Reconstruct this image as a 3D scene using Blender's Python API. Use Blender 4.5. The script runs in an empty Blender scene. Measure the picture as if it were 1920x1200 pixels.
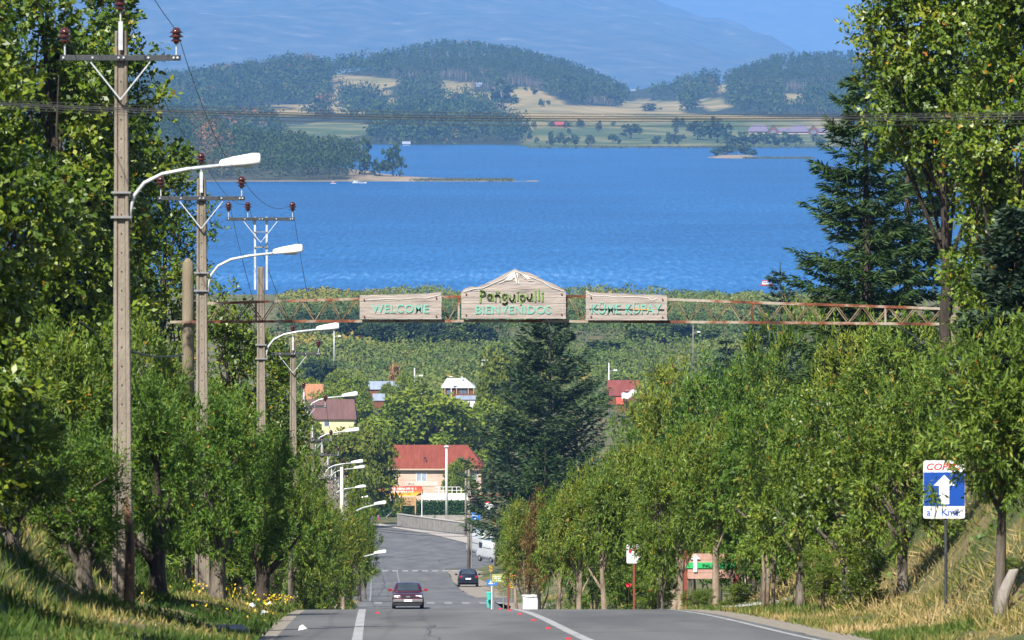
import bpy, bmesh, math, random
import numpy as np
from mathutils import Vector, Matrix

scene = bpy.context.scene
COL = scene.collection
rad = math.radians

# ------------------------------------------------------------------ camera, sky, sun, exposure
FPX = 1920 * 200.0 / 36.0          # focal length in photograph pixels (200 mm lens on 36 mm)
CAMZ = 86.0                        # camera height above the lake
HORIZON = 126.0                    # row of the true horizon in the photograph
PITCH = math.atan((600 - HORIZON) / FPX)
cam_d = bpy.data.cameras.new('camera')
cam = bpy.data.objects.new('camera', cam_d)
COL.objects.link(cam)
cam_d.sensor_width = 36.0
cam_d.lens = 200.0
cam_d.clip_start = 0.5
cam_d.clip_end = 80000.0
cam.location = (0, 0, CAMZ)
cam.rotation_euler = (math.pi / 2 - PITCH, 0, 0)
cam_d.dof.use_dof = True
cam_d.dof.focus_distance = 260.0
cam_d.dof.aperture_fstop = 9.0
scene.camera = cam

SUN_EL, SUN_ROT = rad(46), rad(203)    # sun behind the camera and to the left
world = bpy.data.worlds.new('World')
scene.world = world
world.use_nodes = True
wn = world.node_tree
for n in list(wn.nodes):
    wn.nodes.remove(n)
sky = wn.nodes.new('ShaderNodeTexSky')
sky.sky_type = 'NISHITA'
sky.sun_disc = False
sky.sun_elevation = SUN_EL
sky.sun_rotation = SUN_ROT
sky.altitude = 200
sky.air_density = 1.0
sky.dust_density = 0.6
sky.ozone_density = 1.5
bgn = wn.nodes.new('ShaderNodeBackground')
bgn.inputs['Strength'].default_value = 0.068
wo = wn.nodes.new('ShaderNodeOutputWorld')
wn.links.new(sky.outputs[0], bgn.inputs[0])
wn.links.new(bgn.outputs[0], wo.inputs[0])

sun_d = bpy.data.lights.new('sun', 'SUN')
sun_d.energy = 4.8
sun_d.angle = rad(0.5)
sun_d.color = (1.0, 0.95, 0.86)
sun = bpy.data.objects.new('sun', sun_d)
COL.objects.link(sun)
to_sun = Vector((math.sin(SUN_ROT) * math.cos(SUN_EL), math.cos(SUN_ROT) * math.cos(SUN_EL), math.sin(SUN_EL)))
sun.rotation_euler = to_sun.to_track_quat('Z', 'Y').to_euler()
sun.location = (0, -50, CAMZ + 100)

vs = scene.view_settings
vs.view_transform = 'Standard'
vs.look = 'None'
vs.gamma = 1.0
vs.use_curve_mapping = False
vs.exposure = 0.95

scene.render.engine = 'CYCLES'
cy = scene.cycles
cy.use_denoising = True
try:
    cy.denoiser = 'OPENIMAGEDENOISE'
    cy.denoising_prefilter = 'ACCURATE'
except Exception:
    pass
cy.max_bounces = 4
cy.diffuse_bounces = 2
cy.glossy_bounces = 2
cy.transmission_bounces = 3
cy.transparent_max_bounces = 6
cy.volume_bounces = 0
cy.caustics_reflective = False
cy.caustics_refractive = False
cy.sample_clamp_indirect = 4.0

# ------------------------------------------------------------------ helpers: where things stand
_s, _c = math.sin(PITCH), math.cos(PITCH)

def at(px, py, d):
    """world point seen at photograph pixel (px, py) when it lies d metres ahead"""
    a = (px - 960) / FPX
    b = (600 - py) / FPX
    t = d / (_c + b * _s)
    return Vector((a * t, d, CAMZ + (-_s + b * _c) * t))

def px2x(px, d):
    return (px - 960) / FPX * d

def py2z(py, d):
    return at(960, py, d).z

def pchip(xs, ys):
    xs = np.array(xs, float); ys = np.array(ys, float)
    h = np.diff(xs); dl = np.diff(ys) / h
    m = np.zeros_like(xs)
    m[0], m[-1] = dl[0], dl[-1]
    for i in range(1, len(xs) - 1):
        if dl[i - 1] * dl[i] > 0:
            w1 = 2 * h[i] + h[i - 1]; w2 = h[i] + 2 * h[i - 1]
            m[i] = (w1 + w2) / (w1 / dl[i - 1] + w2 / dl[i])
    def f(x):
        x = np.clip(np.asarray(x, float), xs[0], xs[-1])
        i = np.clip(np.searchsorted(xs, x) - 1, 0, len(xs) - 2)
        t = (x - xs[i]) / h[i]
        return ((2*t**3 - 3*t**2 + 1) * ys[i] + (t**3 - 2*t**2 + t) * h[i] * m[i]
                + (-2*t**3 + 3*t**2) * ys[i+1] + (t**3 - t**2) * h[i] * m[i+1])
    return f

_drop = [(-300, -20), (-60, -3.2), (0, 1.5), (40, 4.8), (87, 8.76), (120, 11.52), (136, 13.0), (160, 15.75), (196, 19.6),
         (232, 23.2), (268, 26.35), (307, 29.25), (325, 30.65), (400, 37.3), (475, 43.4), (540, 47.9), (600, 52.3),
         (700, 59.6), (800, 66), (850, 69), (907, 72.2), (960, 74.5), (1100, 76.5), (1300, 78.5), (1600, 81),
         (2000, 84.3), (2120, 85.4), (2200, 87), (2400, 90)]
drop = pchip([a for a, b in _drop], [b for a, b in _drop])

def road_z(d):
    return CAMZ - drop(d)

def road_x(d):
    """x of the centre line: the street runs straight, a little to the left"""
    return 3.23 - 0.0244 * np.minimum(np.asarray(d, float), 950.0)

def sstep(a, b, x):
    t = np.clip((np.asarray(x, float) - a) / (b - a), 0, 1)
    return t * t * (3 - 2 * t)

def vnoise(x, y, seed=0):
    x = np.asarray(x, float); y = np.asarray(y, float)
    xi = np.floor(x).astype(np.int64); yi = np.floor(y).astype(np.int64)
    xf = x - xi; yf = y - yi
    def hsh(a, b):
        n = (a * 374761393 + b * 668265263 + seed * 1442695041) & 0x7fffffff
        n = ((n ^ (n >> 13)) * 1274126177) & 0x7fffffff
        return ((n ^ (n >> 16)) & 0xffff) / 65535.0
    u = xf * xf * (3 - 2 * xf); v = yf * yf * (3 - 2 * yf)
    return (hsh(xi, yi) * (1-u) * (1-v) + hsh(xi+1, yi) * u * (1-v) + hsh(xi, yi+1) * (1-u) * v + hsh(xi+1, yi+1) * u * v) - 0.5

def fbm(x, y, seed=0, oct=4):
    r = 0; a = 1.0
    x = np.asarray(x, float); y = np.asarray(y, float)
    for o in range(oct):
        r = r + a * vnoise(x * 2**o, y * 2**o, seed + o * 17)
        a *= 0.5
    return r

def ground_z(x, d):
    """height of the earth, road verge and banks included"""
    x = np.asarray(x, float); d = np.asarray(d, float)
    z = road_z(d)
    u = x - road_x(d)
    near = 1 - sstep(480, 620, d)
    # verges and banks beside the hill road
    lift = 0.10 * sstep(4.6, 5.8, np.abs(u)) + 0.35 * sstep(5.3, 7.4, -u)
    bl = (2.3 * (1 - sstep(118, 200, d)) + 0.8) * sstep(7.1, 11.2, -u)
    br = (3.1 * (1 - sstep(112, 190, d)) + 0.8) * sstep(5.7, 10.3, u)
    far_side = 2.0 * sstep(14, 60, np.abs(u)) * (1 - sstep(200, 480, d))
    bump = 0.16 * fbm(x * 0.9, d * 0.5, 3) * sstep(4.6, 6.5, np.abs(u))
    z = z + near * (lift + bl + br + far_side + bump)
    # general roll of the lower ground away from the street
    away = sstep(560, 800, d) * (1 - sstep(1900, 2100, d))
    z = z + away * 1.2 * fbm(x * 0.012, d * 0.006, 9) * sstep(8, 30, np.abs(u))
    return z

def gz(x, d):
    return float(ground_z(x, d))

def ground_d(py, lo=300.0, hi=2100.0):
    """distance at which the street level is seen on photograph row py (beyond the crest)"""
    ds = np.linspace(lo, hi, 4000)
    ys = HORIZON + FPX * drop(ds) / ds
    return float(ds[np.argmin(np.abs(ys - py))])

def on_road(px, py, lo=300.0, hi=2100.0):
    d = ground_d(py, lo, hi)
    return Vector((px2x(px, d), d, float(road_z(d))))

# ------------------------------------------------------------------ helpers: objects and meshes
def tag(o, label=None, cat=None, group=None, kind=None):
    if label: o['label'] = label
    if cat: o['category'] = cat
    if group: o['group'] = group
    if kind: o['kind'] = kind
    return o

def link(name, me, parent=None, loc=(0, 0, 0), rz=0.0, scale=None):
    o = bpy.data.objects.new(name, me)
    COL.objects.link(o)
    o.location = loc
    o.rotation_euler = (0, 0, rz)
    if scale is not None:
        o.scale = scale if hasattr(scale, '__len__') else (scale, scale, scale)
    if parent is not None:
        o.parent = parent
    return o

def thing(name, label, cat, loc=(0, 0, 0), rz=0.0, group=None, scale=None):
    o = link(name, None, None, loc, rz, scale)
    o.empty_display_size = 0.3
    return tag(o, label, cat, group)

def copy_tree(o, label=None, loc=None, rz=None, scale=None, parent=None, group=None):
    c = o.copy()
    COL.objects.link(c)
    if parent is not None:
        c.parent = parent
    if label: c['label'] = label
    if group: c['group'] = group
    if loc is not None: c.location = loc
    if rz is not None: c.rotation_euler = (0, 0, rz)
    if scale is not None: c.scale = scale if hasattr(scale, '__len__') else (scale,) * 3
    for ch in KIDS(o):
        copy_tree(ch, parent=c)
    return c

def KIDS(o):
    return [c for c in o.children]

def np_mesh(name, V, Fc, mat=None, tint=None, smooth=False):
    """mesh from numpy arrays: V (n,3), Fc (m,3|4)"""
    V = np.asarray(V, np.float32); Fc = np.asarray(Fc, np.int32)
    me = bpy.data.meshes.new(name)
    k = Fc.shape[1]
    me.vertices.add(len(V)); me.vertices.foreach_set('co', V.ravel())
    me.loops.add(Fc.size); me.loops.foreach_set('vertex_index', Fc.ravel())
    me.polygons.add(len(Fc))
    me.polygons.foreach_set('loop_start', np.arange(0, Fc.size, k, dtype=np.int32))
    me.polygons.foreach_set('loop_total', np.full(len(Fc), k, np.int32))
    if smooth:
        me.polygons.foreach_set('use_smooth', np.ones(len(Fc), bool))
    if mat: me.materials.append(mat)
    me.update(calc_edges=True)
    if tint is not None:
        a = me.attributes.new('tint', 'FLOAT', 'FACE')
        a.data.foreach_set('value', np.asarray(tint, np.float32))
    return me

def grid_mesh(name, X, Y, Z, mat=None, smooth=True):
    r, c = X.shape
    V = np.stack([X, Y, Z], -1).reshape(-1, 3)
    i = np.arange(r * c).reshape(r, c)
    Fc = np.stack([i[:-1, :-1], i[:-1, 1:], i[1:, 1:], i[1:, :-1]], -1).reshape(-1, 4)
    return np_mesh(name, V, Fc, mat, None, smooth)

class MB:
    """collects simple solids and links them as ONE mesh"""
    def __init__(s):
        s.v = []; s.f = []; s.mi = []; s.cur = 0
    def _add(s, vs, fs):
        b = len(s.v)
        s.v += [tuple(p) for p in vs]
        for f in fs:
            s.f.append([b + i for i in f]); s.mi.append(s.cur)
        return s
    def box(s, x0, x1, y0, y1, z0, z1, M=None):
        vs = [Vector(p) for p in ((x0,y0,z0),(x1,y0,z0),(x1,y1,z0),(x0,y1,z0),(x0,y0,z1),(x1,y0,z1),(x1,y1,z1),(x0,y1,z1))]
        if M: vs = [M @ p for p in vs]
        return s._add(vs, [(0,3,2,1),(4,5,6,7),(0,1,5,4),(1,2,6,5),(2,3,7,6),(3,0,4,7)])
    def cbox(s, c, sx, sy, sz, M=None):
        return s.box(c[0]-sx/2, c[0]+sx/2, c[1]-sy/2, c[1]+sy/2, c[2]-sz/2, c[2]+sz/2, M)
    def bar(s, a, b, w, h=None, up=(0, 0, 1)):
        a = Vector(a); b = Vector(b); h = h or w
        z = (b - a).normalized(); u = Vector(up)
        if abs(z.dot(u)) > 0.98: u = Vector((0, 1, 0))
        x = z.cross(u).normalized(); y = x.cross(z)
        vs = []
        for p in (a, b):
            for sx, sy in ((-1,-1),(1,-1),(1,1),(-1,1)):
                vs.append(p + x * sx * w / 2 + y * sy * h / 2)
        return s._add(vs, [(3,2,1,0),(4,5,6,7),(0,1,5,4),(1,2,6,5),(2,3,7,6),(3,0,4,7)])
    def tube(s, pts, rs, n=8, cap=True):
        pts = [Vector(p) for p in pts]
        if not hasattr(rs, '__len__'): rs = [rs] * len(pts)
        vs = []; fs = []
        ref = None
        for i, p in enumerate(pts):
            t = (pts[min(i+1, len(pts)-1)] - pts[max(i-1, 0)]).normalized()
            if ref is None:
                ref = Vector((1, 0, 0)) if abs(t.x) < 0.9 else Vector((0, 1, 0))
            x = (ref - t * ref.dot(t)).normalized(); y = t.cross(x); ref = x
            for k in range(n):
                a = 2 * math.pi * k / n
                vs.append(p + (x * math.cos(a) + y * math.sin(a)) * rs[i])
        for i in range(len(pts) - 1):
            for k in range(n):
                k2 = (k + 1) % n
                fs.append((i*n+k, i*n+k2, (i+1)*n+k2, (i+1)*n+k))
        if cap:
            fs.append(tuple(range(n-1, -1, -1)))
            fs.append(tuple((len(pts)-1)*n + k for k in range(n)))
        return s._add(vs, fs)
    def lathe(s, prof, n=12, c=(0, 0, 0)):
        return s.tube([(c[0], c[1], c[2] + z) for r, z in prof], [r for r, z in prof], n)
    def prism(s, poly, a, b, axis='y'):
        """polygon of 2D points pushed from a to b along an axis (y: points are x,z; x: y,z; z: x,y)"""
        n = len(poly)
        def put(p, t):
            if axis == 'y': return (p[0], t, p[1])
            if axis == 'x': return (t, p[0], p[1])
            return (p[0], p[1], t)
        vs = [put(p, a) for p in poly] + [put(p, b) for p in poly]
        fs = [tuple(range(n)), tuple(range(2*n-1, n-1, -1))]
        for i in range(n):
            j = (i + 1) % n
            fs.append((i, i + n, j + n, j))
        return s._add(vs, fs)
    def mesh(s, name, mats, smooth=False, bevel=0.0, recalc=True):
        me = bpy.data.meshes.new(name)
        me.from_pydata(s.v, [], s.f)
        for m in (mats if isinstance(mats, (list, tuple)) else [mats]):
            me.materials.append(m)
        if len(set(s.mi)) > 1:
            me.polygons.foreach_set('material_index', s.mi)
        if recalc or bevel:
            bm = bmesh.new(); bm.from_mesh(me)
            bmesh.ops.recalc_face_normals(bm, faces=bm.faces)
            if bevel:
                bmesh.ops.bevel(bm, geom=list(bm.edges), offset=bevel, segments=1, affect='EDGES', clamp_overlap=True)
            bm.to_mesh(me); bm.free()
        if smooth:
            me.polygons.foreach_set('use_smooth', [True] * len(me.polygons))
        me.update()
        return me
    def build(s, name, mats, parent=None, loc=(0, 0, 0), rz=0.0, smooth=False, bevel=0.0, recalc=True):
        return link(name, s.mesh(name, mats, smooth, bevel, recalc), parent, loc, rz)

# ------------------------------------------------------------------ helpers: materials
def new_mat(name):
    m = bpy.data.materials.new(name)
    m.use_nodes = True
    nt = m.node_tree
    return m, nt, nt.nodes['Principled BSDF'], nt.nodes['Material Output']

def ramp(nt, stops):
    r = nt.nodes.new('ShaderNodeValToRGB')
    el = r.color_ramp.elements
    while len(el) > 1: el.remove(el[-1])
    el[0].position = stops[0][0]; el[0].color = (*stops[0][1], 1)
    for p, c in stops[1:]:
        e = el.new(p); e.color = (*c, 1)
    return r

def coords(nt, scale=(1, 1, 1), kind='Object'):
    tc = nt.nodes.new('ShaderNodeTexCoord')
    mp = nt.nodes.new('ShaderNodeMapping')
    mp.inputs['Scale'].default_value = scale
    nt.links.new(tc.outputs[kind], mp.inputs['Vector'])
    return mp.outputs[0]

def noise_tex(nt, vec, scale, detail=4, rough=0.6):
    n = nt.nodes.new('ShaderNodeTexNoise')
    n.inputs['Scale'].default_value = scale
    n.inputs['Detail'].default_value = detail
    n.inputs['Roughness'].default_value = rough
    nt.links.new(vec, n.inputs['Vector'])
    return n.outputs['Fac']

def mat_noise(name, stops, scale=4.0, rough=0.7, bump=0.0, stretch=(1, 1, 1), detail=5, metallic=0.0, spec=0.4, bscale=None):
    """surface whose colour wanders between the given stops"""
    m, nt, bs, out = new_mat(name)
    v = coords(nt, stretch)
    f = noise_tex(nt, v, scale, detail)
    r = ramp(nt, stops)
    nt.links.new(f, r.inputs[0]); nt.links.new(r.outputs[0], bs.inputs['Base Color'])
    bs.inputs['Roughness'].default_value = rough
    bs.inputs['Metallic'].default_value = metallic
    bs.inputs['Specular IOR Level'].default_value = spec
    if bump:
        b = nt.nodes.new('ShaderNodeBump'); b.inputs['Strength'].default_value = bump
        b.inputs['Distance'].default_value = 0.05
        f2 = noise_tex(nt, v, bscale or scale * 3, 4)
        nt.links.new(f2, b.inputs['Height']); nt.links.new(b.outputs[0], bs.inputs['Normal'])
    return m

def mat_plain(name, c, rough=0.6, metallic=0.0, var=0.12, scale=6.0, spec=0.4):
    lo = tuple(x * (1 - var) for x in c); hi = tuple(min(1, x * (1 + var)) for x in c)
    return mat_noise(name, [(0.3, lo), (0.7, hi)], scale, rough, 0, metallic=metallic, spec=spec)

def mat_leaf(name, stops, rough=0.45, trans=0.28, spec=0.35):
    """foliage: every leaf has its own 'tint' between the stops"""
    m, nt, bs, out = new_mat(name)
    a = nt.nodes.new('ShaderNodeAttribute'); a.attribute_name = 'tint'
    r = ramp(nt, stops)
    nt.links.new(a.outputs['Fac'], r.inputs[0])
    nt.links.new(r.outputs[0], bs.inputs['Base Color'])
    bs.inputs['Roughness'].default_value = rough
    bs.inputs['Specular IOR Level'].default_value = spec
    tr = nt.nodes.new('ShaderNodeBsdfTranslucent')
    mx = nt.nodes.new('ShaderNodeMix'); mx.data_type = 'RGBA'; mx.blend_type = 'MULTIPLY'
    mx.inputs['Factor'].default_value = 1.0
    nt.links.new(r.outputs[0], mx.inputs[6]); mx.inputs[7].default_value = (1.0, 1.1, 0.45, 1)
    nt.links.new(mx.outputs[2], tr.inputs['Color'])
    ms = nt.nodes.new('ShaderNodeMixShader'); ms.inputs[0].default_value = trans
    nt.links.new(bs.outputs[0], ms.inputs[1]); nt.links.new(tr.outputs[0], ms.inputs[2])
    nt.links.new(ms.outputs[0], out.inputs['Surface'])
    return m
# ------------------------------------------------------------------ setting: ground, street, lake, hills, mountains, haze
rng = np.random.default_rng(7)

def mat_ground():
    m, nt, bs, out = new_mat('ground_grass')
    v = coords(nt, (1, 1, 1))
    big = noise_tex(nt, v, 0.22, 4); fine = noise_tex(nt, v, 5.0, 6, 0.7)
    r1 = ramp(nt, [(0.30, (0.045, 0.075, 0.016)), (0.47, (0.09, 0.11, 0.03)), (0.58, (0.20, 0.16, 0.07)), (0.75, (0.29, 0.215, 0.115))])
    r2 = ramp(nt, [(0.25, (0.45, 0.45, 0.45)), (0.75, (1.25, 1.2, 1.1))])
    nt.links.new(big, r1.inputs[0]); nt.links.new(fine, r2.inputs[0])
    mx = nt.nodes.new('ShaderNodeMix'); mx.data_type = 'RGBA'; mx.blend_type = 'MULTIPLY'; mx.inputs['Factor'].default_value = 1
    nt.links.new(r1.outputs[0], mx.inputs[6]); nt.links.new(r2.outputs[0], mx.inputs[7])
    nt.links.new(mx.outputs[2], bs.inputs['Base Color'])
    bs.inputs['Roughness'].default_value = 0.95
    b = nt.nodes.new('ShaderNodeBump'); b.inputs['Strength'].default_value = 0.8; b.inputs['Distance'].default_value = 0.12
    nt.links.new(fine, b.inputs['Height']); nt.links.new(b.outputs[0], bs.inputs['Normal'])
    return m

def mat_asphalt(name, lo, hi, patch):
    m, nt, bs, out = new_mat(name)
    v = coords(nt, (1, 1, 1))
    big = noise_tex(nt, coords(nt, (0.55, 0.06, 0.3)), 1.0, 5, 0.55)
    fine = noise_tex(nt, v, 28.0, 3, 0.75)
    vo = nt.nodes.new('ShaderNodeTexVoronoi'); vo.inputs['Scale'].default_value = 0.16
    vo.feature = 'DISTANCE_TO_EDGE'
    wob = nt.nodes.new('ShaderNodeTexNoise'); wob.inputs['Scale'].default_value = 0.7
    nt.links.new(v, wob.inputs['Vector'])
    ad = nt.nodes.new('ShaderNodeVectorMath'); ad.operation = 'MULTIPLY_ADD'
    nt.links.new(wob.outputs['Color'], ad.inputs[0]); ad.inputs[1].default_value = (3, 3, 0); nt.links.new(v, ad.inputs[2])
    nt.links.new(ad.outputs[0], vo.inputs['Vector'])
    r1 = ramp(nt, [(0.3, lo), (0.7, hi)]); r2 = ramp(nt, [(0.2, (0.72, 0.72, 0.72)), (0.8, (1.28, 1.28, 1.28))])
    r3 = ramp(nt, [(0.0, (patch, patch, patch)), (0.012, (1, 1, 1))])
    nt.links.new(big, r1.inputs[0]); nt.links.new(fine, r2.inputs[0]); nt.links.new(vo.outputs['Distance'], r3.inputs[0])
    prev = r1.outputs[0]
    for r in (r2, r3):
        mx = nt.nodes.new('ShaderNodeMix'); mx.data_type = 'RGBA'; mx.blend_type = 'MULTIPLY'; mx.inputs['Factor'].default_value = 1
        nt.links.new(prev, mx.inputs[6]); nt.links.new(r.outputs[0], mx.inputs[7]); prev = mx.outputs[2]
    nt.links.new(prev, bs.inputs['Base Color'])
    bs.inputs['Roughness'].default_value = 0.85
    bs.inputs['Specular IOR Level'].default_value = 0.3
    b = nt.nodes.new('ShaderNodeBump'); b.inputs['Strength'].default_value = 0.5; b.inputs['Distance'].default_value = 0.02
    nt.links.new(fine, b.inputs['Height']); nt.links.new(b.outputs[0], bs.inputs['Normal'])
    return m

M_GROUND = mat_ground()
M_ASPH = mat_asphalt('asphalt', (0.088, 0.090, 0.094), (0.155, 0.153, 0.152), 0.62)
M_GRAVEL = mat_noise('gravel', [(0.3, (0.16, 0.14, 0.115)), (0.5, (0.25, 0.22, 0.18)), (0.75, (0.34, 0.30, 0.25))], 9.0, 0.95, 0.6)
M_CONC = mat_noise('concrete', [(0.3, (0.20, 0.185, 0.165)), (0.7, (0.36, 0.335, 0.30))], 1.3, 0.9, 0.3, bscale=14)
M_MARK = mat_noise('worn_road_paint', [(0.34, (0.17, 0.17, 0.17)), (0.50, (0.33, 0.33, 0.33)), (0.8, (0.44, 0.44, 0.43))], 4.5, 0.8)
M_REDSTUD = mat_plain('red_stud_plastic', (0.6, 0.02, 0.03), 0.35)

dl = np.unique(np.concatenate([np.arange(-90, 200, 2.0), np.arange(200, 620, 6.0), np.arange(620, 2260, 20.0)]))
ul = np.unique(np.concatenate([np.arange(-16, 16.01, 0.4), np.array([18, 20, 23, 27, 32, 40, 50, 65, 85, 110, 140, 180, 240, 320, 420, 560, 750]),
                               -np.array([18, 20, 23, 27, 32, 40, 50, 65, 85, 110, 140, 180, 240, 320, 420, 560, 750])]))
DD, UU = np.meshgrid(dl, ul, indexing='ij')
XX = UU + road_x(DD)
ZZ = ground_z(XX, DD) - 0.14 * (1 - sstep(4.7, 5.15, np.abs(UU)))
ZZ -= 0.14 * sstep(270, 290, DD) * (1 - sstep(870, 930, DD)) * (1 - sstep(11.5, 14, np.abs(UU))) * sstep(0, 1, UU)
tag(link('ground', grid_mesh('ground', XX, DD, ZZ, M_GROUND)), 'grassy earth of the hillside, roadside banks and town', kind='structure')

def strip(name, u0, u1, d0, d1, dz, mat, parent=None, step=4.0, nu=2, wob=0.0, label=None, kind=None, seed=0):
    dd = np.linspace(d0, d1, max(2, int((d1 - d0) / step) + 1))
    uu = np.linspace(u0, u1, nu)
    D, U = np.meshgrid(dd, uu, indexing='ij')
    if wob:
        w = wob * fbm(D * 0.35, U * 0 + seed, seed + 5)
        U = U.copy(); U[:, 0] += w[:, 0]; U[:, -1] += (wob * fbm(D * 0.33, U * 0 + seed + 9, seed + 11))[:, -1]
    X = U + road_x(D); Z = road_z(D) + dz
    o = link(name, grid_mesh(name, X, D, Z, mat), parent)
    return tag(o, label, None, None, kind)

road = strip('road', -4.75, 3.72, -88, 880, 0.0, M_ASPH, nu=9, wob=0.0, label='grey asphalt street running straight downhill to the town', kind='structure')
strip('road_shoulder', -5.75, -4.6, -88, 560, -0.006, M_GRAVEL, wob=0.35, seed=3, label='thin gravel edge left of the street', kind='structure')
strip('road_shoulder', 3.6, 4.9, -88, 300, -0.006, M_GRAVEL, wob=0.5, seed=8, label='thin gravel edge right of the street', kind='structure')
strip('gravel_pavement', 3.75, 8.2, 392, 548, -0.006, M_GRAVEL, wob=0.3, seed=12, nu=5, label='tan gravel strip where the dark car is parked', kind='structure')
strip('side_street', 3.6, 7.0, 326, 396, -0.008, M_ASPH, wob=0.5, seed=22, nu=4, label='short asphalt entrance on the right just beyond the crest', kind='structure')
strip('gravel_pavement', 4.2, 7.4, 262, 330, -0.010, M_GRAVEL, wob=0.3, seed=25, nu=4, label='tan gravel path behind the small signs at the crest', kind='structure')
strip('side_street', 3.6, 22, 552, 868, -0.006, M_ASPH, wob=0.8, seed=15, nu=8, label='asphalt street opening to the right at the bottom of the hill', kind='structure')

# painted lines (each a sheet 4 mm above the asphalt)
strip('edge_line', -3.56, -3.40, 20, 300, 0.005, M_MARK, road, label='faded white edge line on the left')
strip('centre_line', -0.09, 0.09, 20, 300, 0.005, M_MARK, road, label='faded white centre line')
strip('edge_line', 3.40, 3.51, 20, 133, 0.005, M_MARK, road, label='thin white edge line on the right')
M_MARKW = mat_noise('worn_out_road_paint', [(0.4, (0.17, 0.17, 0.175)), (0.65, (0.33, 0.33, 0.33))], 2.6, 0.85)
strip('edge_line', -3.50, -3.40, 330, 530, 0.005, M_MARKW, road)
strip('lane_line', -1.05, -0.97, 470, 536, 0.005, M_MARKW, road)
for k in range(9):
    u = -3.35 + 0.95 * k
    strip('crosswalk_stripe', u, u + 0.55, 537.0, 542.5, 0.005, M_MARK, road)
for k in range(8):
    u = -3.2 + 1.0 * k
    strip('crosswalk_stripe', u, u + 0.45, 320.0, 326.5, 0.005, M_MARKW, road)

M_TAR = mat_plain('tar_seam', (0.075, 0.075, 0.078), 0.6)
for pts in ([(706, 1040), (708, 1060), (714, 1075), (720, 1090), (716, 1106), (708, 1120)], [(712, 1028), (760, 1034), (820, 1031), (880, 1036)], [(708, 1098), (760, 1096), (830, 1099)],
            [(705, 1018), (760, 1012), (830, 1018), (905, 1024)]):
    q = [on_road(*p) for p in pts]; fine_ = []
    for a, b in zip(q[:-1], q[1:]):
        for i in range(6): fine_.append(a.lerp(b, i / 6) + Vector((random.Random(len(fine_)).uniform(-.12, .12), 0, 0)))
    fine_.append(q[-1])
    X_ = np.array([[p.x - .05, p.x + .05] for p in fine_]); D_ = np.array([[p.y - .12, p.y + .12] for p in fine_])
    link('tar_seam', grid_mesh('tar_seam', X_, D_, road_z(D_) + .006, M_TAR), road)
for k, (u, d0, d1) in enumerate([(-2.3, 84, 101)]):
    dd = np.linspace(d0, d1, 30); uu = u + .25 * fbm(dd * .3, dd * 0, 140 + k); X_ = np.stack([uu - .008, uu + .008], 1) + road_x(dd)[:, None]; D_ = np.stack([dd, dd], 1)
    link('tar_seam', grid_mesh('tar_seam', X_, D_, road_z(D_) + .004, M_TAR), road)

# road studs along the centre and the left line
sm = MB(); sm.prism([(-0.05, 0), (0.05, 0), (0.036, 0.018), (-0.036, 0.018)], -0.05, 0.05)
stud_me = sm.mesh('road_stud', M_REDSTUD)
studs = [(-0.26, 86.5, 'small red road stud beside the centre line at the bottom edge of the photo'),
         (-0.26, 96.5, 'small red road stud by the centre line, second from the bottom edge'),
         (-0.26, 105.5, 'small red road stud by the centre line, third from the bottom edge'),
         (-0.26, 115.0, 'small red road stud by the centre line, fourth from the bottom edge'),
         (-0.26, 124.0, 'small red road stud by the centre line, just before the crest'),
         (-0.26, 133.0, 'small red road stud by the centre line, farthest and on the crest'),
         (-3.15, 117.0, 'small red road stud inside the left white edge line')]
for u, d, lb in studs:
    o = link('road_stud', stud_me, None, (float(road_x(d)) + u, d, float(road_z(d)) + 0.004))
    tag(o, lb, 'road stud', 'red studs along the road lines')

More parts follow.
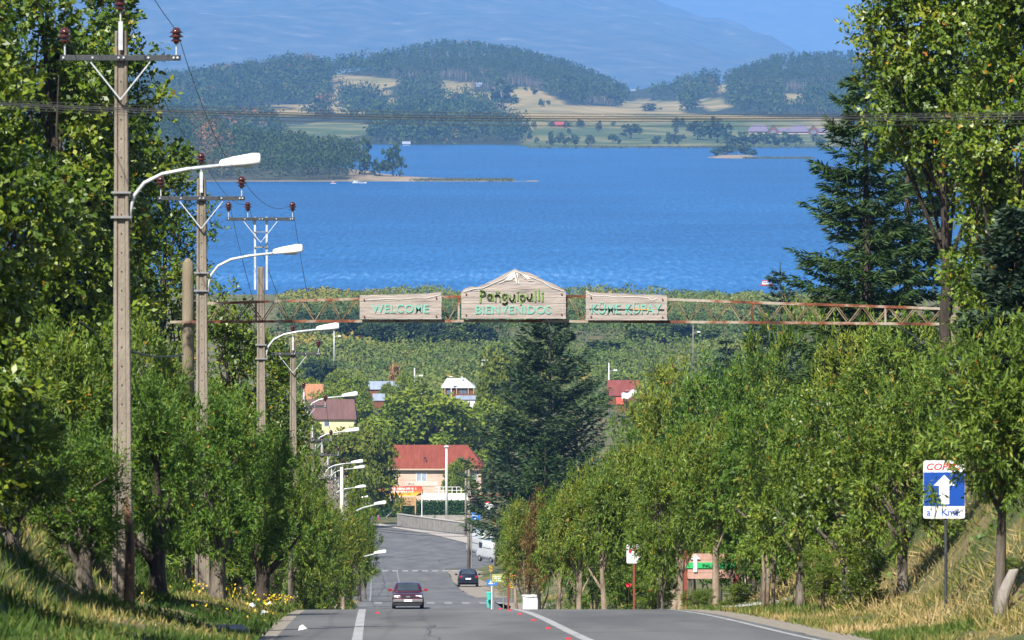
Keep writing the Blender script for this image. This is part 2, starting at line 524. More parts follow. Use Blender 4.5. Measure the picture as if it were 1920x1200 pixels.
# ---- lake
def mat_water():
    m, nt, bs, out = new_mat('lake_water')
    v1 = coords(nt, (0.40, 0.032, 1)); v2 = coords(nt, (0.0022, 0.0008, 1))
    w1 = noise_tex(nt, v1, 1.0, 3, 0.6)
    streak = noise_tex(nt, coords(nt, (0.0042, 0.0040, 1)), 1.0, 6, 0.6)
    broad = noise_tex(nt, v2, 1.0, 3, 0.5)
    r = ramp(nt, [(0.26, (0.005, 0.068, 0.205)), (0.48, (0.013, 0.118, 0.325)), (0.60, (0.030, 0.16, 0.40)), (0.74, (0.13, 0.27, 0.48))])
    sc = nt.nodes.new('ShaderNodeMath'); sc.operation = 'MULTIPLY_ADD'
    sy = nt.nodes.new('ShaderNodeSeparateXYZ'); nt.links.new(coords(nt), sy.inputs[0])
    sr = nt.nodes.new('ShaderNodeMapRange'); nt.links.new(sy.outputs[1], sr.inputs[0])
    sr.inputs[1].default_value = 3300; sr.inputs[2].default_value = 2350; sr.inputs[3].default_value = 0.75; sr.inputs[4].default_value = 1.36
    sw = nt.nodes.new('ShaderNodeMath'); sw.operation = 'MULTIPLY'; nt.links.new(streak, sw.inputs[0]); nt.links.new(sr.outputs[0], sw.inputs[1])  # wind streaks: their pale glitter is painted into the water colour, stronger near shore
    nt.links.new(sw.outputs[0], sc.inputs[0]); sc.inputs[1].default_value = 0.5
    m2 = nt.nodes.new('ShaderNodeMath'); m2.operation = 'MULTIPLY_ADD'
    nt.links.new(broad, m2.inputs[0]); m2.inputs[1].default_value = 0.35
    m3 = nt.nodes.new('ShaderNodeMath'); m3.operation = 'MULTIPLY_ADD'
    nt.links.new(w1, m3.inputs[0]); m3.inputs[1].default_value = 0.85; m3.inputs[2].default_value = -0.46
    nt.links.new(m3.outputs[0], m2.inputs[2]); nt.links.new(m2.outputs[0], sc.inputs[2])
    nt.links.new(sc.outputs[0], r.inputs[0])
    nt.links.new(r.outputs[0], bs.inputs['Base Color'])
    bs.inputs['Roughness'].default_value = 0.42
    bs.inputs['IOR'].default_value = 1.33
    bs.inputs['Specular IOR Level'].default_value = 0.35
    b = nt.nodes.new('ShaderNodeBump'); b.inputs['Strength'].default_value = 1.0; b.inputs['Distance'].default_value = 1.2
    nt.links.new(w1, b.inputs['Height']); nt.links.new(b.outputs[0], bs.inputs['Normal'])
    return m
M_WATER = mat_water()
lx, ly = np.meshgrid(np.linspace(-2600, 2600, 14), np.linspace(2090, 9200, 20), indexing='xy')
tag(link('lake', grid_mesh('lake', lx, ly, lx * 0, M_WATER)), 'deep blue lake with wind ripples and paler streaks', kind='structure')

# ---- far shore
_cols = [-300, 0, 250, 400, 550, 630, 690, 745, 820, 900, 965, 1000, 1060, 1110, 1165, 1215, 1270, 1330, 1380, 1450, 1550, 1700, 2200]
_rows = [(6030, [288]*11 + [279]*6 + [279]*6),
 (6420, [269,269,269,269,268,268,268,267,267,267,265,260,260,262,264,265,265,266,267,267,267,267,267]),
 (6900, [240,240,240,238,238,237,236,236,236,236,230,226,232,238,242,243,244,246,247,248,248,248,248]),
 (7400, [214,214,213,212,212,212,212,212,212,211,207,204,206,212,218,221,223,223,222,221,220,220,220]),
 (7900, [192,192,190,187,186,186,187,187,186,182,170,168,178,196,200,201,203,200,196,192,192,192,192]),
 (8400, [186,184,172,160,152,148,148,146,144,142,146,152,164,182,198,199,200,184,168,160,160,162,165]),
 (9000, [200,198,188,158,132,138,130,122,106,110,118,128,142,160,188,193,180,160,160,134,128,130,135]),
 (9600, [215,215,205,185,165,170,165,160,150,150,155,165,180,188,176,164,156,150,165,165,162,165,165]),
 (10400, [230]*23)]
_rd = np.array([r for r, _ in _rows], float)
_rz = np.array([[py2z(p, r) for p in ps] for r, ps in _rows])
def hill_z(x, d):
    x = np.asarray(x, float); d = np.asarray(d, float)
    px = x / d * FPX + 960
    cols = np.array([np.interp(px, _cols, row) for row in _rz])
    i = np.clip(np.searchsorted(_rd, d) - 1, 0, len(_rd) - 2)
    t = np.clip((d - _rd[i]) / (_rd[i+1] - _rd[i]), 0, 1); t = t * t * (3 - 2 * t)
    a = np.take_along_axis(cols, i[None], 0)[0]; b = np.take_along_axis(cols, (i + 1)[None], 0)[0]
    z = a * (1 - t) + b * t
    return z + 2.2 * fbm(x * 0.008, d * 0.006, 21) * sstep(6150, 6500, d)
hx, hd = np.meshgrid(np.linspace(-1500, 1500, 260), np.concatenate([np.arange(5900, 9100, 24.0), np.arange(9100, 10500, 120.0)]), indexing='xy')
hz = hill_z(hx.ravel(), hd.ravel()).reshape(hx.shape)
hz = np.where(hd < 6010, -0.8, hz)
def inside(px, py, poly):
    px = np.asarray(px); py = np.asarray(py); res = np.zeros(px.shape, bool)
    n = len(poly)
    for i in range(n):
        x1, y1 = poly[i]; x2, y2 = poly[(i + 1) % n]
        c = ((y1 > py) != (y2 > py)) & (px < (x2 - x1) * (py - y1) / (y2 - y1 + 1e-9) + x1)
        res ^= c
    return res

# clearings on the far hills, outlined by where their earth is seen
CLEAR = [[(872, 168), (930, 176), (958, 163), (1000, 163), (1066, 197), (1162, 200), (1166, 189), (1275, 190), (1290, 214), (1600, 222), (1600, 276), (990, 276), (985, 222), (925, 216), (930, 205), (880, 186)],
         [(622, 128), (636, 132), (640, 165), (634, 210), (616, 208), (626, 165)], [(1462, 176), (1512, 176), (1514, 196), (1470, 196)],
         [(640, 140), (744, 148), (748, 158), (720, 165), (752, 200), (740, 213), (728, 205), (722, 176), (640, 160)], [(480, 203), (560, 205), (600, 214), (545, 219), (480, 216)],
         [(826, 150), (884, 156), (880, 170), (836, 192), (824, 176)], [(520, 240), (600, 228), (680, 230), (706, 246), (640, 262), (540, 258)], [(420, 214), (470, 206), (500, 216), (450, 224)], [(1290, 188), (1345, 184), (1380, 200), (1330, 210)], [(1340, 158), (1368, 158), (1362, 176), (1340, 172)]]
def in_clear(px, py):
    m = np.zeros(np.shape(px), bool)
    for p in CLEAR: m |= inside(px, py, p)
    return m
def glade(x, d):
    return (fbm(np.asarray(x) * .0055, np.asarray(d) * .0032, 207, 3) > .24) & (np.asarray(d) < 7700)


def mat_hill():
    m, nt, bs, out = new_mat('dry_pasture')
    v = coords(nt, (1, 1, 1))
    f = noise_tex(nt, v, 0.006, 6, 0.6)
    r = ramp(nt, [(0.36, (0.07, 0.10, 0.03)), (0.47, (0.17, 0.165, 0.06)), (0.56, (0.29, 0.225, 0.095)), (0.72, (0.36, 0.275, 0.125))])
    # greener meadows on the low flat land
    g = nt.nodes.new('ShaderNodeSeparateXYZ'); nt.links.new(v, g.inputs[0])
    mr = nt.nodes.new('ShaderNodeMapRange'); mr.inputs[1].default_value = 9; mr.inputs[2].default_value = 26
    mr.inputs[3].default_value = -0.11; mr.inputs[4].default_value = 0.06
    nt.links.new(g.outputs[2], mr.inputs[0])
    ad = nt.nodes.new('ShaderNodeMath'); nt.links.new(f, ad.inputs[0]); nt.links.new(mr.outputs[0], ad.inputs[1])
    nt.links.new(ad.outputs[0], r.inputs[0])
    ca = nt.nodes.new('ShaderNodeAttribute'); ca.attribute_name = 'clearing'
    mx = nt.nodes.new('ShaderNodeMix'); mx.data_type = 'RGBA'
    nt.links.new(ca.outputs['Fac'], mx.inputs['Factor']); mx.inputs[6].default_value = (0.035, 0.045, 0.02, 1); nt.links.new(r.outputs[0], mx.inputs[7])
    nt.links.new(mx.outputs[2], bs.inputs['Base Color'])
    bs.inputs['Roughness'].default_value = 1.0; bs.inputs['Specular IOR Level'].default_value = 0.1
    return m
M_HILL = mat_hill()
hill_me = grid_mesh('far_shore_hills', hx, hd, hz, M_HILL)
hp_ = hx / np.maximum(hd, 1) * FPX + 960; hq_ = HORIZON + FPX * (CAMZ - hz) / hd
clr = in_clear(hp_, hq_) | glade(hx, hd) | (hd < 6190) | ((hd < 6420) & (hp_ > 985))
at_ = hill_me.attributes.new('clearing', 'FLOAT', 'POINT'); at_.data.foreach_set('value', clr.astype(np.float32).ravel())
tag(link('far_shore_hills', hill_me), 'low wooded hills with dry pastures on the far shore', kind='structure')
M_BEACH = mat_noise('shore_sand', [(0.3, (0.14, 0.12, 0.06)), (0.55, (0.28, 0.21, 0.13)), (0.75, (0.38, 0.29, 0.19))], 0.03, 0.95)

def pen_half(px):      # half depth of the peninsula at photograph column px
    return np.interp(px, [-200, 300, 520, 660, 740, 800, 880, 955, 985], [420, 380, 300, 170, 110, 70, 34, 10, 0])
def pen_z(x, d):
    px = x / d * FPX + 960
    h = pen_half(px)
    c = 4290 + h * 0.95
    e = 1 - np.abs(d - c) / np.maximum(h, 1e-3)
    top = np.interp(px, [-200, 300, 480, 560, 660, 720, 800, 900, 960], [34, 30, 16, 9, 5, 2.6, 1.2, 0.45, 0.25])
    return np.where(e > 0, top * sstep(0.12, 0.9, e) + 0.9 * sstep(0, .12, e) * (px < 700) + 0.25 * (e > 0), -0.8) + 0.5 * fbm(x * .02, d * .02, 4) * (e > .1)
qx, qd = np.meshgrid(np.linspace(-560, 20, 230), np.arange(4240, 5100, 10.0), indexing='xy')
def mat_pen():
    m = M_BEACH.copy(); m.name = 'peninsula_earth'; nt = m.node_tree; bs = nt.nodes['Principled BSDF']
    src = bs.inputs['Base Color'].links[0].from_socket
    ca = nt.nodes.new('ShaderNodeAttribute'); ca.attribute_name = 'clearing'
    mx = nt.nodes.new('ShaderNodeMix'); mx.data_type = 'RGBA'
    nt.links.new(ca.outputs['Fac'], mx.inputs['Factor']); mx.inputs[6].default_value = (0.05, 0.055, 0.025, 1); nt.links.new(src, mx.inputs[7]); nt.links.new(mx.outputs[2], bs.inputs['Base Color'])
    return m
pen_me = grid_mesh('peninsula', qx, qd, pen_z(qx, qd), mat_pen())
qp_ = qx / qd * FPX + 960; hh_ = pen_half(qp_); ee_ = 1 - np.abs(qd - 4290 - hh_ * .95) / np.maximum(hh_, 1e-3)
at_ = pen_me.attributes.new('clearing', 'FLOAT', 'POINT'); at_.data.foreach_set('value', np.clip((qp_ > 655) * 1.0 + (ee_ < .07) * .6, 0, 1).astype(np.float32).ravel())
tag(link('peninsula', pen_me), 'low wooded peninsula with a sandy tip reaching into the lake', kind='structure')
def isl_z(x, d):
    e = 1 - ((x - px2x(1378, 5420)) / 26) ** 2 - ((d - 5430) / 62) ** 2
    return np.where(e > 0, 2.2 * sstep(0, 0.9, e) + 0.2, -0.8)
ix, idd = np.meshgrid(np.linspace(px2x(1378, 5420) - 34, px2x(1378, 5420) + 34, 50), np.linspace(5350, 5510, 40), indexing='xy')
tag(link('island', grid_mesh('island', ix, idd, isl_z(ix, idd), M_BEACH)), 'tiny bushy island near the far shore', kind='structure')

# ---- mountains
M_MOUNT = mat_noise('mountain_forest', [(0.36, (0.03, 0.045, 0.02)), (0.52, (0.07, 0.075, 0.035)), (0.62, (0.10, 0.10, 0.055)), (0.74, (0.25, 0.22, 0.17))], 0.0075, 1.0, spec=0.1, detail=8)
def mountain(name, d0, d1, cols, ys, amp, seed, label, back=2600):
    xs = np.linspace(-8600, 8600, 260)
    ds = np.concatenate([np.linspace(d0, d1, 46), np.linspace(d1 + 200, d1 + back, 8)])
    X, D = np.meshgrid(xs, ds, indexing='xy')
    px = X / d1 * FPX + 960
    ridge = np.array([CAMZ + (HORIZON - y) * d1 / FPX for y in ys])
    R = np.interp(px, cols, ridge)
    t = np.clip((D - d0) / (d1 - d0), 0, 1)
    prof = t ** 0.8
    b = np.clip((D - d1) / back, 0, 1)
    n = fbm(X * 0.0016, D * 0.0007, seed, 6); rid = 1 - 2 * np.abs(fbm(X * 0.0011, D * 0.00035, seed + 40, 4))
    Z = R * prof * (1 - b * b) + amp * (n * 0.8 + (rid - 0.6) * 0.7) * sstep(0.02, 0.3, t) * (1 - 0.55 * sstep(0.8, 1.0, t))
    Z = np.maximum(Z, -0.5)
    tag(link(name, grid_mesh(name, X, D, Z, M_MOUNT)), label, kind='structure')
mountain('near_mountain', 22000, 31000, [-3000, 0, 400, 900, 1150, 1235, 1300, 1345, 1385, 1425, 1475, 1560, 1640, 1800, 2400, 4000],
         [-120, -130, -120, -100, -50, 0, 32, 38, 52, 88, 108, 110, 104, 112, 118, 120], 95, 31, 'steep forested mountain side filling the left and middle background')
mountain('far_mountain', 39000, 50000, [-3000, 0, 960, 1700, 2500, 4000], [-130, -135, -150, -140, -130, -120], 90, 77, 'pale farther mountain fading into haze behind the first', back=1800)

# ---- haze
HAZE = 0.43e-4
hm = bpy.data.materials.new('haze_air'); hm.use_nodes = True
hn = hm.node_tree
for n in list(hn.nodes): hn.nodes.remove(n)
pv = hn.nodes.new('ShaderNodeVolumePrincipled')
pv.inputs['Color'].default_value = (0.20, 0.46, 1.0, 1)
pv.inputs['Density'].default_value = HAZE
pv.inputs['Anisotropy'].default_value = -0.18
ho = hn.nodes.new('ShaderNodeOutputMaterial')
hn.links.new(pv.outputs[0], ho.inputs['Volume'])
hb = MB(); hb.box(-9000, 9000, -400, 56000, -6, 1800)
o = hb.build('haze', hm, recalc=True)
tag(o, 'thin blue summer haze over the valley and lake', kind='stuff')
o.display_type = 'WIRE'
# ------------------------------------------------------------------ vegetation builders
def unit(v):
    return v / np.maximum(np.linalg.norm(v, axis=-1, keepdims=True), 1e-9)

def rdir(r, n):
    return unit(r.normal(size=(n, 3)))

def leaf_faces(base, axis, nrm, L, W, fold=0.12):
    """diamond leaf (one folded quad) per row"""
    n = len(base)
    side = unit(np.cross(axis, nrm)); nn = unit(np.cross(side, axis))
    L = np.broadcast_to(np.asarray(L, float), (n,))[:, None]; W = np.broadcast_to(np.asarray(W, float), (n,))[:, None]
    mid = base + axis * L * 0.48
    V = np.stack([base, mid + side * W * 0.5 + nn * W * fold, base + axis * L, mid - side * W * 0.5 + nn * W * fold], 1).reshape(-1, 3)
    return V, np.arange(n * 4).reshape(n, 4)

def foliage(r, clumps, crad, twigs, leaves, tl, L, W, up=0.25, out=0.6, centre=None, spread=0.75, tint_c=0.13, tint_l=0.14, odd=0.012, flat=0.5, droop=0.0):
    """leaves on twigs on clumps; clumps (n,3) centres, crad (n,) radii"""
    n = len(clumps)
    if centre is None: centre = clumps.mean(0)
    ci = np.repeat(np.arange(n), twigs)
    outward = unit(clumps - centre)[ci]
    d0 = rdir(r, len(ci))
    start = clumps[ci] + d0 * (crad[ci] * r.random(len(ci)) ** 0.45)[:, None]
    tdir = unit(rdir(r, len(ci)) * 0.8 + d0 * 0.6 + outward * out + np.array([0, 0, up]))
    ti = np.repeat(np.arange(len(ci)), leaves)
    k = np.tile(np.arange(leaves), len(ci))
    t = (k + r.random(len(ti)) * 0.8) / leaves
    tlen = tl * (0.6 + 0.8 * r.random(len(ci)))
    base = start[ti] + tdir[ti] * (tlen[ti] * t)[:, None]
    base[:, 2] -= droop * tlen[ti] * t * t
    axis = unit(tdir[ti] * (1 - spread * 0.5) + rdir(r, len(ti)) * spread + np.array([0, 0, -0.12]))
    nrm = unit(rdir(r, len(ti)) * 0.50 + np.array([0, 0, flat]) + outward[ti] * 0.30 + d0[ti] * 0.75)
    sc = 0.65 + 0.7 * r.random(len(ti))
    V, Fc = leaf_faces(base, axis, nrm, L * sc, W * sc)
    tint = 0.42 + tint_c * r.normal(size=n)[ci][ti] + tint_l * r.normal(size=len(ti))
    tint = np.clip(tint, 0, 0.8)
    od = r.random(len(ti)) < odd
    tint[od] = 0.9 + 0.1 * r.random(od.sum())
    return V, Fc, tint

def merge(parts):
    V = []; Fc = []; T = []; b = 0
    for v, f, t in parts:
        V.append(v); Fc.append(f + b); T.append(t); b += len(v)
    return np.concatenate(V), np.concatenate(Fc), np.concatenate(T)

def ell_clumps(r, ells, n, inner=0.55, rough=0.18):
    """clump centres in the outer part of a set of ellipsoids (cx,cy,cz,rx,ry,rz)"""
    ells = np.array(ells, float)
    w = (ells[:, 3] * ells[:, 5]); w /= w.sum()
    e = ells[r.choice(len(ells), n, p=w)]
    d = rdir(r, n)
    f = inner + (1 - inner) * r.random(n) ** 0.6 + rough * r.normal(size=n) * 0.5
    return e[:, :3] + d * e[:, 3:] * f[:, None]

def limbs(mb, r, root, top, targets, r0, n=6, bend=0.12):
    """tapered trunk from root to top and limbs out to the targets"""
    root = Vector(root); top = Vector(top)
    H = (top - root).length
    K = 9
    pts = []
    for i in range(K):
        t = i / (K - 1)
        p = root.lerp(top, t) + Vector((r.normal() * bend * 0.25 * H * 0.12 * (t > 0), r.normal() * bend * 0.25 * H * 0.12 * (t > 0), 0))
        pts.append(p)
    rs = [r0 * (1.35 if i == 0 else 1.0) * (1 - 0.82 * i / (K - 1)) for i in range(K)]
    mb.tube(pts, rs, n)
    for tg in targets:
        tg = Vector(tg)
        h = min(max((tg.z - root.z) / max(H, 1e-3) - 0.28, 0.22), 0.9)
        i = int(h * (K - 1)); a = pts[i]
        rr = rs[i] * 0.5
        mid = a.lerp(tg, 0.5) + Vector((r.normal(), r.normal(), 0.6)) * (tg - a).length * 0.09
        mb.tube([a, mid, tg], [rr, rr * 0.6, max(0.008, rr * 0.22)], 5, cap=False)
    return pts

BARK_GREY = mat_noise('bark_grey', [(0.3, (0.055, 0.045, 0.035)), (0.55, (0.13, 0.11, 0.085)), (0.75, (0.26, 0.22, 0.175))], 5.0, 0.95, 0.9, stretch=(1, 1, 0.22))
BARK_DARK = mat_noise('bark_dark', [(0.3, (0.022, 0.017, 0.013)), (0.75, (0.085, 0.065, 0.05))], 6.0, 0.95, 0.9, stretch=(1, 1, 0.25))
BARK_PALE = mat_noise('bark_pale', [(0.34, (0.10, 0.07, 0.05)), (0.5, (0.27, 0.21, 0.15)), (0.72, (0.42, 0.34, 0.25))], 3.5, 0.95, 0.9, stretch=(1, 1, 0.3), bscale=20)
LEAF_BROAD = mat_leaf('broad_leaf', [(0.0, (0.037, 0.075, 0.007)), (0.4, (0.084, 0.140, 0.011)), (0.7, (0.171, 0.216, 0.019)), (0.86, (0.240, 0.246, 0.023)), (0.93, (0.320, 0.210, 0.020)), (1.0, (0.360, 0.140, 0.020))], 0.42, 0.16, 0.42)
LEAF_WILLOW = mat_leaf('narrow_leaf', [(0.0, (0.050, 0.091, 0.012)), (0.4, (0.095, 0.157, 0.019)), (0.7, (0.165, 0.224, 0.028)), (0.86, (0.263, 0.264, 0.030)), (0.93, (0.300, 0.200, 0.030)), (1.0, (0.340, 0.130, 0.030))], 0.5, 0.16, 0.26)
LEAF_BRIGHT = mat_leaf('fresh_narrow_leaf', [(0.0, (0.033, 0.075, 0.011)), (0.4, (0.069, 0.137, 0.015)), (0.7, (0.116, 0.199, 0.023)), (0.86, (0.178, 0.211, 0.032)), (0.93, (0.300, 0.240, 0.030)), (1.0, (0.340, 0.130, 0.030))], 0.5, 0.18, 0.26)
LEAF_OLIVE = mat_leaf('olive_leaf', [(0.0, (0.058, 0.091, 0.012)), (0.4, (0.125, 0.167, 0.019)), (0.7, (0.205, 0.250, 0.028)), (0.86, (0.258, 0.275, 0.031)), (0.93, (0.360, 0.180, 0.030)), (1.0, (0.340, 0.110, 0.030))], 0.5, 0.16, 0.26)
LEAF_RUST = mat_leaf('rusty_leaf', [(0.0, (0.06, 0.045, 0.014)), (0.4, (0.13, 0.085, 0.025)), (0.8, (0.20, 0.12, 0.035)), (1.0, (0.3, 0.12, 0.03))], 0.6, 0.2, 0.3)
LEAF_CONIF = mat_leaf('spruce_needle', [(0.0, (0.019, 0.041, 0.017)), (0.45, (0.037, 0.070, 0.026)), (0.8, (0.070, 0.109, 0.041)), (0.95, (0.100, 0.070, 0.040)), (1.0, (0.120, 0.080, 0.050))], 0.6, 0.08, 0.25)
LEAF_BLUEC = mat_leaf('blue_green_needle', [(0.0, (0.020, 0.040, 0.026)), (0.45, (0.042, 0.075, 0.045)), (0.8, (0.075, 0.115, 0.07)), (1.0, (0.12, 0.14, 0.06))], 0.6, 0.10, 0.25)
LEAF_FIR = mat_leaf('young_fir_needle', [(0.0, (0.020, 0.045, 0.012)), (0.45, (0.040, 0.080, 0.020)), (0.8, (0.070, 0.115, 0.028)), (1.0, (0.12, 0.12, 0.03))], 0.6, 0.10, 0.25)
LEAF_MID = mat_leaf('round_tree_leaf', [(0.0, (0.074, 0.125, 0.011)), (0.4, (0.147, 0.204, 0.019)), (0.7, (0.232, 0.286, 0.029)), (0.9, (0.140, 0.150, 0.040)), (1.0, (0.240, 0.170, 0.050))], 0.6, 0.22, 0.25)
LEAF_MIDY = mat_leaf('yellow_green_leaf', [(0.0, (0.057, 0.089, 0.009)), (0.4, (0.121, 0.159, 0.013)), (0.7, (0.184, 0.209, 0.020)), (1.0, (0.220, 0.190, 0.040))], 0.6, 0.22, 0.25)

def broad_tree(name, label, px, d, top, bottom, half, group=None, seed=1, leaf=LEAF_BROAD, bark=BARK_DARK, nleaf=30000, L=0.125, W=0.068,
               base_px=None, depth=1.0, ncl=95, up=0.15, trunk_r=0.16, cat='tree', lobes=5, odd=0.012, droop=0.12):
    """tall leafy tree whose crown fills rows top..bottom and px +- half of the photograph at distance d"""
    r = np.random.default_rng(seed)
    s = FPX / d
    x = px2x(px, d); z1 = py2z(top, d); z0 = py2z(bottom, d)
    bx = x if base_px is None else px2x(base_px, d)
    zb = gz(bx, d) - 0.08
    t = thing(name, label, cat, (bx, d, zb), 0, group)
    R = half / s; Hc = z1 - z0
    ox = x - bx; zc = (z0 + z1) / 2 - zb
    ells = [(ox, 0, zc, R * 0.72, R * depth * 0.8, Hc * 0.46)]
    for k in range(lobes):
        f = (k + 0.5) / lobes
        a = k * 2.4 + r.random()
        rr = R * (0.60 + 0.25 * r.random()) * (1 - 0.45 * abs(f - 0.42) * 1.6)
        ells.append((ox + math.cos(a) * R * 0.42, math.sin(a) * R * depth * 0.42, z0 - zb + Hc * (0.08 + 0.84 * f), rr, rr * depth, min(rr * 0.95, Hc * 0.22)))
    cl = ell_clumps(r, ells, ncl)
    cl = cl[(cl[:, 2] > z0 - zb - 0.3)]
    cr = (0.30 + 0.24 * r.random(len(cl))) * max(0.7, min(1.25, R / 1.7))
    lv = 7; tw = max(3, int(nleaf / (len(cl) * lv)))
    V, Fc, T = foliage(r, cl, cr, tw, lv, 0.34, L, W, up=up, centre=np.array([ox, 0, zc]), odd=odd, droop=droop)
    mb = MB()
    pick = cl[r.choice(len(cl), min(26, len(cl)), replace=False)]
    limbs(mb, r, (0, 0, 0), (ox, 0, z1 - zb - Hc * 0.12), pick, trunk_r)
    mb.build('trunk', bark, t, smooth=True, recalc=False)
    c = link('crown', np_mesh('crown', V, Fc, leaf, T), t)
    c['kind'] = 'stuff'
    return t

def shrub_variant(seed, leaf, bark, nleaf=18500, L=0.135, W=0.040, tall=4.6, half=1.45, low=1.35, stems=4, up=0.18, odd=0.015, one_trunk=True, tr=0.19, taper=0.2):
    """trunk mesh and crown mesh of a bushy roadside tree"""
    r = np.random.default_rng(seed)
    ells = [(0, 0, (low + tall) / 2, half * 0.75, half * 0.75, (tall - low) * 0.46)]
    for k in range(7):
        a = k * 2.4 + r.random() * 0.8
        f = 0.12 + 0.76 * k / 6
        rr = half * (0.42 + 0.24 * r.random()) * (1 - 0.75 * taper * f)
        ells.append((math.cos(a) * half * 0.54 * (1.1 - taper * f), math.sin(a) * half * 0.54 * (1.1 - taper * f), low + (tall - low) * f, rr, rr, rr * 1.1))
    cl = ell_clumps(r, ells, 120, inner=0.62, rough=0.34)
    cl = cl[cl[:, 2] > low - 0.25]
    cr = 0.10 + 0.22 * r.random(len(cl)) ** 1.5
    lv = 8; tw = max(3, int(nleaf / (len(cl) * lv)))
    V, Fc, T = foliage(r, cl, cr, tw, lv, 0.27, L, W, up=up, out=0.75, centre=np.array([0, 0, low + (tall - low) * 0.35]), spread=0.62, odd=odd, flat=0.35)
    # a few leading shoots poking out of the outline
    n = 22
    a = r.random(n) * 6.283; q = half * np.sqrt(r.random(n)) * 0.85
    sh = np.stack([np.cos(a) * q, np.sin(a) * q, low + (tall - low) * (0.98 - 0.45 * (q / half) ** 2)], 1)
    V2, F2, T2 = foliage(r, sh, np.full(n, 0.10), 2, 18, 0.75, L, W, up=1.5, out=0.3, centre=np.array([0, 0, low]), spread=0.55, odd=odd)
    V, Fc, T = merge([(V, Fc, T), (V2, F2, T2)])
    mb = MB()
    pick = cl[r.choice(len(cl), 16, replace=False)]
    if one_trunk:
        limbs(mb, r, (0, 0, -0.1), (r.normal() * 0.12, r.normal() * 0.12, tall * 0.72), pick, tr)
    else:
        for k in range(stems):
            a = k * 6.283 / stems + r.random()
            limbs(mb, r, (0.16 * math.cos(a), 0.16 * math.sin(a), -0.1), (0.55 * math.cos(a), 0.55 * math.sin(a), tall * 0.7), pick[k::stems], 0.04)
    return mb.mesh('trunk', bark, True, recalc=False), np_mesh('crown', V, Fc, leaf, T)

SHRUB_H, SHRUB_R = 4.6, 1.45
def shrub(variant, name, label, px, d, top, half, group, rz=0.0, base_px=None, lift=0.0, cat='tree', deep=1.0):
    s = FPX / d
    x = px2x(px if base_px is None else base_px, d)
    zb = gz(x, d) - 0.05 + lift
    H = py2z(top, d) - zb
    q = 0.92 + 0.16 * ((px * 37.7) % 1.0)
    t = thing(name, label, cat, (x, d, zb), rz, group, (half / s / SHRUB_R * q, deep * half / s / SHRUB_R / q, H / SHRUB_H))
    link('trunk', variant[0], t)
    c = link('crown', variant[1], t); c['kind'] = 'stuff'
    return t

def conifer_mesh(seed, H, R, leaf, bark, rows=44, per=7, dens=1.0, power=0.85, low=0.06, droop=0.18, tip=0.25, qL=0.42, qW=0.17, gap=0.0, spray=26, flatness=0.75, hang=0.35):
    r = np.random.default_rng(seed)
    B = []; A = []; N = []; S = []; C = []
    mb = MB()
    mb.tube([(0, 0, -0.3), (0.02 * H * .2, 0, H * 0.5), (0, 0, H * 0.985)], [H * 0.016 + 0.05, H * 0.010 + 0.02, 0.02], 7)
    for i in range(rows):
        f = low + (1 - low) * (i + r.random() * 0.8) / rows
        if f > 0.985: continue
        for k in range(max(3, int(per * (1 - 0.45 * f)))):
            if r.random() < gap: continue
            a = r.random() * 6.283
            Lb = R * ((1 - f) ** power + 0.03) * (0.58 + 0.62 * r.random())
            z = H * f
            rise = tip + 0.5 * f
            dirh = np.array([math.cos(a), math.sin(a), 0.0])
            ns = max(5, int(spray * dens * (0.3 + Lb / R)))
            t = 0.12 + 0.88 * r.random(ns) ** 0.75
            pos = dirh[None] * (Lb * t)[:, None]
            pos[:, 2] = z + Lb * (-droop * np.sin(t * math.pi * 0.62) * 1.2 + rise * 0.45 * t * t)
            side = np.array([-dirh[1], dirh[0], 0.0])
            lat = (r.random(ns) - 0.5) * 2 * Lb * 0.30 * (1.05 - t) ** 0.7
            pos = pos + side[None] * lat[:, None]
            pos[:, 2] -= np.abs(lat) * 0.18 + r.random(ns) * 0.10 * qL
            ax = unit(dirh[None] * 0.8 + side[None] * (np.sign(lat) * 0.75)[:, None] + r.normal(size=(ns, 3)) * 0.28 + np.array([0, 0, -hang])[None] * r.random(ns)[:, None] + np.array([0, 0, 0.30 * f]))
            B.append(pos); A.append(ax)
            N.append(unit(np.array([0, 0, flatness])[None] + r.normal(size=(ns, 3)) * 0.55))
            S.append(0.6 + 0.7 * r.random(ns)); C.append(np.full(ns, r.normal() * 0.10))
            if Lb > 0.8 and r.random() < 0.35:
                e = dirh * Lb * 0.75
                mb.tube([(0, 0, z), (e[0] * .5, e[1] * .5, z - Lb * droop * .7), (e[0], e[1], z - Lb * droop * .8 + Lb * rise * .22)], [0.008 * H * (1 - f) * .35 + .012, .016, .008], 4, cap=False)
    # leader
    n = 40
    zt = H * (0.93 + 0.07 * r.random(n))
    B.append(np.stack([r.normal(size=n) * .04, r.normal(size=n) * .04, zt], 1)); A.append(unit(rdir(r, n) * .6 + np.array([0, 0, .9]))); N.append(rdir(r, n)); S.append(np.full(n, .6)); C.append(np.zeros(n))
    B = np.concatenate(B); A = np.concatenate(A); N = np.concatenate(N); S = np.concatenate(S); C = np.concatenate(C)
    V, Fc = leaf_faces(B, A, N, qL * S, qW * S, 0.05)
    T = np.clip(0.42 + C + 0.15 * r.normal(size=len(B)), 0, 0.85)
    od = r.random(len(B)) < 0.02; T[od] = 0.97
    return mb.mesh('trunk', bark, True, recalc=False), np_mesh('crown', V, Fc, leaf, T)

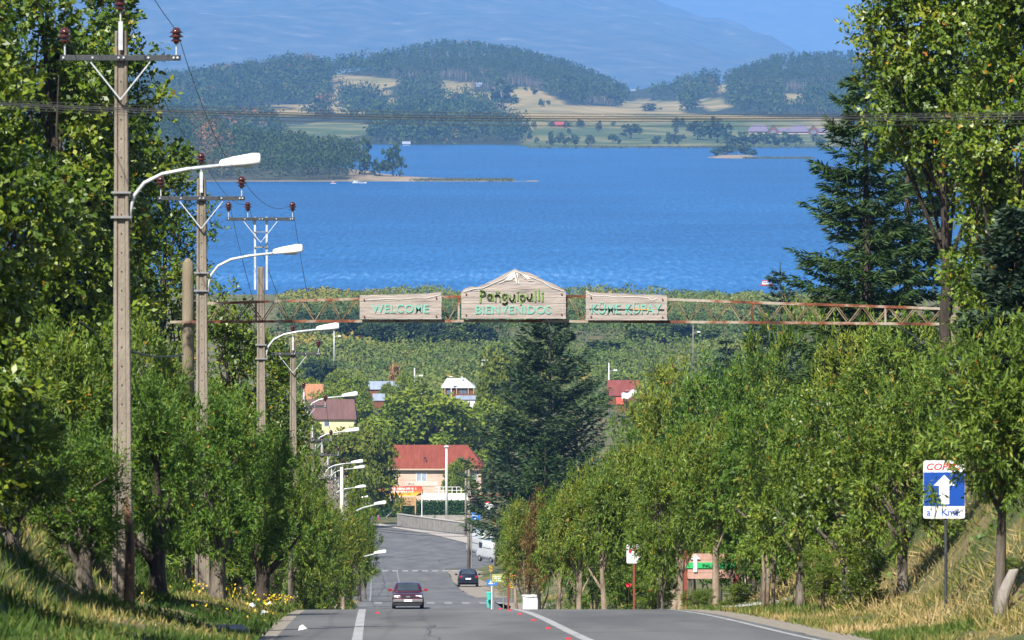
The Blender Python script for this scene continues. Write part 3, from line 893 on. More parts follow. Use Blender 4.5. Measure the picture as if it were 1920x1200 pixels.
def conifer(name, label, px, d, top, half, seed, leaf, group=None, bark=BARK_DARK, cat='tree', **kw):
    s = FPX / d; x = px2x(px, d); zb = gz(x, d) - 0.1
    H = py2z(top, d) - zb
    tm, cm = conifer_mesh(seed, H, half / s, leaf, bark, **kw)
    t = thing(name, label, cat, (x, d, zb), 0, group)
    link('trunk', tm, t)
    c = link('crown', cm, t); c['kind'] = 'stuff'
    return t

def round_variant(seed, leaf, R=4.0, H=9.0, n=5200, q=0.62, squash=1.0, ncl=60):
    """middle-distance tree: clump-built crown of R metres and height H"""
    r = np.random.default_rng(seed)
    ells = [(0, 0, H * 0.56, R * 0.8, R * 0.8, H * 0.40 * squash)]
    for k in range(8):
        a = k * 2.4; f = k / 7
        rr = R * (0.36 + 0.2 * r.random())
        ells.append((math.cos(a) * R * .58 * (1 - .5 * f), math.sin(a) * R * .58 * (1 - .5 * f), H * (0.22 + 0.62 * f), rr, rr, rr * 0.9))
    cl = ell_clumps(r, ells, ncl, inner=0.7)
    cr = R * (0.17 + 0.12 * r.random(ncl))
    ci = np.repeat(np.arange(ncl), n // ncl)
    d0 = rdir(r, len(ci)); d0[:, 2] = np.abs(d0[:, 2]) * 0.9 + d0[:, 2] * 0.1
    B = cl[ci] + d0 * (cr[ci] * r.random(len(ci)) ** 0.3)[:, None]
    A = unit(rdir(r, len(ci)) + d0 * 0.7)
    N = unit(d0 + rdir(r, len(ci)) * 0.7)
    S = 0.6 + 0.8 * r.random(len(ci))
    V, Fc = leaf_faces(B, A, N, q * S, q * 0.62 * S)
    T = np.clip(0.42 + 0.13 * r.normal(size=ncl)[ci] + 0.14 * r.normal(size=len(ci)), 0, 0.95)
    mb = MB(); limbs(mb, r, (0, 0, -0.3), (0, 0, H * 0.7), cl[:14], R * 0.055)
    return mb.mesh('trunk', BARK_DARK, True, recalc=False), np_mesh('crown', V, Fc, leaf, T)

def tree_from(variant, name, label, loc, H0, R0, H, R, group=None, rz=0.0, cat='tree'):
    t = thing(name, label, cat, loc, rz, group, (R / R0, R / R0, H / H0))
    link('trunk', variant[0], t)
    c = link('crown', variant[1], t); c['kind'] = 'stuff'
    return t

def wood(name, label, X, Y, Z, R, H, n, q, leaf, cone, r, tint_spread=0.16, low=0.12, shift=None, parent=None):
    """many small trees as one mass: X,Y,Z feet, R radii, H heights, cone (bool array) for pointed crowns"""
    m = len(X)
    ti = np.repeat(np.arange(m), n)
    k = len(ti)
    d0 = rdir(r, k); d0[:, 2] = np.where(r.random(k) < 0.8, np.abs(d0[:, 2]), d0[:, 2])
    rf = 0.75 + 0.3 * r.random(k)
    # round crowns
    rx = d0[:, 0] * R[ti] * rf; ry = d0[:, 1] * R[ti] * rf
    zc = (low + (1 - low) * 0.5) * H[ti]
    rz = zc + d0[:, 2] * (1 - low) * 0.5 * H[ti] * rf
    # pointed crowns
    f = r.random(k) ** 0.8; a = r.random(k) * 6.283
    cw = R[ti] * (1 - f) * (0.7 + 0.5 * r.random(k)) + 0.12 * R[ti]
    cz = H[ti] * (low + (1 - low) * f)
    c = cone[ti]
    px_ = np.where(c, np.cos(a) * cw, rx); py_ = np.where(c, np.sin(a) * cw, ry); pz_ = np.where(c, cz, rz)
    B = np.stack([X[ti] + px_, Y[ti] + py_, Z[ti] + pz_], 1)
    o = np.where(c[:, None], unit(np.stack([np.cos(a), np.sin(a), np.full(k, 0.35)], 1)), d0)
    A = unit(rdir(r, k) + o * 0.3); N = unit(o + rdir(r, k) * 0.30)
    S = 0.6 + 0.8 * r.random(k)
    Q = (q * R[ti]) if np.isscalar(q) else q[ti]
    V, Fc = leaf_faces(B, A, N, Q * S, Q * 0.75 * S)
    base = (shift if shift is not None else np.zeros(m)) + tint_spread * r.normal(size=m)
    T = np.clip(0.45 + base[ti] + 0.045 * r.normal(size=k), 0, 1)
    o = link(name, np_mesh(name, V, Fc, leaf, T), parent)
    return tag(o, label, None, None, 'stuff')
# ------------------------------------------------------------------ far woods, wetland thicket, town trees
r = np.random.default_rng(11)
LEAF_FAR = mat_leaf('far_wood_leaf', [(0.0, (0.018, 0.036, 0.010)), (0.4, (0.036, 0.066, 0.018)), (0.65, (0.062, 0.094, 0.025)), (0.82, (0.09, 0.115, 0.03)), (0.92, (0.20, 0.10, 0.035)), (1.0, (0.24, 0.11, 0.04))], 0.8, 0.1, 0.1)
LEAF_THICK = mat_leaf('thicket_leaf', [(0.0, (0.022, 0.042, 0.014)), (0.28, (0.052, 0.088, 0.022)), (0.5, (0.105, 0.155, 0.034)), (0.72, (0.155, 0.200, 0.042)), (0.9, (0.21, 0.22, 0.05)), (1.0, (0.30, 0.22, 0.05))], 0.7, 0.2, 0.15)

n = 24000
d = 6150 + (9150 - 6150) * r.random(n)
px = 230 + 1410 * r.random(n)
x = px2x(px, d); z = hill_z(x, d)
py = HORIZON + FPX * (CAMZ - z) / d
ok = ~(in_clear(px, py) | in_clear(px, py - 10) | in_clear(px, py - 19)) & (z > 0.6) & ~(glade(x, d) & (r.random(n) < .9))
ok &= ~((d < 6420) & (px > 985))
# thin out: spacing is set by the crown sizes
plant = ((px > 735) & (px < 1150) & (d > 7950) & (d < 9100)) | ((px > 1375) & (d > 8150) & (d < 9050))      # tall pine plantations
keep = ok & (r.random(n) < np.where(plant, 0.62, 0.38))
d, px, x, z, plant = d[keep], px[keep], x[keep], z[keep], plant[keep]
H = np.where(plant, 24 + 5 * r.random(len(d)), 14 + 18 * r.random(len(d)) ** 1.2)
R = np.where(plant, 3.2 + 1.2 * r.random(len(d)), 6.5 + 7.0 * r.random(len(d)) ** 1.6)
rust = (r.random(len(d)) < 0.05) & (px < 640) & ~plant
rust |= (px > 380) & (px < 440) & (d > 8700) & (r.random(len(d)) < 0.6)
shift = np.where(rust, 0.45, np.where(plant, -0.02, 0.0))
wood('far_shore_wood', 'dense mixed wood covering the hills of the far shore', x[~plant], d[~plant], z[~plant], R[~plant], H[~plant], 42, 0.34, LEAF_FAR,
     r.random((~plant).sum()) < 0.15, r, 0.15, 0.02, shift[~plant])
wood('pine_plantation', 'tall dark pine plantations on the hilltops of the far shore', x[plant], d[plant], z[plant], R[plant], H[plant], 32, 0.56, LEAF_FAR,
     np.ones(plant.sum(), bool), r, 0.07, 0.34, shift[plant])
# the thin pale trunks below the plantation crowns
M_PTRUNK = mat_plain('pine_trunk', (0.16, 0.12, 0.10), 0.9)
V = []; 
pi = np.where(plant)[0]
a0 = np.stack([x[pi], d[pi], z[pi]], 1); w = 0.32
vs = np.concatenate([a0 + [-w, 0, 0], a0 + [w * .5, -w, 0], a0 + [w * .5, w, 0], a0 + np.stack([0 * H[pi], 0 * H[pi], H[pi] * .7], 1)], 1).reshape(-1, 3)
b = (np.arange(len(pi)) * 4)[:, None]
fs = np.concatenate([b + [0, 1, 3], b + [1, 2, 3], b + [2, 0, 3]], 0)
tag(link('plantation_trunks', np_mesh('plantation_trunks', vs, fs, M_PTRUNK)), 'thin pale trunks standing under the plantation crowns', kind='stuff')

# wood on the peninsula
n = 900
px = 190 + 470 * r.random(n); c = 4290 + pen_half(px) * 0.95; d = c + (r.random(n) * 1.9 - 0.95) * pen_half(px)
x = px2x(px, d); z = pen_z(x, d); ok = z > 0.28
d, px, x, z = d[ok], px[ok], x[ok], z[ok]
H = 14 + 13 * r.random(len(d)); R = 4.8 + 3.4 * r.random(len(d))
sh = np.where((px > 370) & (px < 430) & (r.random(len(d)) < 0.4), 0.42, 0.08 * r.normal(size=len(d)))
wood('peninsula_wood', 'dark green wood covering the peninsula in the lake', x, d, z, R, H, 66, 0.26, LEAF_FAR, r.random(len(d)) < 0.1, r, 0.13, 0.03, sh)
# reeds off the tip, bushes of the island
n = 900
px = 770 + 192 * r.random(n) ** 0.8; d = 4290 + (r.random(n) - .1) * 55; x = px2x(px, d)
M_REED = mat_leaf('reed_leaf', [(0, (0.06, 0.075, 0.025)), (1, (0.17, 0.16, 0.06))], 0.8, .1, .1)
wood('reed_bed', 'low green reeds growing in the water off the sandy tip', x, d, x * 0, np.full(n, 1.5), np.full(n, 1.3), 8, 0.5, M_REED, np.zeros(n, bool), r)
n = 500
px = 1395 + 130 * r.random(n); d = 5330 + 60 * r.random(n)
wood('reed_bed', 'thin line of reeds beside the tiny island', px2x(px, d), d, px * 0, np.full(n, 1.5), np.full(n, 1.2), 8, 0.5, M_REED, np.zeros(n, bool), r)
px = 980 + 620 * r.random(n); d = 6028 + 16 * r.random(n)
wood('reed_bed', 'green reeds edging the far beach', px2x(px, d), d, px * 0, np.full(n, 2.6), np.full(n, 2.2), 8, 0.5, M_REED, np.zeros(n, bool), r)

# trees and bushes of the far shore one can tell apart
FARV = [round_variant(50 + k, LEAF_FAR, R=4.0, H=8.0, n=420, q=1.25, ncl=22) for k in range(3)]
def far_tree(px, d, hpx, wpx, label, group, name='far_tree', zf=None, cat='tree', k=[0]):
    s = FPX / d; x = px2x(px, d)
    z = float(zf(x, d)) if zf else float(hill_z(x, d))
    k[0] += 1
    return tree_from(FARV[k[0] % 3], name, label, (x, d, z - 0.3), 8.0, 4.0, hpx / s * 1.02, wpx / s / 2, group, rz=k[0] * 1.7, cat=cat)
def hd_at(px, py):
    ds = np.linspace(6040, 9000, 1500); z = hill_z(px2x(px, ds), ds)
    return float(ds[np.argmin(np.abs(HORIZON + FPX * (CAMZ - z) / ds - py))])
g = 'trees standing alone on the far pastures'
for (px, py, hp, wp, lb) in [
    (945, 207, 54, 52, 'large round dark tree standing alone on the left edge of the dry far pasture'),
    (985, 171, 8, 8, 'tiny round bush at the very top of the dry far pasture'),
    (1001, 177, 14, 14, 'small round bush just below the top of the dry far pasture'),
    (1015, 200, 14, 14, 'left one of two small bushes halfway up the dry far pasture'),
    (1028, 197, 9, 10, 'right and smaller one of two bushes halfway up the dry far pasture'),
    (1218, 208, 13, 38, 'low wide dark bush on the pale strip of pasture right of the pine hill'),
    (993, 262, 14, 10, 'single pointed dark tree by the far beach below the pasture'),
    (1183, 260, 27, 40, 'round bushy tree pair in the green meadow behind the far beach'),
    (1150, 236, 8, 10, 'tiny bush alone in the green meadow behind the far beach')]:
    d = hd_at(px, py); far_tree(px, d, hp, wp, lb, g)
g = 'scattered trees in the meadow behind the far beach'
rr = random.Random(4)
for i in range(34):
    px = rr.choice([rr.uniform(995, 1160), rr.uniform(1225, 1310), rr.uniform(1000, 1110)])
    py = rr.uniform(264, 274) if i % 3 else rr.uniform(236, 252)
    d = hd_at(px, py)
    far_tree(px, d, rr.uniform(9, 20), rr.uniform(9, 18), 'small dark tree scattered in the meadow behind the far beach', g)
g = 'row of round trees below the lodges'
for i, px in enumerate((1370, 1392, 1412, 1432, 1454, 1476, 1492)):
    d = hd_at(px, 274); far_tree(px, d, 22 + 3 * (i % 2), 27, ('leftmost', 'second from the left', 'third from the left', 'middle', 'third from the right', 'second from the right', 'rightmost')[i] + ' of seven round trees in the row below the lodges', g)
d = hd_at(1534, 276); far_tree(1534, d, 22, 28, 'round tree standing alone right of the row below the lodges', None)
d = hd_at(1345, 268); far_tree(1345, d, 44, 60, 'large bushy tree left of the lavender roofed lodges', None)
d = hd_at(1310, 262); far_tree(1308, d, 34, 50, 'broad tree beside the meadow, left of the big bushy tree near the lodges', None)
for px, py, hp, wp, lb in [(684, 326, 62, 38, 'left one of two tall trees near the sandy tip of the peninsula'),
                           (737, 322, 56, 42, 'right one of two tall trees near the sandy tip, standing above open sand'),
                           (712, 326, 26, 34, 'low bushy tree between the two tall trees near the sandy tip')]:
    far_tree(px, 4370, hp, wp, lb, None, zf=pen_z)
for i, (px, hp, wp) in enumerate([(1345, 16, 26), (1362, 19, 30), (1380, 21, 30), (1398, 18, 26), (1412, 12, 18)]):
    far_tree(px, 5425 + (i % 2) * 12, hp, wp, ('leftmost', 'second from the left', 'middle', 'second from the right', 'rightmost')[i] + ' of five rounded bushes on the tiny lake island', 'bushes on the tiny island', name='bush', zf=isl_z, cat='bush')

# ---- wetland thicket between the town and the lake
n = 1950
d = 1290 + (2105 - 1290) * r.random(n) ** 0.9
x = px2x(540 + 980 * r.random(n), d)
lump = fbm(x * 0.030, d * 0.010, 61, 3)
front = 1 - sstep(1620, 1680, d); back = sstep(1730, 1790, d); px_ = x / d * FPX + 960
belt = (1 - front) * (1 - back)
H = front * (2.2 + 1.4 * r.random(n) + 3.0 * sstep(.1, .6, lump)) + back * (1.6 + 1.8 * r.random(n) + 2.4 * sstep(.0, .55, lump)) + belt * (7.2 + 3.8 * r.random(n)) * np.where(px_ < 1180, 1, .75)
R = 3.2 + 2.8 * r.random(n) + 1.4 * sstep(.1, .5, lump)
sh = 0.16 + 0.48 * lump * back + 0.36 * lump * front - belt * np.where(px_ < 930, .50, .22)
sh = sh + (r.random(n) < .06) * -.3 + (r.random(n) < .05) * .22
z = ground_z(x, d)
wood('willow_thicket', 'wide mass of pale green willows covering the flats before the lake', x, d, z, R, H, 90, 0.152, LEAF_THICK, r.random(n) < .12, r, 0.09, 0.0, sh)
MIDV = [round_variant(70 + k, LEAF_MID, n=12500, q=0.36, ncl=140) for k in range(3)]
MIDY = [round_variant(80, LEAF_MIDY, n=12500, q=0.36, ncl=140)]
THKV = [round_variant(90 + k, LEAF_THICK, n=2600, q=0.8, ncl=46) for k in range(2)]
def mid_tree(V, px, d, top, half, label, group=None, name='round_tree', rz=0.0, lift=0.0, cat='tree'):
    s = FPX / d; x = px2x(px, d); z = gz(x, d) + lift
    return tree_from(V, name, label, (x, d, z), 9.0, 4.0, (py2z(top, d) - z) / 0.97, half / s, group, rz, cat)
LEAF_DARKW = mat_leaf('dark_wetland_leaf', [(0, (0.016, 0.032, 0.014)), (0.5, (0.032, 0.056, 0.024)), (1, (0.06, 0.08, 0.035))], .7, .12, .15)
DRKV = [round_variant(96 + k, LEAF_DARKW, n=2600, q=0.8, ncl=46) for k in range(2)]
WL = ['dark tree below the left end of the WELCOME board', 'dark tree just under the middle of the WELCOME board', 'dark tree under the right end of the WELCOME board', 'dark tree under the gap between the left and centre boards', 'olive tree under the left corner of the centre board', 'small dark tree under the middle of the centre board', 'olive tree low in front of the dark belt, under the left gap', "olive tree under the right board's middle in the willow flats", 'dark tree under the gantry right of the right board', 'olive tree under the left edge of the right board', 'broad olive tree left of the thin lamp pole under the gantry', 'dark tree beside the slim lamp pole at the left of the flats', 'low dark tree at the near left edge of the willow flats', "olive tree just left of the great spruce's upper half", "olive tree just right of the great spruce's upper half"]
g = 'darker trees rising from the willow flats'
for i, (px, d, top, half, dk) in enumerate([(650, 1650, 600, 36, 1), (712, 1645, 612, 42, 1), (768, 1655, 606, 38, 1), (822, 1640, 608, 32, 1), (880, 1650, 603, 36, 0), (908, 1640, 614, 26, 1), (850, 1630, 618, 26, 0),
                                            (1230, 1660, 602, 32, 0), (1285, 1650, 610, 32, 1), (1190, 1670, 604, 28, 0), (1330, 1640, 618, 40, 0), (600, 1560, 655, 30, 1), (590, 1400, 680, 30, 1), (940, 1500, 655, 40, 0), (1140, 1600, 640, 45, 0)]):
    mid_tree((DRKV if dk else THKV)[i % 2], px, d, top, half, WL[i], g, 'wetland_tree', rz=i * 1.3)
mid_tree(DRKV[0], 603, 1330, 685, 36, 'dark blue-green bushy tree above the orange and brown roofs', None, 'wetland_tree')

# ---- trees of the town
for i, (V, px, d, top, half, lb) in enumerate([
    (MIDV[0], 796, 1010, 738, 112, 'very large round tree rising behind the long red roof'),
    (MIDV[1], 690, 1000, 800, 60, 'round tree left of and just above the long red roof'),
    (MIDY[0], 640, 850, 822, 62, 'yellow-green tree crown left of the pink house'),
    (MIDY[0], 700, 880, 812, 48, 'yellow-green tree touching the left end of the long red roof'),
    (MIDV[2], 655, 1140, 714, 46, 'round tree right of the brown roof in the middle distance'),
    (MIDV[0], 620, 1150, 735, 44, 'round tree directly behind the brown roof'),
    (MIDY[0], 945, 1090, 672, 58, 'yellow-green round tree left of the great spruce'),
    (MIDV[1], 905, 1030, 765, 60, 'round tree between the white walled hut and the great spruce'),
    (MIDV[2], 760, 1240, 706, 30, 'small olive tree between the grey metal roof and the wooden hut'),
    (MIDV[0], 730, 1270, 722, 24, 'small tree in front of the long grey metal roof'),
    (MIDV[1], 575, 900, 800, 40, 'dark round tree behind the row of utility poles'),
    (MIDV[2], 590, 620, 860, 44, 'leafy tree behind the lower utility poles on the left'),
    (MIDV[0], 655, 640, 905, 40, 'leafy tree on the left verge behind the bright lamp pole'),
    (MIDV[1], 632, 1300, 700, 30, 'small round tree at the edge of the willow flats on the left'),
    (MIDV[2], 1215, 1150, 726, 40, 'round tree right of the distant red roof'),
    (MIDV[0], 1290, 1000, 742, 60, 'round tree beyond the roadside willows right of the distant red roof'),
    (MIDV[1], 862, 955, 868, 34, 'slim leafy tree standing right before the pink house'),
    (MIDV[2], 700, 950, 870, 30, 'dark tree shading the left corner of the pink house'),
    ]):
    mid_tree(V, px, d, top, half, lb, None, rz=i * 2.1)
TL = ['bushy tree right behind the orange roof', 'bushy tree between the brown roof and the long metal roof', 'small bushy tree left of the white roofed wooden hut', 'bushy tree right behind the white walled hut', 'bushy tree right of the distant faded red roof', 'wide bushy tree left of the lower dark spruce', 'bushy tree beyond the distant red roof, nearest the willows', 'bushy tree at the left among the utility poles above the brown roof']
g = 'trees among the far town roofs'
for i, (px, d, top, half) in enumerate([(585, 1200, 715, 30), (675, 1220, 726, 26), (838, 1290, 735, 20), (905, 1250, 742, 24), (1240, 1250, 715, 40), (1340, 1150, 715, 50), (1270, 1320, 700, 40), (560, 1050, 760, 40)]):
    mid_tree(MIDV[i % 3], px, d, top, half, TL[i], g, rz=i)
bl = mid_tree([None] and THKV[0], 740, 1330, 690, 14, 'small tree with dry orange foliage at the edge of the willow flats', None, 'dry_tree')
o = [c for c in bl.children if c.name.startswith('crown')][0]
LEAF_ORANGE = mat_leaf('dry_orange_leaf', [(0, (0.22, 0.12, 0.04)), (1, (0.5, 0.33, 0.14))], .7, .2, .1)
me = o.data.copy(); me.materials.clear(); me.materials.append(LEAF_ORANGE); o.data = me
# ------------------------------------------------------------------ near trees along the hill road
BG = 'leafy trees lining the left bank'
broad_tree('broadleaf_tree', 'huge glossy leaved tree filling the upper left corner, behind the nearest utility pole', 70, 133, -190, 900, 215, BG, 201, nleaf=47000, L=0.16, W=0.098, base_px=150, ncl=210, lobes=10, trunk_r=0.2)
broad_tree('broadleaf_tree', 'tall leafy tree directly behind the nearest pole, its branch reaching toward the lake', 190, 142, -130, 900, 130, BG, 202, nleaf=33000, L=0.16, W=0.098, ncl=160, lobes=9, base_px=200)
broad_tree('broadleaf_tree', 'leafy tree just left of the second utility pole, reaching right over the water', 305, 172, 195, 950, 116, BG, 203, nleaf=25840, ncl=120, lobes=8, L=0.12)
broad_tree('broadleaf_tree', 'shorter leafy tree between the second and third utility poles', 438, 169, 520, 1020, 92, BG, 204, nleaf=19760, ncl=95, L=0.125, W=0.065)
broad_tree('broadleaf_tree', 'leafy tree hiding the foot of the fourth utility pole', 515, 205, 590, 1060, 70, BG, 205, nleaf=16720, ncl=85, L=0.13, W=0.07)
broad_tree('broadleaf_tree', 'dark shaded tree at the very left edge, over the grass bank', -95, 80, -120, 1010, 185, BG, 206, nleaf=30400, ncl=150, lobes=10, base_px=-150, trunk_r=.2)
broad_tree('broadleaf_tree', 'dark leafy tree reaching in from outside the left edge, nearest the camera', -330, 66, 80, 1000, 250, BG, 208, nleaf=22800, ncl=120, lobes=8, base_px=-380, trunk_r=.2)
broad_tree('broadleaf_tree', 'dark trunked tree leaning on the left bank behind the grass slope', 110, 98, 620, 1000, 120, BG, 207, nleaf=10640, ncl=60, base_px=182, trunk_r=0.15)

RG = 'tall trees on the right bank'
broad_tree('broadleaf_tree', 'tall glossy tree on the right whose crown hangs over the dark layered conifer', 1752, 128, -150, 360, 160, RG, 221, nleaf=30400, ncl=130, lobes=8, base_px=1790, odd=0.02)
broad_tree('broadleaf_tree', 'tall leafy tree in the upper right corner of the photo', 1895, 118, -150, 660, 120, RG, 222, nleaf=27360, ncl=120, lobes=9, base_px=1890, odd=0.02)
broad_tree('broadleaf_tree', 'leafy tree with yellowing leaves halfway up the right edge', 1890, 136, 290, 690, 95, RG, 223, nleaf=16720, ncl=80, odd=0.03)

conifer('layered_conifer', 'dark layered conifer with drooping sprays at the right of the lake', 1622, 182, 125, 188, 301, LEAF_FIR, 'dark conifers on the right bank',
        rows=48, per=9, dens=1.7, power=0.45, low=0.30, droop=0.10, tip=0.22, qL=0.34, qW=0.055, gap=0.12, spray=90, hang=0.6)
conifer('layered_conifer', 'dark conifer behind the layered one, its trunk showing beside the glossy tree', 1700, 196, 150, 190, 302, LEAF_CONIF, 'dark conifers on the right bank',
        rows=44, per=9, dens=1.8, power=0.5, low=0.30, droop=0.12, tip=0.2, qL=0.36, qW=0.07, gap=0.12, spray=80, hang=0.6)
conifer('layered_conifer', 'lower dark conifer standing where the gantry meets the right bank', 1612, 205, 300, 112, 303, LEAF_FIR, 'dark conifers on the right bank',
        rows=34, per=6, dens=1.2, power=0.6, low=0.30, droop=0.10, tip=0.25, qL=0.36, qW=0.06, gap=0.1, spray=80, hang=0.55)
conifer('cypress', 'soft blue-green cypress at the right edge of the photo', 1905, 104, 395, 125, 304, LEAF_BLUEC, None,
        rows=46, per=8, dens=1.3, power=0.5, low=0.12, droop=-0.1, tip=0.5, qL=0.20, qW=0.05, spray=90, hang=0.2)
conifer('spruce', 'great dark spruce standing in the middle beyond the road', 1030, 520, 582, 178, 305, LEAF_CONIF, None,
        rows=56, per=10, dens=1.8, power=0.66, low=0.10, droop=0.05, tip=0.55, qL=0.55, qW=0.14, gap=0.08, spray=90, hang=0.35)
conifer('spruce', 'young green fir in front of the great dark spruce', 1022, 470, 815, 82, 306, LEAF_FIR, None,
        rows=30, per=7, dens=1.3, power=0.7, low=0.05, droop=0.05, tip=0.55, qL=0.45, qW=0.12, spray=85)
conifer('spruce', 'slim dark spruce rising above the gantry at the right, beside the small red boat', 1464, 560, 494, 150, 307, LEAF_BLUEC, 'dark spruces on the lower slope to the right',
        rows=42, per=7, dens=1.3, power=0.75, low=0.08, droop=0.06, tip=0.45, qL=0.55, qW=0.15, spray=80)
conifer('spruce', 'dark spruce left of the slim one, below the gantry', 1362, 540, 635, 110, 308, LEAF_BLUEC, 'dark spruces on the lower slope to the right',
        rows=34, per=7, dens=1.3, power=0.75, low=0.08, droop=0.06, tip=0.45, qL=0.55, qW=0.15, spray=80)
conifer('spruce', 'dark spruce just right of the slim one, mostly behind the roadside willows', 1415, 500, 600, 120, 309, LEAF_BLUEC, 'dark spruces on the lower slope to the right',
        rows=34, per=7, dens=1.3, power=0.75, low=0.08, droop=0.06, tip=0.45, qL=0.55, qW=0.15, spray=80)

VW = [shrub_variant(401, LEAF_WILLOW, BARK_GREY), shrub_variant(402, LEAF_WILLOW, BARK_GREY, half=1.6, up=0.0)]
VB = [shrub_variant(411, LEAF_BRIGHT, BARK_GREY, tr=.30, L=0.125, W=0.036), shrub_variant(412, LEAF_BRIGHT, BARK_DARK, tr=.30, L=0.125, W=0.036)]
VO2 = shrub_variant(423, LEAF_BRIGHT, BARK_GREY, half=1.7, up=-.05, L=.11, W=.05)
VG = shrub_variant(424, LEAF_BROAD, BARK_GREY, half=1.6, up=.1, L=.10, W=.055, nleaf=16720)
VO = [shrub_variant(421, LEAF_OLIVE, BARK_GREY, one_trunk=False), shrub_variant(422, LEAF_OLIVE, BARK_PALE, odd=0.03)]
VF = shrub_variant(461, LEAF_WILLOW, BARK_GREY, low=1.95, tr=.15)
VR = [shrub_variant(431, LEAF_RUST, BARK_DARK, nleaf=11400, low=2.0)]
VD = [shrub_variant(441, LEAF_BROAD, BARK_DARK, nleaf=9000, L=0.13, W=0.075, low=0.5, one_trunk=False, up=0.2)]
VT = [shrub_variant(451, LEAF_WILLOW, BARK_PALE, low=2.15, tr=0.19), shrub_variant(452, LEAF_OLIVE, BARK_PALE, low=2.2, odd=0.025, tr=0.2)]

LG = 'narrow leaved trees along the left verge'
for V, px, d, top, half, lb in [
    (VB[0], 158, 87.5, 820, 98, 'bright narrow leaved tree just left of the nearest utility pole'),
    (VB[1], 295, 102, 740, 88, 'bright narrow leaved tree between the first and second poles, nearest the verge'),
    (VB[0], 405, 112, 760, 85, 'bright narrow leaved tree at the foot of the second utility pole'),
    (VW[0], 120, 95, 650, 115, 'narrow leaved tree left of the nearest pole with fresh green shoots'),
    (VW[1], 262, 126, 640, 78, 'narrow leaved tree behind the nearest pole, at the height of the sloping cable'),
    (VW[0], 20, 84, 740, 110, 'narrow leaved tree in shade at the left edge over the grass bank'),
    (VB[1], 490, 128, 835, 75, 'bright narrow leaved tree at the foot of the third utility pole'),
    (VO2, 352, 127, 775, 62, 'narrow leaved tree around the tall wooden gantry post'),
    (VW[0], 445, 138, 800, 80, 'narrow leaved tree between the gantry post and the third pole'),
    (VW[1], 545, 158, 860, 55, 'narrow leaved tree between the third and fourth utility poles'),
    (VW[0], 580, 222, 930, 52, 'narrow leaved tree at the foot of the fifth utility pole'),
    (VO[1], 612, 262, 960, 48, 'olive narrow leaved tree on the left verge above the road crest'),
    (VT[1], 642, 285, 985, 42, 'olive narrow leaved tree left of the white lamp pole'),
    (VW[1], 672, 330, 965, 36, 'trimmed green tree overhanging the left edge of the far road'),
    (VD[0], 667, 400, 905, 22, 'dark purple-green tree above the far road by the street lamps'),
    (VW[0], 684, 350, 1005, 20, 'small trimmed tree casting its shadow on the far road')]:
    shrub(V, 'narrow_leaved_tree', lb, px, d, top, half, LG, rz=px * 0.37)
for i, (px, d, top, half, lb) in enumerate([(560, 175, 1040, 30, 'small dark shrub at the foot of the fourth pole beside yellow flowers'), (590, 205, 1060, 30, 'small dark shrub below the fifth utility pole'),
                                          (645, 300, 1085, 24, 'low shrub on the left verge at the crest')]):
    shrub(VD[0], 'shrub', lb, px, d, top, half, 'dark shrubs on the left verge', rz=i * 2.2, cat='shrub')

VL = [shrub_variant(471, LEAF_BRIGHT, BARK_DARK, low=.45, half=1.8, one_trunk=False, taper=.3), shrub_variant(472, LEAF_WILLOW, BARK_DARK, low=.45, half=1.7, one_trunk=False, taper=.3)]
for i, (px, d, top, half, lb) in enumerate([(60, 100, 800, 110, 'low dark bush on the bank at the left edge, behind the nearest trees'), (165, 112, 800, 105, 'low bush behind the nearest pole'), (265, 120, 800, 95, 'low bush behind the broken trunk'),
        (345, 134, 820, 85, 'low bush below the wooden gantry post'), (425, 147, 830, 80, 'low bush behind the second utility pole'), (490, 166, 860, 70, 'low bush behind the third utility pole'), (545, 212, 900, 55, 'low bush behind the fourth utility pole'), (598, 245, 950, 42, 'low bush near the sixth utility pole')]):
    shrub(VL[i % 2], 'bush', lb, px, d, top, half, 'low bushes filling the left bank', rz=i * 1.9, cat='bush')
for i, (px, d, top, half, lb) in enumerate([(1120, 205, 960, 60, 'low bush behind the pale trunks of the right verge'), (1210, 185, 940, 65, 'low bush behind the white sign with red marks'), (1410, 150, 930, 70, 'low bush between the signboard and the slim bare stems'),
        (1480, 136, 930, 60, 'low bush right of the slim bare stems')]):
    shrub(VL[i % 2], 'bush', lb, px, d, top, half, 'low bushes behind the right verge', rz=i * 2.3, cat='bush')

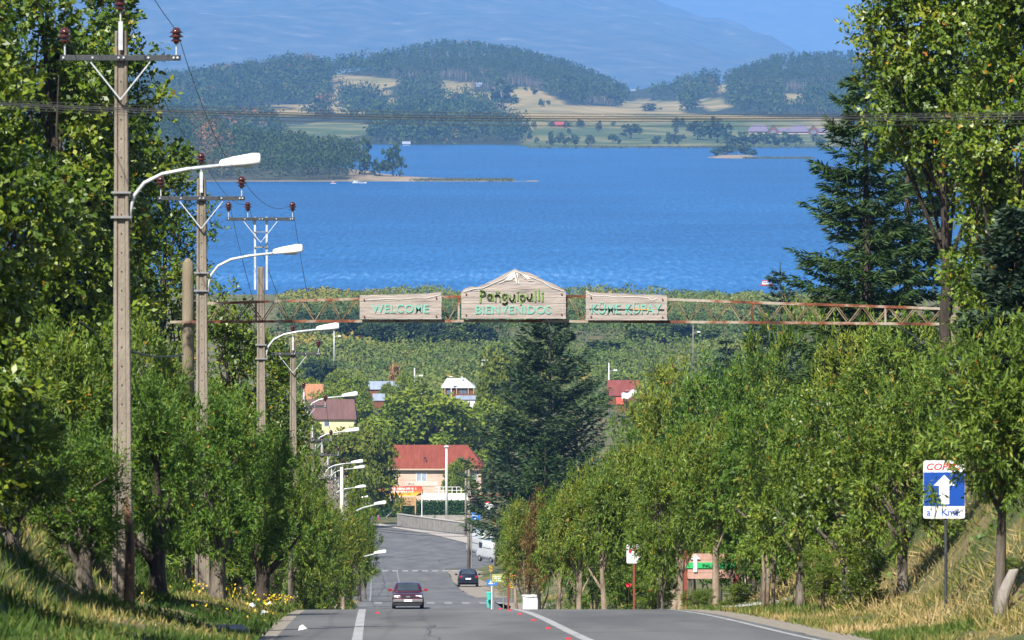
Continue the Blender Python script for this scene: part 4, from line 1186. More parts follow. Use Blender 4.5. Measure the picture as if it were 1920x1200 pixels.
g = 'narrow leaved trees along the right verge'
for V, px, d, top, half, lb, bp in [
    (VF, 1855, 88, 640, 128, 'narrow leaved tree with forked grey trunk nearest the camera at the right edge', 1878),
    (VW[1], 1690, 105, 735, 105, 'narrow leaved tree with a thick mottled trunk left of the blue road sign', 1692),
    (VG, 1590, 113, 790, 95, 'multi stemmed tree behind the small round shrub on the right verge', None),
    (VW[1], 1500, 120, 800, 90, 'olive tree with hidden trunk left of the small round shrub', None),
    (VO2, 1435, 128, 790, 85, 'narrow leaved tree with several slim bare stems on the right verge', None),
    (VT[0], 1345, 140, 835, 72, 'narrow leaved tree above the green arrow signboard', None),
    (VT[1], 1275, 148, 850, 66, 'olive tree right of the small white road sign', None),
    (VW[0], 1240, 143, 865, 58, 'narrow leaved tree hanging over the small white road sign', None),
    (VT[0], 1135, 168, 900, 58, 'pale trunked tree, rightmost of the thick trunks at the road crest', None),
    (VT[1], 1085, 180, 925, 52, 'pale trunked tree in the middle of the thick trunks at the road crest', None),
    (VT[0], 1045, 192, 945, 46, 'pale trunked tree, leftmost of the thick trunks at the road crest', None),
    (VR[0], 1012, 225, 960, 36, 'tree with rusty brown withered foliage on the right verge', None),
    (VT[1], 985, 255, 975, 42, 'olive tree between the rusty brown tree and the blue sign', None),
    (VT[0], 968, 300, 985, 32, 'leafy tree at the left end of the right-hand row, above the small signs', None),
    (VT[0], 970, 420, 960, 34, 'leafy tree beside the parked white van', None),
    (VD[0], 952, 560, 965, 26, 'dark tree half hiding the parked white van', None)]:
    shrub(V, 'narrow_leaved_tree', lb, px, d, top, half, g, rz=px * 0.53, base_px=bp)
g = 'bushy trees behind the right-hand row'
for V, px, d, top, half, lb in [
    (VB[0], 1150, 260, 905, 60, 'fresh yellow-green tree behind the pale trunks of the right verge'),
    (VB[0], 1205, 265, 800, 75, 'yellow-green bushy tree right of the great spruce'),
    (VO[1], 1265, 250, 715, 85, 'tall yellow-green bushy tree below the distant red roof'),
    (VO2, 1345, 235, 735, 90, 'bushy tree in front of the left dark spruce'),
    (VB[1], 1420, 215, 705, 85, 'bushy tree in front of the slim dark spruce'),
    (VW[1], 1500, 200, 615, 85, 'tall bushy tree under the right part of the gantry'),
    (VO[1], 1580, 178, 650, 95, 'olive bushy tree below the dark layered conifers'),
    (VW[0], 1670, 165, 642, 100, 'bushy tree under the right end of the gantry'),
    (VB[1], 1830, 135, 628, 95, 'fresh green bushy tree hiding the right end of the gantry'),
    (VW[1], 1885, 120, 612, 105, 'fresh green bushy tree at the right edge below the cypress'),
    (VG, 1640, 135, 720, 100, 'bushy tree between the mottled trunk and the gantry'),
    (VB[0], 1550, 145, 760, 95, 'olive bushy tree over the gravel path on the right'),
    (VG, 1460, 160, 790, 85, 'bushy tree behind the slim bare stems'),
    (VO[1], 1380, 180, 800, 80, 'olive bushy tree behind the green arrow signboard'),
    (VO2, 1300, 200, 815, 75, 'bushy tree behind the rusty post of the signboard'),
    (VO[0], 1190, 215, 860, 65, 'olive bushy tree behind the small white road sign'),
    (VW[1], 1120, 235, 880, 55, 'bushy tree at the right foot of the great spruce'),
    (VO[1], 1075, 300, 930, 50, 'olive bushy tree in front of the young green fir')]:
    shrub(V, 'bushy_tree', lb, px, d, top, half, g, rz=px * 0.71)
for i, (px, d, top, half, lb) in enumerate([(1620, 107, 1030, 48, 'small round dark leaved shrub on the right verge'), (1545, 112, 1040, 36, 'small leafy shrub left of the round dark one'),
                                          (1385, 130, 1098, 32, 'dark shrub below the green arrow signboard'), (1310, 138, 1108, 28, 'low leafy shrub at the foot of the rusty signboard post'),
                                          (1230, 145, 1085, 34, 'rose bush with red and pink blooms by the small white road sign'), (1905, 92, 1050, 40, 'leafy shrub on the bank at the right edge of the photo'),
                                          (1800, 112, 1010, 50, 'leafy shrub on the dry bank behind the blue road sign')]):
    shrub(VD[0] if i in (0, 2, 5) else VW[i % 2], 'shrub', lb, px, d, top, half, 'shrubs on the right verge', rz=i * 1.2, cat='shrub')
# ------------------------------------------------------------------ utility poles, lamps, wires
M_GALV = mat_noise('galvanised_steel', [(0.3, (0.40, 0.42, 0.44)), (0.7, (0.62, 0.64, 0.66))], 6.0, 0.45, metallic=0.2)
M_GREYST = mat_plain('grey_steel', (0.22, 0.22, 0.22), 0.6)
M_DKSTEEL = mat_noise('dark_steel', [(0.3, (0.025, 0.028, 0.032)), (0.7, (0.06, 0.065, 0.07))], 8.0, 0.55)
M_INSUL = mat_plain('brown_glaze', (0.075, 0.018, 0.016), 0.18, spec=0.6)
M_LAMP = mat_plain('lamp_shell', (0.78, 0.78, 0.76), 0.4, var=0.05)
M_LENS = mat_plain('lamp_lens', (0.55, 0.56, 0.55), 0.2, var=0.05)
M_HOLE = mat_plain('dark_hole', (0.02, 0.018, 0.015), 0.9)
M_POLE = mat_noise('pole_concrete', [(0.28, (0.115, 0.095, 0.072)), (0.5, (0.225, 0.19, 0.15)), (0.72, (0.31, 0.265, 0.215))], 2.2, 0.95, 0.5, stretch=(1, 1, 0.35), bscale=26)
M_WIRE = mat_plain('wire_black', (0.022, 0.022, 0.024), 0.5)
M_CABLE = mat_plain('cable_sheath', (0.03, 0.03, 0.034), 0.6)

def pole_shaft_mesh(H):
    mb = MB()
    w0, w1 = 0.175, 0.095
    for z0, z1 in ((-1.2, H),):
        f = lambda z: w0 + (w1 - w0) * max(z, 0) / H
        for sx in (-1, 1):      # two flanges and a recessed web
            a, b = f(z0), f(z1)
            vs = [(sx*a, -a*.85, z0), (sx*a*.52, -a*.85, z0), (sx*a*.52, a*.85, z0), (sx*a, a*.85, z0),
                  (sx*b, -b*.85, z1), (sx*b*.52, -b*.85, z1), (sx*b*.52, b*.85, z1), (sx*b, b*.85, z1)]
            mb._add(vs, [(0,1,2,3),(7,6,5,4),(0,4,5,1),(1,5,6,2),(2,6,7,3),(3,7,4,0)])
        a, b = f(z0), f(z1)
        vs = [(-a*.53, -a*.58, z0), (a*.53, -a*.58, z0), (a*.53, a*.58, z0), (-a*.53, a*.58, z0), (-b*.53, -b*.58, z1-.01), (b*.53, -b*.58, z1-.01), (b*.53, b*.58, z1-.01), (-b*.53, b*.58, z1-.01)]
        mb._add(vs, [(0,1,2,3),(7,6,5,4),(0,4,5,1),(1,5,6,2),(2,6,7,3),(3,7,4,0)])
    return mb.mesh('shaft', M_POLE, bevel=0.012)

def insulator_mesh():
    prof = [(0.012, 0), (0.03, 0.01), (0.035, 0.03), (0.075, 0.04), (0.04, 0.075), (0.042, 0.085), (0.095, 0.095), (0.05, 0.135), (0.05, 0.145), (0.085, 0.152), (0.05, 0.185), (0.045, 0.21), (0.02, 0.22)]
    return MB().lathe([(a * 1.25, b * 1.2) for a, b in prof], 12).mesh('insulator', M_INSUL, True)
INS_ME = insulator_mesh()
PIN_ME = MB().tube([(0, 0, -0.17), (0, 0, 0.03)], 0.014, 6).mesh('pin', M_GALV)
PH = 9.5
SHAFT_ME = pole_shaft_mesh(PH)
holes = MB()
for k in range(26):
    z = 1.5 + k * 0.30; y = -(0.175 - 0.08 * z / PH) * 0.58
    holes.tube([(0, y - 0.006, z), (0, y + 0.02, z)], 0.012, 8)
HOLES_ME = holes.mesh('bolt_holes', M_HOLE)
ARM_ME = MB().box(-0.95, 0.95, -0.165, -0.110, -0.05, 0.04).mesh('crossarm', M_DKSTEEL, bevel=0.006)
bolts = MB()
for x in (-0.9, -0.44, -0.03, 0.05, 0.44, 0.84, 0.9): bolts.tube([(x, -0.185, 0), (x, -0.160, 0)], 0.018, 8)
BOLT_ME = bolts.mesh('bolt_heads', M_GALV)
BRACE_L = MB().bar((-0.47, -0.19, -0.07), (0.0, -0.19, -0.66), 0.05, 0.02).mesh('brace', M_GALV)
BRACE_R = MB().bar((0.47, -0.215, -0.07), (0.0, -0.215, -0.66), 0.05, 0.02).mesh('brace', M_GALV)
PEAK_ME = MB().box(-0.035, 0.035, -0.135, -0.110, -0.30, 0.15).mesh('peak_bracket', M_GALV)
lampc = [(0.13, 0, 0), (0.14, 0, 0.18), (0.20, 0, 0.40), (0.36, 0, 0.60), (0.64, 0, 0.74), (1.05, 0, 0.82), (1.62, 0, 0.88)]
LARM_ME = MB().tube(lampc, 0.030, 8).mesh('lamp_arm', M_GALV, True)
hd_ = MB()
secs = [(1.55, 0.05, 0.06), (1.58, 0.10, 0.085), (1.75, 0.135, 0.115), (2.08, 0.14, 0.145), (2.18, 0.13, 0.13), (2.20, 0.11, 0.10)]
ring = []
for i, (x, w, h) in enumerate(secs):
    zc = 0.885 + (x - 1.58) * 0.10
    ring.append([(x, math.cos(a) * w, zc + max(math.sin(a), -0.35) * h) for a in [k * math.pi / 5 for k in range(10)]])
vs = [p for rg in ring for p in rg]; fs = []
for i in range(len(secs) - 1):
    for k in range(10): fs.append((i*10+k, i*10+(k+1)%10, (i+1)*10+(k+1)%10, (i+1)*10+k))
fs += [tuple(range(9, -1, -1)), tuple((len(secs)-1)*10 + k for k in range(10))]
hd_._add(vs, fs)
LHEAD_ME = hd_.mesh('lamp_head', M_LAMP, True)
LLENS_ME = MB().box(1.80, 2.10, -0.085, 0.085, 0.842, 0.874).mesh('lamp_lens', M_LENS, bevel=0.012)
CLAMP_ME = MB().box(-0.165, 0.165, -0.145, 0.145, -0.016, 0.016).mesh('clamp', M_GREYST)

def utility_pole(label, loc, rz, group, lamp_z=6.7, lamp=True, arm=True, double=False, top=None):
    t = thing('utility_pole', label, 'utility pole', loc, rz, group)
    link('shaft', SHAFT_ME, t); h = link('bolt_holes', HOLES_ME, t); h['kind'] = 'stuff'
    az = PH - 0.42
    if top == 'ladder':
        az = PH + 1.35
        mb = MB()
        for sx in (-1, 1): mb.box(sx * 0.165 - 0.028, sx * 0.165 + 0.028, -0.05, 0.05, PH - 0.65, az + 0.05)
        mb.build('extension_rail', M_GALV, t)
        for z in (PH + 0.55, PH + 0.98): link('clamp', CLAMP_ME, t, (0, 0, z), 0, (1.15, 0.6, 1.2 if z < PH + 0.8 else 0.6))
    if arm:
        a = link('crossarm', ARM_ME, t, (0, 0, az)); link('bolt_heads', BOLT_ME, a)['kind'] = 'stuff'
        link('brace', BRACE_L, t, (0, 0, az)); link('brace', BRACE_R, t, (0, 0, az))
        if top != 'ladder':
            link('peak_bracket', PEAK_ME, t, (0, 0, PH))
            spots = [(-0.88, az + 0.21), (0.0, PH + 0.30), (0.88, az + 0.21)]
        else:
            spots = [(-0.9, az + 0.21), (-0.36, az + 0.21), (0.9, az + 0.21)]
        for x, z in spots:
            i = link('insulator', INS_ME, t, (x, -0.12, z)); link('pin', PIN_ME, i)
    if lamp:
        l = link('lamp_arm', LARM_ME, t, (0, 0, lamp_z)); link('lamp_head', LHEAD_ME, l); link('lamp_lens', LLENS_ME, l)
        link('clamp', CLAMP_ME, t, (0, 0, lamp_z + 0.06)); link('clamp', CLAMP_ME, t, (0, 0, lamp_z + 0.45), 0, 0.95)
    return t

PG = 'concrete utility poles with street lamps down the left side of the street'
ordinal = ['nearest', 'second nearest', 'third', 'fourth', 'fifth', 'sixth', 'seventh', 'eighth', 'ninth', 'tenth', 'eleventh', 'twelfth', 'thirteenth', 'fourteenth', 'fifteenth', 'sixteenth', 'seventeenth']
pole_at = [(228, 90, 58), (378, 124, 335), (489, 160, 500), (549, 196, 640), (569, 232, 742), (585, 268, 808), (603, 304, 838), (614, 340, 862), (621, 376, 884), (628, 412, 893), (634, 448, 905), (639, 484, 914), (643, 520, 924), (648, 565, 928), (653, 620, 934), (658, 690, 938)]
tops = []
for k, (px, d, ty) in enumerate(pole_at):
    x = px2x(px, d); zt = py2z(ty, d)
    extra = {0: 'its lamp over the water', 1: 'its lamp above the gantry', 2: 'topped by a steel extension',
             3: 'without a lamp, half hidden in leaves', 4: 'beside the brown roof', 5: 'its lamp just below the brown roof'}.get(k, 'counted from the camera')
    utility_pole(f'{ordinal[k]} grey concrete utility pole on the left, {extra}', (x, d, zt - PH), 0, PG, lamp=k not in (3, 9, 11, 12, 14), lamp_z=(6.5, 7.0, 6.85, 8.0, 8.6, 8.6)[k] if k < 6 else 8.4 - 0.9 * ((k * 0.618) % 1),
                 arm=True, top='ladder' if k == 2 else None)
    az = zt - 0.42 + (1.77 if k == 2 else 0)
    tops.append([(x - 0.88, d, az + 0.42), (x + (0 if k != 2 else -0.36), d, (zt + 0.52) if k != 2 else az + 0.42), (x + 0.88, d, az + 0.42)])
p0 = [(px2x(228, 90) + 0.55 + o, 52, float(road_z(52)) + 9.6 + h) for o, h in ((-0.9, 0), (0, .5), (0.9, 0))]
tops.insert(0, p0)
for j, nm in enumerate(('left', 'middle', 'right')):
    pts = []
    for a, b in zip(tops[:-1], tops[1:]):
        A, B = Vector(a[j]), Vector(b[j])
        for i in range(8):
            t = i / 8
            p = A.lerp(B, t); p.z -= 0.35 * 4 * t * (1 - t) * (0.6 if (B - A).length < 30 else 1)
            pts.append(p)
    pts.append(Vector(tops[-1][j]))
    o = MB().tube(pts, [0.0065 if p.y < 170 else 0.009 for p in pts], 5).build('power_line', M_WIRE, smooth=True)
    tag(o, f'thin black power line running over the {nm} insulators of the left-hand poles', 'cable', 'power lines along the left-hand poles')

# other poles
def plain_pole(name, label, px, d, ty, r=0.11, mat=M_POLE, lamp=None, cat='pole', group=None, arm=0.0):
    x = px2x(px, d); zb = gz(x, d); zt = py2z(ty, d)
    t = thing(name, label, cat, (x, d, zb), 0, group)
    MB().tube([(0, 0, -0.4), (0, 0, zt - zb)], [r, r * 0.65], 8).build('shaft', mat, t, smooth=True)
    if lamp == 'flood':
        for sx in (-0.5, 0.4): MB().box(sx - .35, sx + .35, -.25, .15, zt - zb - 0.1 - (sx > 0) * .9, zt - zb + .35 - (sx > 0) * .9).build('floodlight', M_LAMP, t)
    if lamp == 'arm':
        l = MB().tube([(0.05, 0, zt - zb - 2.1), (0.5, 0, zt - zb - 1.75), (1.1, 0, zt - zb - 1.7)], 0.05, 6).build('lamp_arm', M_GALV, t)
        MB().box(1.05, 1.85, -.2, .2, zt - zb - 1.85, zt - zb - 1.55).build('lamp_head', M_LAMP, l)
    if lamp == 'cap':
        MB().lathe([(0.10, zt - zb - 0.05), (0.42, zt - zb + 0.02), (0.40, zt - zb + 0.16), (0.1, zt - zb + 0.22)], 10).build('lamp_head', M_LAMP, t)
    if arm:
        MB().box(-arm, arm, -.06, .06, zt - zb - 0.5, zt - zb - 0.38).build('crossarm', M_DKSTEEL, t)
        for sx in (-arm * .9, 0, arm * .9): link('insulator', INS_ME, t, (sx, 0, zt - zb - 0.36 if sx else zt - zb))
    return t
M_PALEPOLE = mat_noise('pale_pole', [(0.3, (0.46, 0.42, 0.34)), (0.7, (0.62, 0.58, 0.50))], 2, 0.85)
M_WHITEPOLE = mat_plain('white_painted_pole', (0.66, 0.67, 0.68), 0.6, var=0.06)
p = plain_pole('lamp_pole', 'pale cream concrete lamp pole at the road crest, in front of the darker poles', 640, 300, 876, 0.13, M_PALEPOLE, None, 'lamp pole')
for z, a in ((2.0, 0), (4.6, 1)):
    l = MB().tube([(0.1, 0, z), (0.5, 0, z + .55), (1.1, 0, z + .85), (1.75, 0, z + 1.0)], 0.035, 6).build('lamp_arm', M_GALV, p)
    h_ = link('lamp_head', LHEAD_ME, l, (0.15, 0, z + 0.15))
plain_pole('utility_pole', 'grey concrete utility pole on the right side, behind the parked dark car', 879, 543, 880, 0.17, M_POLE, None, 'utility pole', arm=0.9)
plain_pole('utility_pole', 'dark grey pole behind the car pole, near the concrete wall end', 873, 800, 882, 0.17, M_POLE, None, 'utility pole')
plain_pole('utility_pole', 'dark pole beside the parked white van', 930, 560, 978, 0.15, BARK_GREY, None, 'utility pole')
plain_pole('lamp_pole', 'tall white pole with a round lamp in front of the green hedge', 837, 912, 838, 0.24, M_WHITEPOLE, 'cap', 'lamp pole')
g = None
plain_pole('lamp_pole', 'floodlight pole over the dark trees in the willow flats', 685, 1650, 634, 0.22, M_GALV, 'flood', 'lamp pole')
plain_pole('lamp_pole', 'slim lamp pole in the willow flats beside the fourth utility pole', 626, 1500, 618, 0.2, M_GALV, 'arm', 'lamp pole')
plain_pole('lamp_pole', 'lamp pole right of the long grey metal roof', 777, 1280, 690, 0.2, M_GALV, 'arm', 'lamp pole')
plain_pole('lamp_pole', 'lamp pole above the distant red roof on the right', 1142, 1280, 680, 0.22, M_GALV, 'arm', 'lamp pole')
plain_pole('lamp_pole', 'thin lamp pole below the gantry on the right of the willow flats', 1300, 1480, 610, 0.2, M_POLE, 'arm', 'lamp pole')
plain_pole('lamp_pole', 'small lamp beside the white roofed wooden hut', 846, 1238, 707, 0.12, M_GALV, 'cap', 'lamp pole')

# lamps reaching in from the crowded far poles are on their own poles already; the bundle of cables across the view
cb = [(-4.5, 0.10, 0.012), (-4.5, 0.055, 0.010), (-4.5, 0.0, 0.014), (-4.5, -0.04, 0.008), (-4.5, -0.07, 0.010)]
spread = [(187, 207, 214, 214, 208), (190, 213, 219, 218, 212), (192, 217, 223, 222, 217), (195, 222, 227, 227, 222), (199, 229, 236, 236, 229)]
for k, ((_, o_, r_), sp) in enumerate(zip(cb, spread)):
    dd = 72 + k * 0.4
    xs_ = [-150, 640, 1000, 1400, 2080]
    c_ = np.polyfit(xs_, [sp[0] - 5, *sp[1:4], sp[4]], 3)
    pts = [at(px, float(np.polyval(c_, px)), dd) for px in np.linspace(-220, 2140, 40)]
    o = MB().tube(pts, (.004, .006, .009, .006, .004)[k], 6).build('overhead_cable', M_CABLE, smooth=True)
    tag(o, ['topmost', 'second', 'third', 'fourth', 'lowest'][k] + ' black cable of the blurred bundle crossing the view', 'cable', 'blurred cable bundle across the view')
a_, b_ = at(150, 604, 92), at(343, 664, 122)
pts = [a_.lerp(b_, t / 12) - Vector((0, 0, 0.25 * 4 * (t / 12) * (1 - t / 12))) for t in range(13)]
tag(MB().tube(pts, 0.018, 6).build('guy_cable', M_CABLE, smooth=True), 'black cable sloping from behind the nearest pole to the wooden gantry post', 'cable')
pts = [at(1684, 610, 149), at(1720, 634, 146), at(1765, 664, 142)]
tag(MB().tube(pts, 0.016, 6).build('guy_cable', M_CABLE, smooth=True), 'dark cable slanting down from the right end of the gantry', 'cable')
for (y0, y1, d, lb) in [(996, 994, 520, 'upper'), (999, 1001, 505, 'lower')]:
    a_, b_ = at(640, y0 - 14, d), at(965, y1, d + 20)
    pts = [a_.lerp(b_, t / 14) - Vector((0, 0, 0.55 * 4 * (t / 14) * (1 - t / 14))) for t in range(15)]
    tag(MB().tube(pts, 0.018, 5).build('overhead_cable', M_CABLE, smooth=True), f'{lb} thin black cable hanging across the far road in front of the concrete wall', 'cable', 'cables across the far road')

# ------------------------------------------------------------------ the welcome gantry and its three boards
GD = 150.0
M_GANTRY = mat_noise('peeling_gantry_paint', [(0.34, (0.055, 0.02, 0.012)), (0.47, (0.20, 0.065, 0.03)), (0.55, (0.32, 0.27, 0.21)), (0.75, (0.40, 0.36, 0.30))], 1.1, 0.85, 0.5, detail=8, bscale=9)
M_DIAG = mat_noise('rusty_bar', [(0.32, (0.06, 0.035, 0.02)), (0.5, (0.16, 0.11, 0.06)), (0.7, (0.30, 0.26, 0.17))], 2.5, 0.9)
M_POST = mat_noise('weathered_post', [(0.3, (0.12, 0.085, 0.045)), (0.55, (0.23, 0.19, 0.13)), (0.75, (0.30, 0.27, 0.21))], 2.2, 0.95, 0.6, stretch=(1, 1, 0.15), bscale=30)
M_PLANK = mat_noise('weathered_plank', [(0.27, (0.14, 0.115, 0.105)), (0.40, (0.30, 0.255, 0.23)), (0.6, (0.40, 0.345, 0.31)), (0.8, (0.47, 0.41, 0.37))], 3.2, 0.9, 0.5, stretch=(0.35, 1, 3.0), detail=8, bscale=12)
M_SNOW = mat_plain('white_carving_paint', (0.60, 0.57, 0.53), 0.7, var=0.08)
M_TURQ = mat_noise('worn_turquoise_paint', [(0.33, (0.30, 0.33, 0.28)), (0.47, (0.15, 0.40, 0.32)), (0.75, (0.16, 0.50, 0.40))], 9.0, 0.7, detail=6)
M_OLIVEL = mat_plain('olive_letter_paint', (0.17, 0.27, 0.075), 0.6, var=0.1)
M_RUST = mat_noise('rust', [(0.3, (0.08, 0.025, 0.015)), (0.7, (0.22, 0.075, 0.04))], 9, 0.9)

gx = px2x(352, GD)
gb = gz(gx, GD)
gan = thing('gantry', 'rusty steel lattice gantry spanning the road and carrying three wooden welcome boards', 'gantry', (gx, GD, gb))
def gl(px, py, dd=0.0):
    p = at(px, py, GD + dd); return p - Vector((gx, GD, gb))
zt = gl(352, 484).z
MB().tube([(0, 0, -0.6), (0, 0, zt - 0.5), (0, 0, zt - 0.12), (0, 0, zt)], [0.185, 0.155, 0.14, 0.045], 12).build('post', M_POST, gan, smooth=True)
rx = gl(1790, 600).x; rzb = gz(gx + rx, GD) - gb
MB().tube([(rx, 0, rzb - 0.6), (rx, 0, zt - 0.9), (rx, 0, zt - 0.75)], [0.185, 0.15, 0.05], 12).build('post', M_POST, gan, smooth=True)
topy = lambda px: float(np.interp(px, [300, 390, 640, 965, 1120, 1400, 1600, 1800], [572, 569, 561, 554, 556, 567, 573, 580]))
boty = lambda px: float(np.interp(px, [300, 640, 1000, 1400, 1800], [604, 602, 602, 604.5, 608]))
for dd in (-0.22, 0.22):
    for nm, fy, x0 in (('chord', topy, 372), ('chord', boty, 316)):
        pxs = np.linspace(x0, 1785, 20)
        mb = MB()
        pts = [gl(q, fy(q), dd) for q in pxs]
        for a, b in zip(pts[:-1], pts[1:]): mb.bar(a, b, 0.062, 0.066)
        mb.build(nm, M_GANTRY, gan)
nodes = list(np.arange(392, 1790, 25.0))
for k, (q0, q1) in enumerate(zip(nodes[:-1], nodes[1:])):
    for dd in (-0.22, 0.22):
        a = gl(q0 + dd * 10, (boty(q0) if k % 2 == 0 else topy(q0)), dd); b = gl(q1 + dd * 10, (topy(q1) if k % 2 == 0 else boty(q1)), dd)
        MB().bar(a, b, 0.024, 0.024, up=(0, 1, 0)).build('diagonal', M_DIAG, gan)
for q in (860, 1062, 480, 1410, 1660):
    MB().bar(gl(q, topy(q), -0.22), gl(q, boty(q), -0.22), 0.05, 0.05, up=(0, 1, 0)).build('upright', M_GANTRY, gan)
    MB().bar(gl(q, boty(q), -0.22), gl(q, boty(q), 0.22), 0.05, 0.05).build('cross_tie', M_GANTRY, gan)

def text_mesh(name, body, w, h, mat, depth=0.02, shear=0.0, bold=0.0, spacing=1.0):
    """a word as a mesh, w wide and h tall, standing in the xz plane, origin at lower left"""
    cu = bpy.data.curves.new('lettering', 'FONT')
    cu.body = body; cu.size = 1.0; cu.extrude = 0.05; cu.shear = shear; cu.offset = bold; cu.space_character = spacing
    cu.resolution_u = 3
    ob = bpy.data.objects.new('lettering', cu); COL.objects.link(ob)
    dg = bpy.context.evaluated_depsgraph_get()
    me = bpy.data.meshes.new_from_object(ob.evaluated_get(dg))
    bpy.data.objects.remove(ob); bpy.data.curves.remove(cu)
    n = len(me.vertices); co = np.zeros(n * 3, np.float32); me.vertices.foreach_get('co', co); co = co.reshape(-1, 3)
    lo = co.min(0); hi = co.max(0); sp = np.maximum(hi - lo, 1e-6)
    out = np.stack([(co[:, 0] - lo[0]) / sp[0] * w, -(co[:, 2] - lo[2]) / sp[2] * depth, (co[:, 1] - lo[1]) / sp[1] * h], 1)
    me.vertices.foreach_set('co', out.astype(np.float32).ravel())
    me.materials.clear(); me.materials.append(mat); me.name = name; me.update()
    return me

def plank_board(t, outline_top, x0, x1, z_levels, thick, ends=0.0, seed=0):
    """horizontal planks cut to a top outline (list of (x,z), left to right); each plank a part"""
    rr = random.Random(seed)
    xs_ = [p[0] for p in outline_top]; zs_ = [p[1] for p in outline_top]
    for a, b in zip(z_levels[:-1], z_levels[1:]):
        a2, b2 = a + 0.004, b - 0.004
        q = np.linspace(x0, x1, 90)
        h = np.minimum(np.interp(q, xs_, zs_), b2)
        ok = h > a2 + 0.004
        if ok.sum() < 3: continue
        q = q[ok]; h = h[ok]
        poly = [(q[0] - rr.uniform(0, ends), a2)] + [(q[-1] + rr.uniform(0, ends), a2)] + [(float(u), float(v)) for u, v in zip(q[::-1], h[::-1])]
        dy = rr.uniform(-0.006, 0.006)
        MB().prism(poly, -thick / 2 + dy, thick / 2 + dy, 'y').build('plank', M_PLANK, t)

SGD = GD - 0.42
def sign_base(name, label, x0, x1, yb):
    c = at((x0 + x1) / 2, yb, SGD)
    return thing(name, label, 'sign', c, 0, 'wooden boards on the gantry')
S150 = FPX / SGD
def loc2(px, py, c):
    p = at(px, py, SGD); return (p.x - c.x, p.z - c.z)
def add_bolts(t, pts):
    for (x, z) in pts:
        MB().tube([(x, -0.075, z), (x, -0.03, z)], 0.022, 8).build('bolt', M_RUST, t)

# left board
t = sign_base('welcome_board', 'wooden plank board with the word WELCOME in turquoise, left on the gantry', 674, 827, 598.5); c = t.location
top = [loc2(*p, c) for p in [(674, 554), (700, 553), (740, 552.5), (775, 551), (800, 550.5), (815, 548.5), (827, 547)]]
z = lambda y: loc2(750, y, c)[1]
plank_board(t, top, loc2(674, 0, c)[0], loc2(827, 0, c)[0], [0, z(590), z(576), z(565), z(540)], 0.07, 0.015, 1)
x0, z0 = loc2(697, 586.5, c); x1, z1 = loc2(804, 570.5, c)
link('lettering', text_mesh('lettering', 'WELCOME', x1 - x0, z1 - z0, M_TURQ, 0.012, bold=0.012, spacing=1.08), t, (x0, -0.046, z0))
add_bolts(t, [loc2(683, 562, c), loc2(818, 558, c), loc2(683, 593, c), loc2(818, 592, c)])
pts = [loc2(q, y, c) for q, y in [(676, 563), (700, 562), (725, 560), (750, 561), (780, 558.5), (800, 559), (812, 556), (825, 553)]]
mb = MB()
for a, b in zip(pts[:-1], pts[1:]): mb.bar((a[0], -0.046, a[1]), (b[0], -0.046, b[1]), 0.014, 0.012, up=(0, 1, 0))
mb.build('carved_line', M_SNOW, t)
# right board
t = sign_base('welcome_board', 'wooden plank board with the words KÜME KÜPAY in turquoise, right on the gantry', 1099, 1251, 600.5); c = t.location
top = [loc2(*p, c) for p in [(1099, 544.5), (1106, 547.5), (1130, 549.5), (1165, 550.5), (1200, 552), (1235, 553), (1251, 554)]]
z = lambda y: loc2(1175, y, c)[1]
plank_board(t, top, loc2(1099, 0, c)[0], loc2(1251, 0, c)[0], [0, z(590.5), z(580), z(568), z(540)], 0.07, 0.015, 2)
x0, z0 = loc2(1108, 588, c); x1, z1 = loc2(1240, 566, c)
link('lettering', text_mesh('lettering', 'KÜME KÜPAY', x1 - x0, z1 - z0, M_TURQ, 0.012, bold=0.012, spacing=1.05), t, (x0, -0.046, z0))
mb = MB(); a = loc2(1105, 579, c); b = loc2(1186, 579.8, c); mb.bar((a[0], -0.058, a[1]), (b[0], -0.058, b[1]), 0.018, 0.012, up=(0, 1, 0)); mb.build('crack', M_HOLE, t)
mb = MB(); a = loc2(1186.5, 579.8, c); b = loc2(1218, 580.2, c); mb.bar((a[0], -0.058, a[1]), (b[0], -0.058, b[1]), 0.024, 0.012, up=(0, 1, 0)); mb.build('crack_filling', mat_plain('orange_filler', (0.55, 0.28, 0.06), 0.7), t)
mb = MB(); a = loc2(1233, 580.2, c); b = loc2(1245, 580, c); mb.bar((a[0], -0.058, a[1]), (b[0], -0.058, b[1]), 0.022, 0.012, up=(0, 1, 0)); mb.build('crack', M_HOLE, t)
add_bolts(t, [loc2(1108, 557, c), loc2(1242, 561, c), loc2(1108, 593, c), loc2(1242, 594, c)])
pts = [loc2(q, y, c) for q, y in [(1101, 549), (1112, 554), (1140, 555), (1160, 557), (1190, 556), (1215, 558), (1222, 563), (1231, 560)]]
mb = MB()
for a, b in zip(pts[:-1], pts[1:]): mb.bar((a[0], -0.046, a[1]), (b[0], -0.046, b[1]), 0.016, 0.012, up=(0, 1, 0))
mb.build('carved_line', M_SNOW, t)
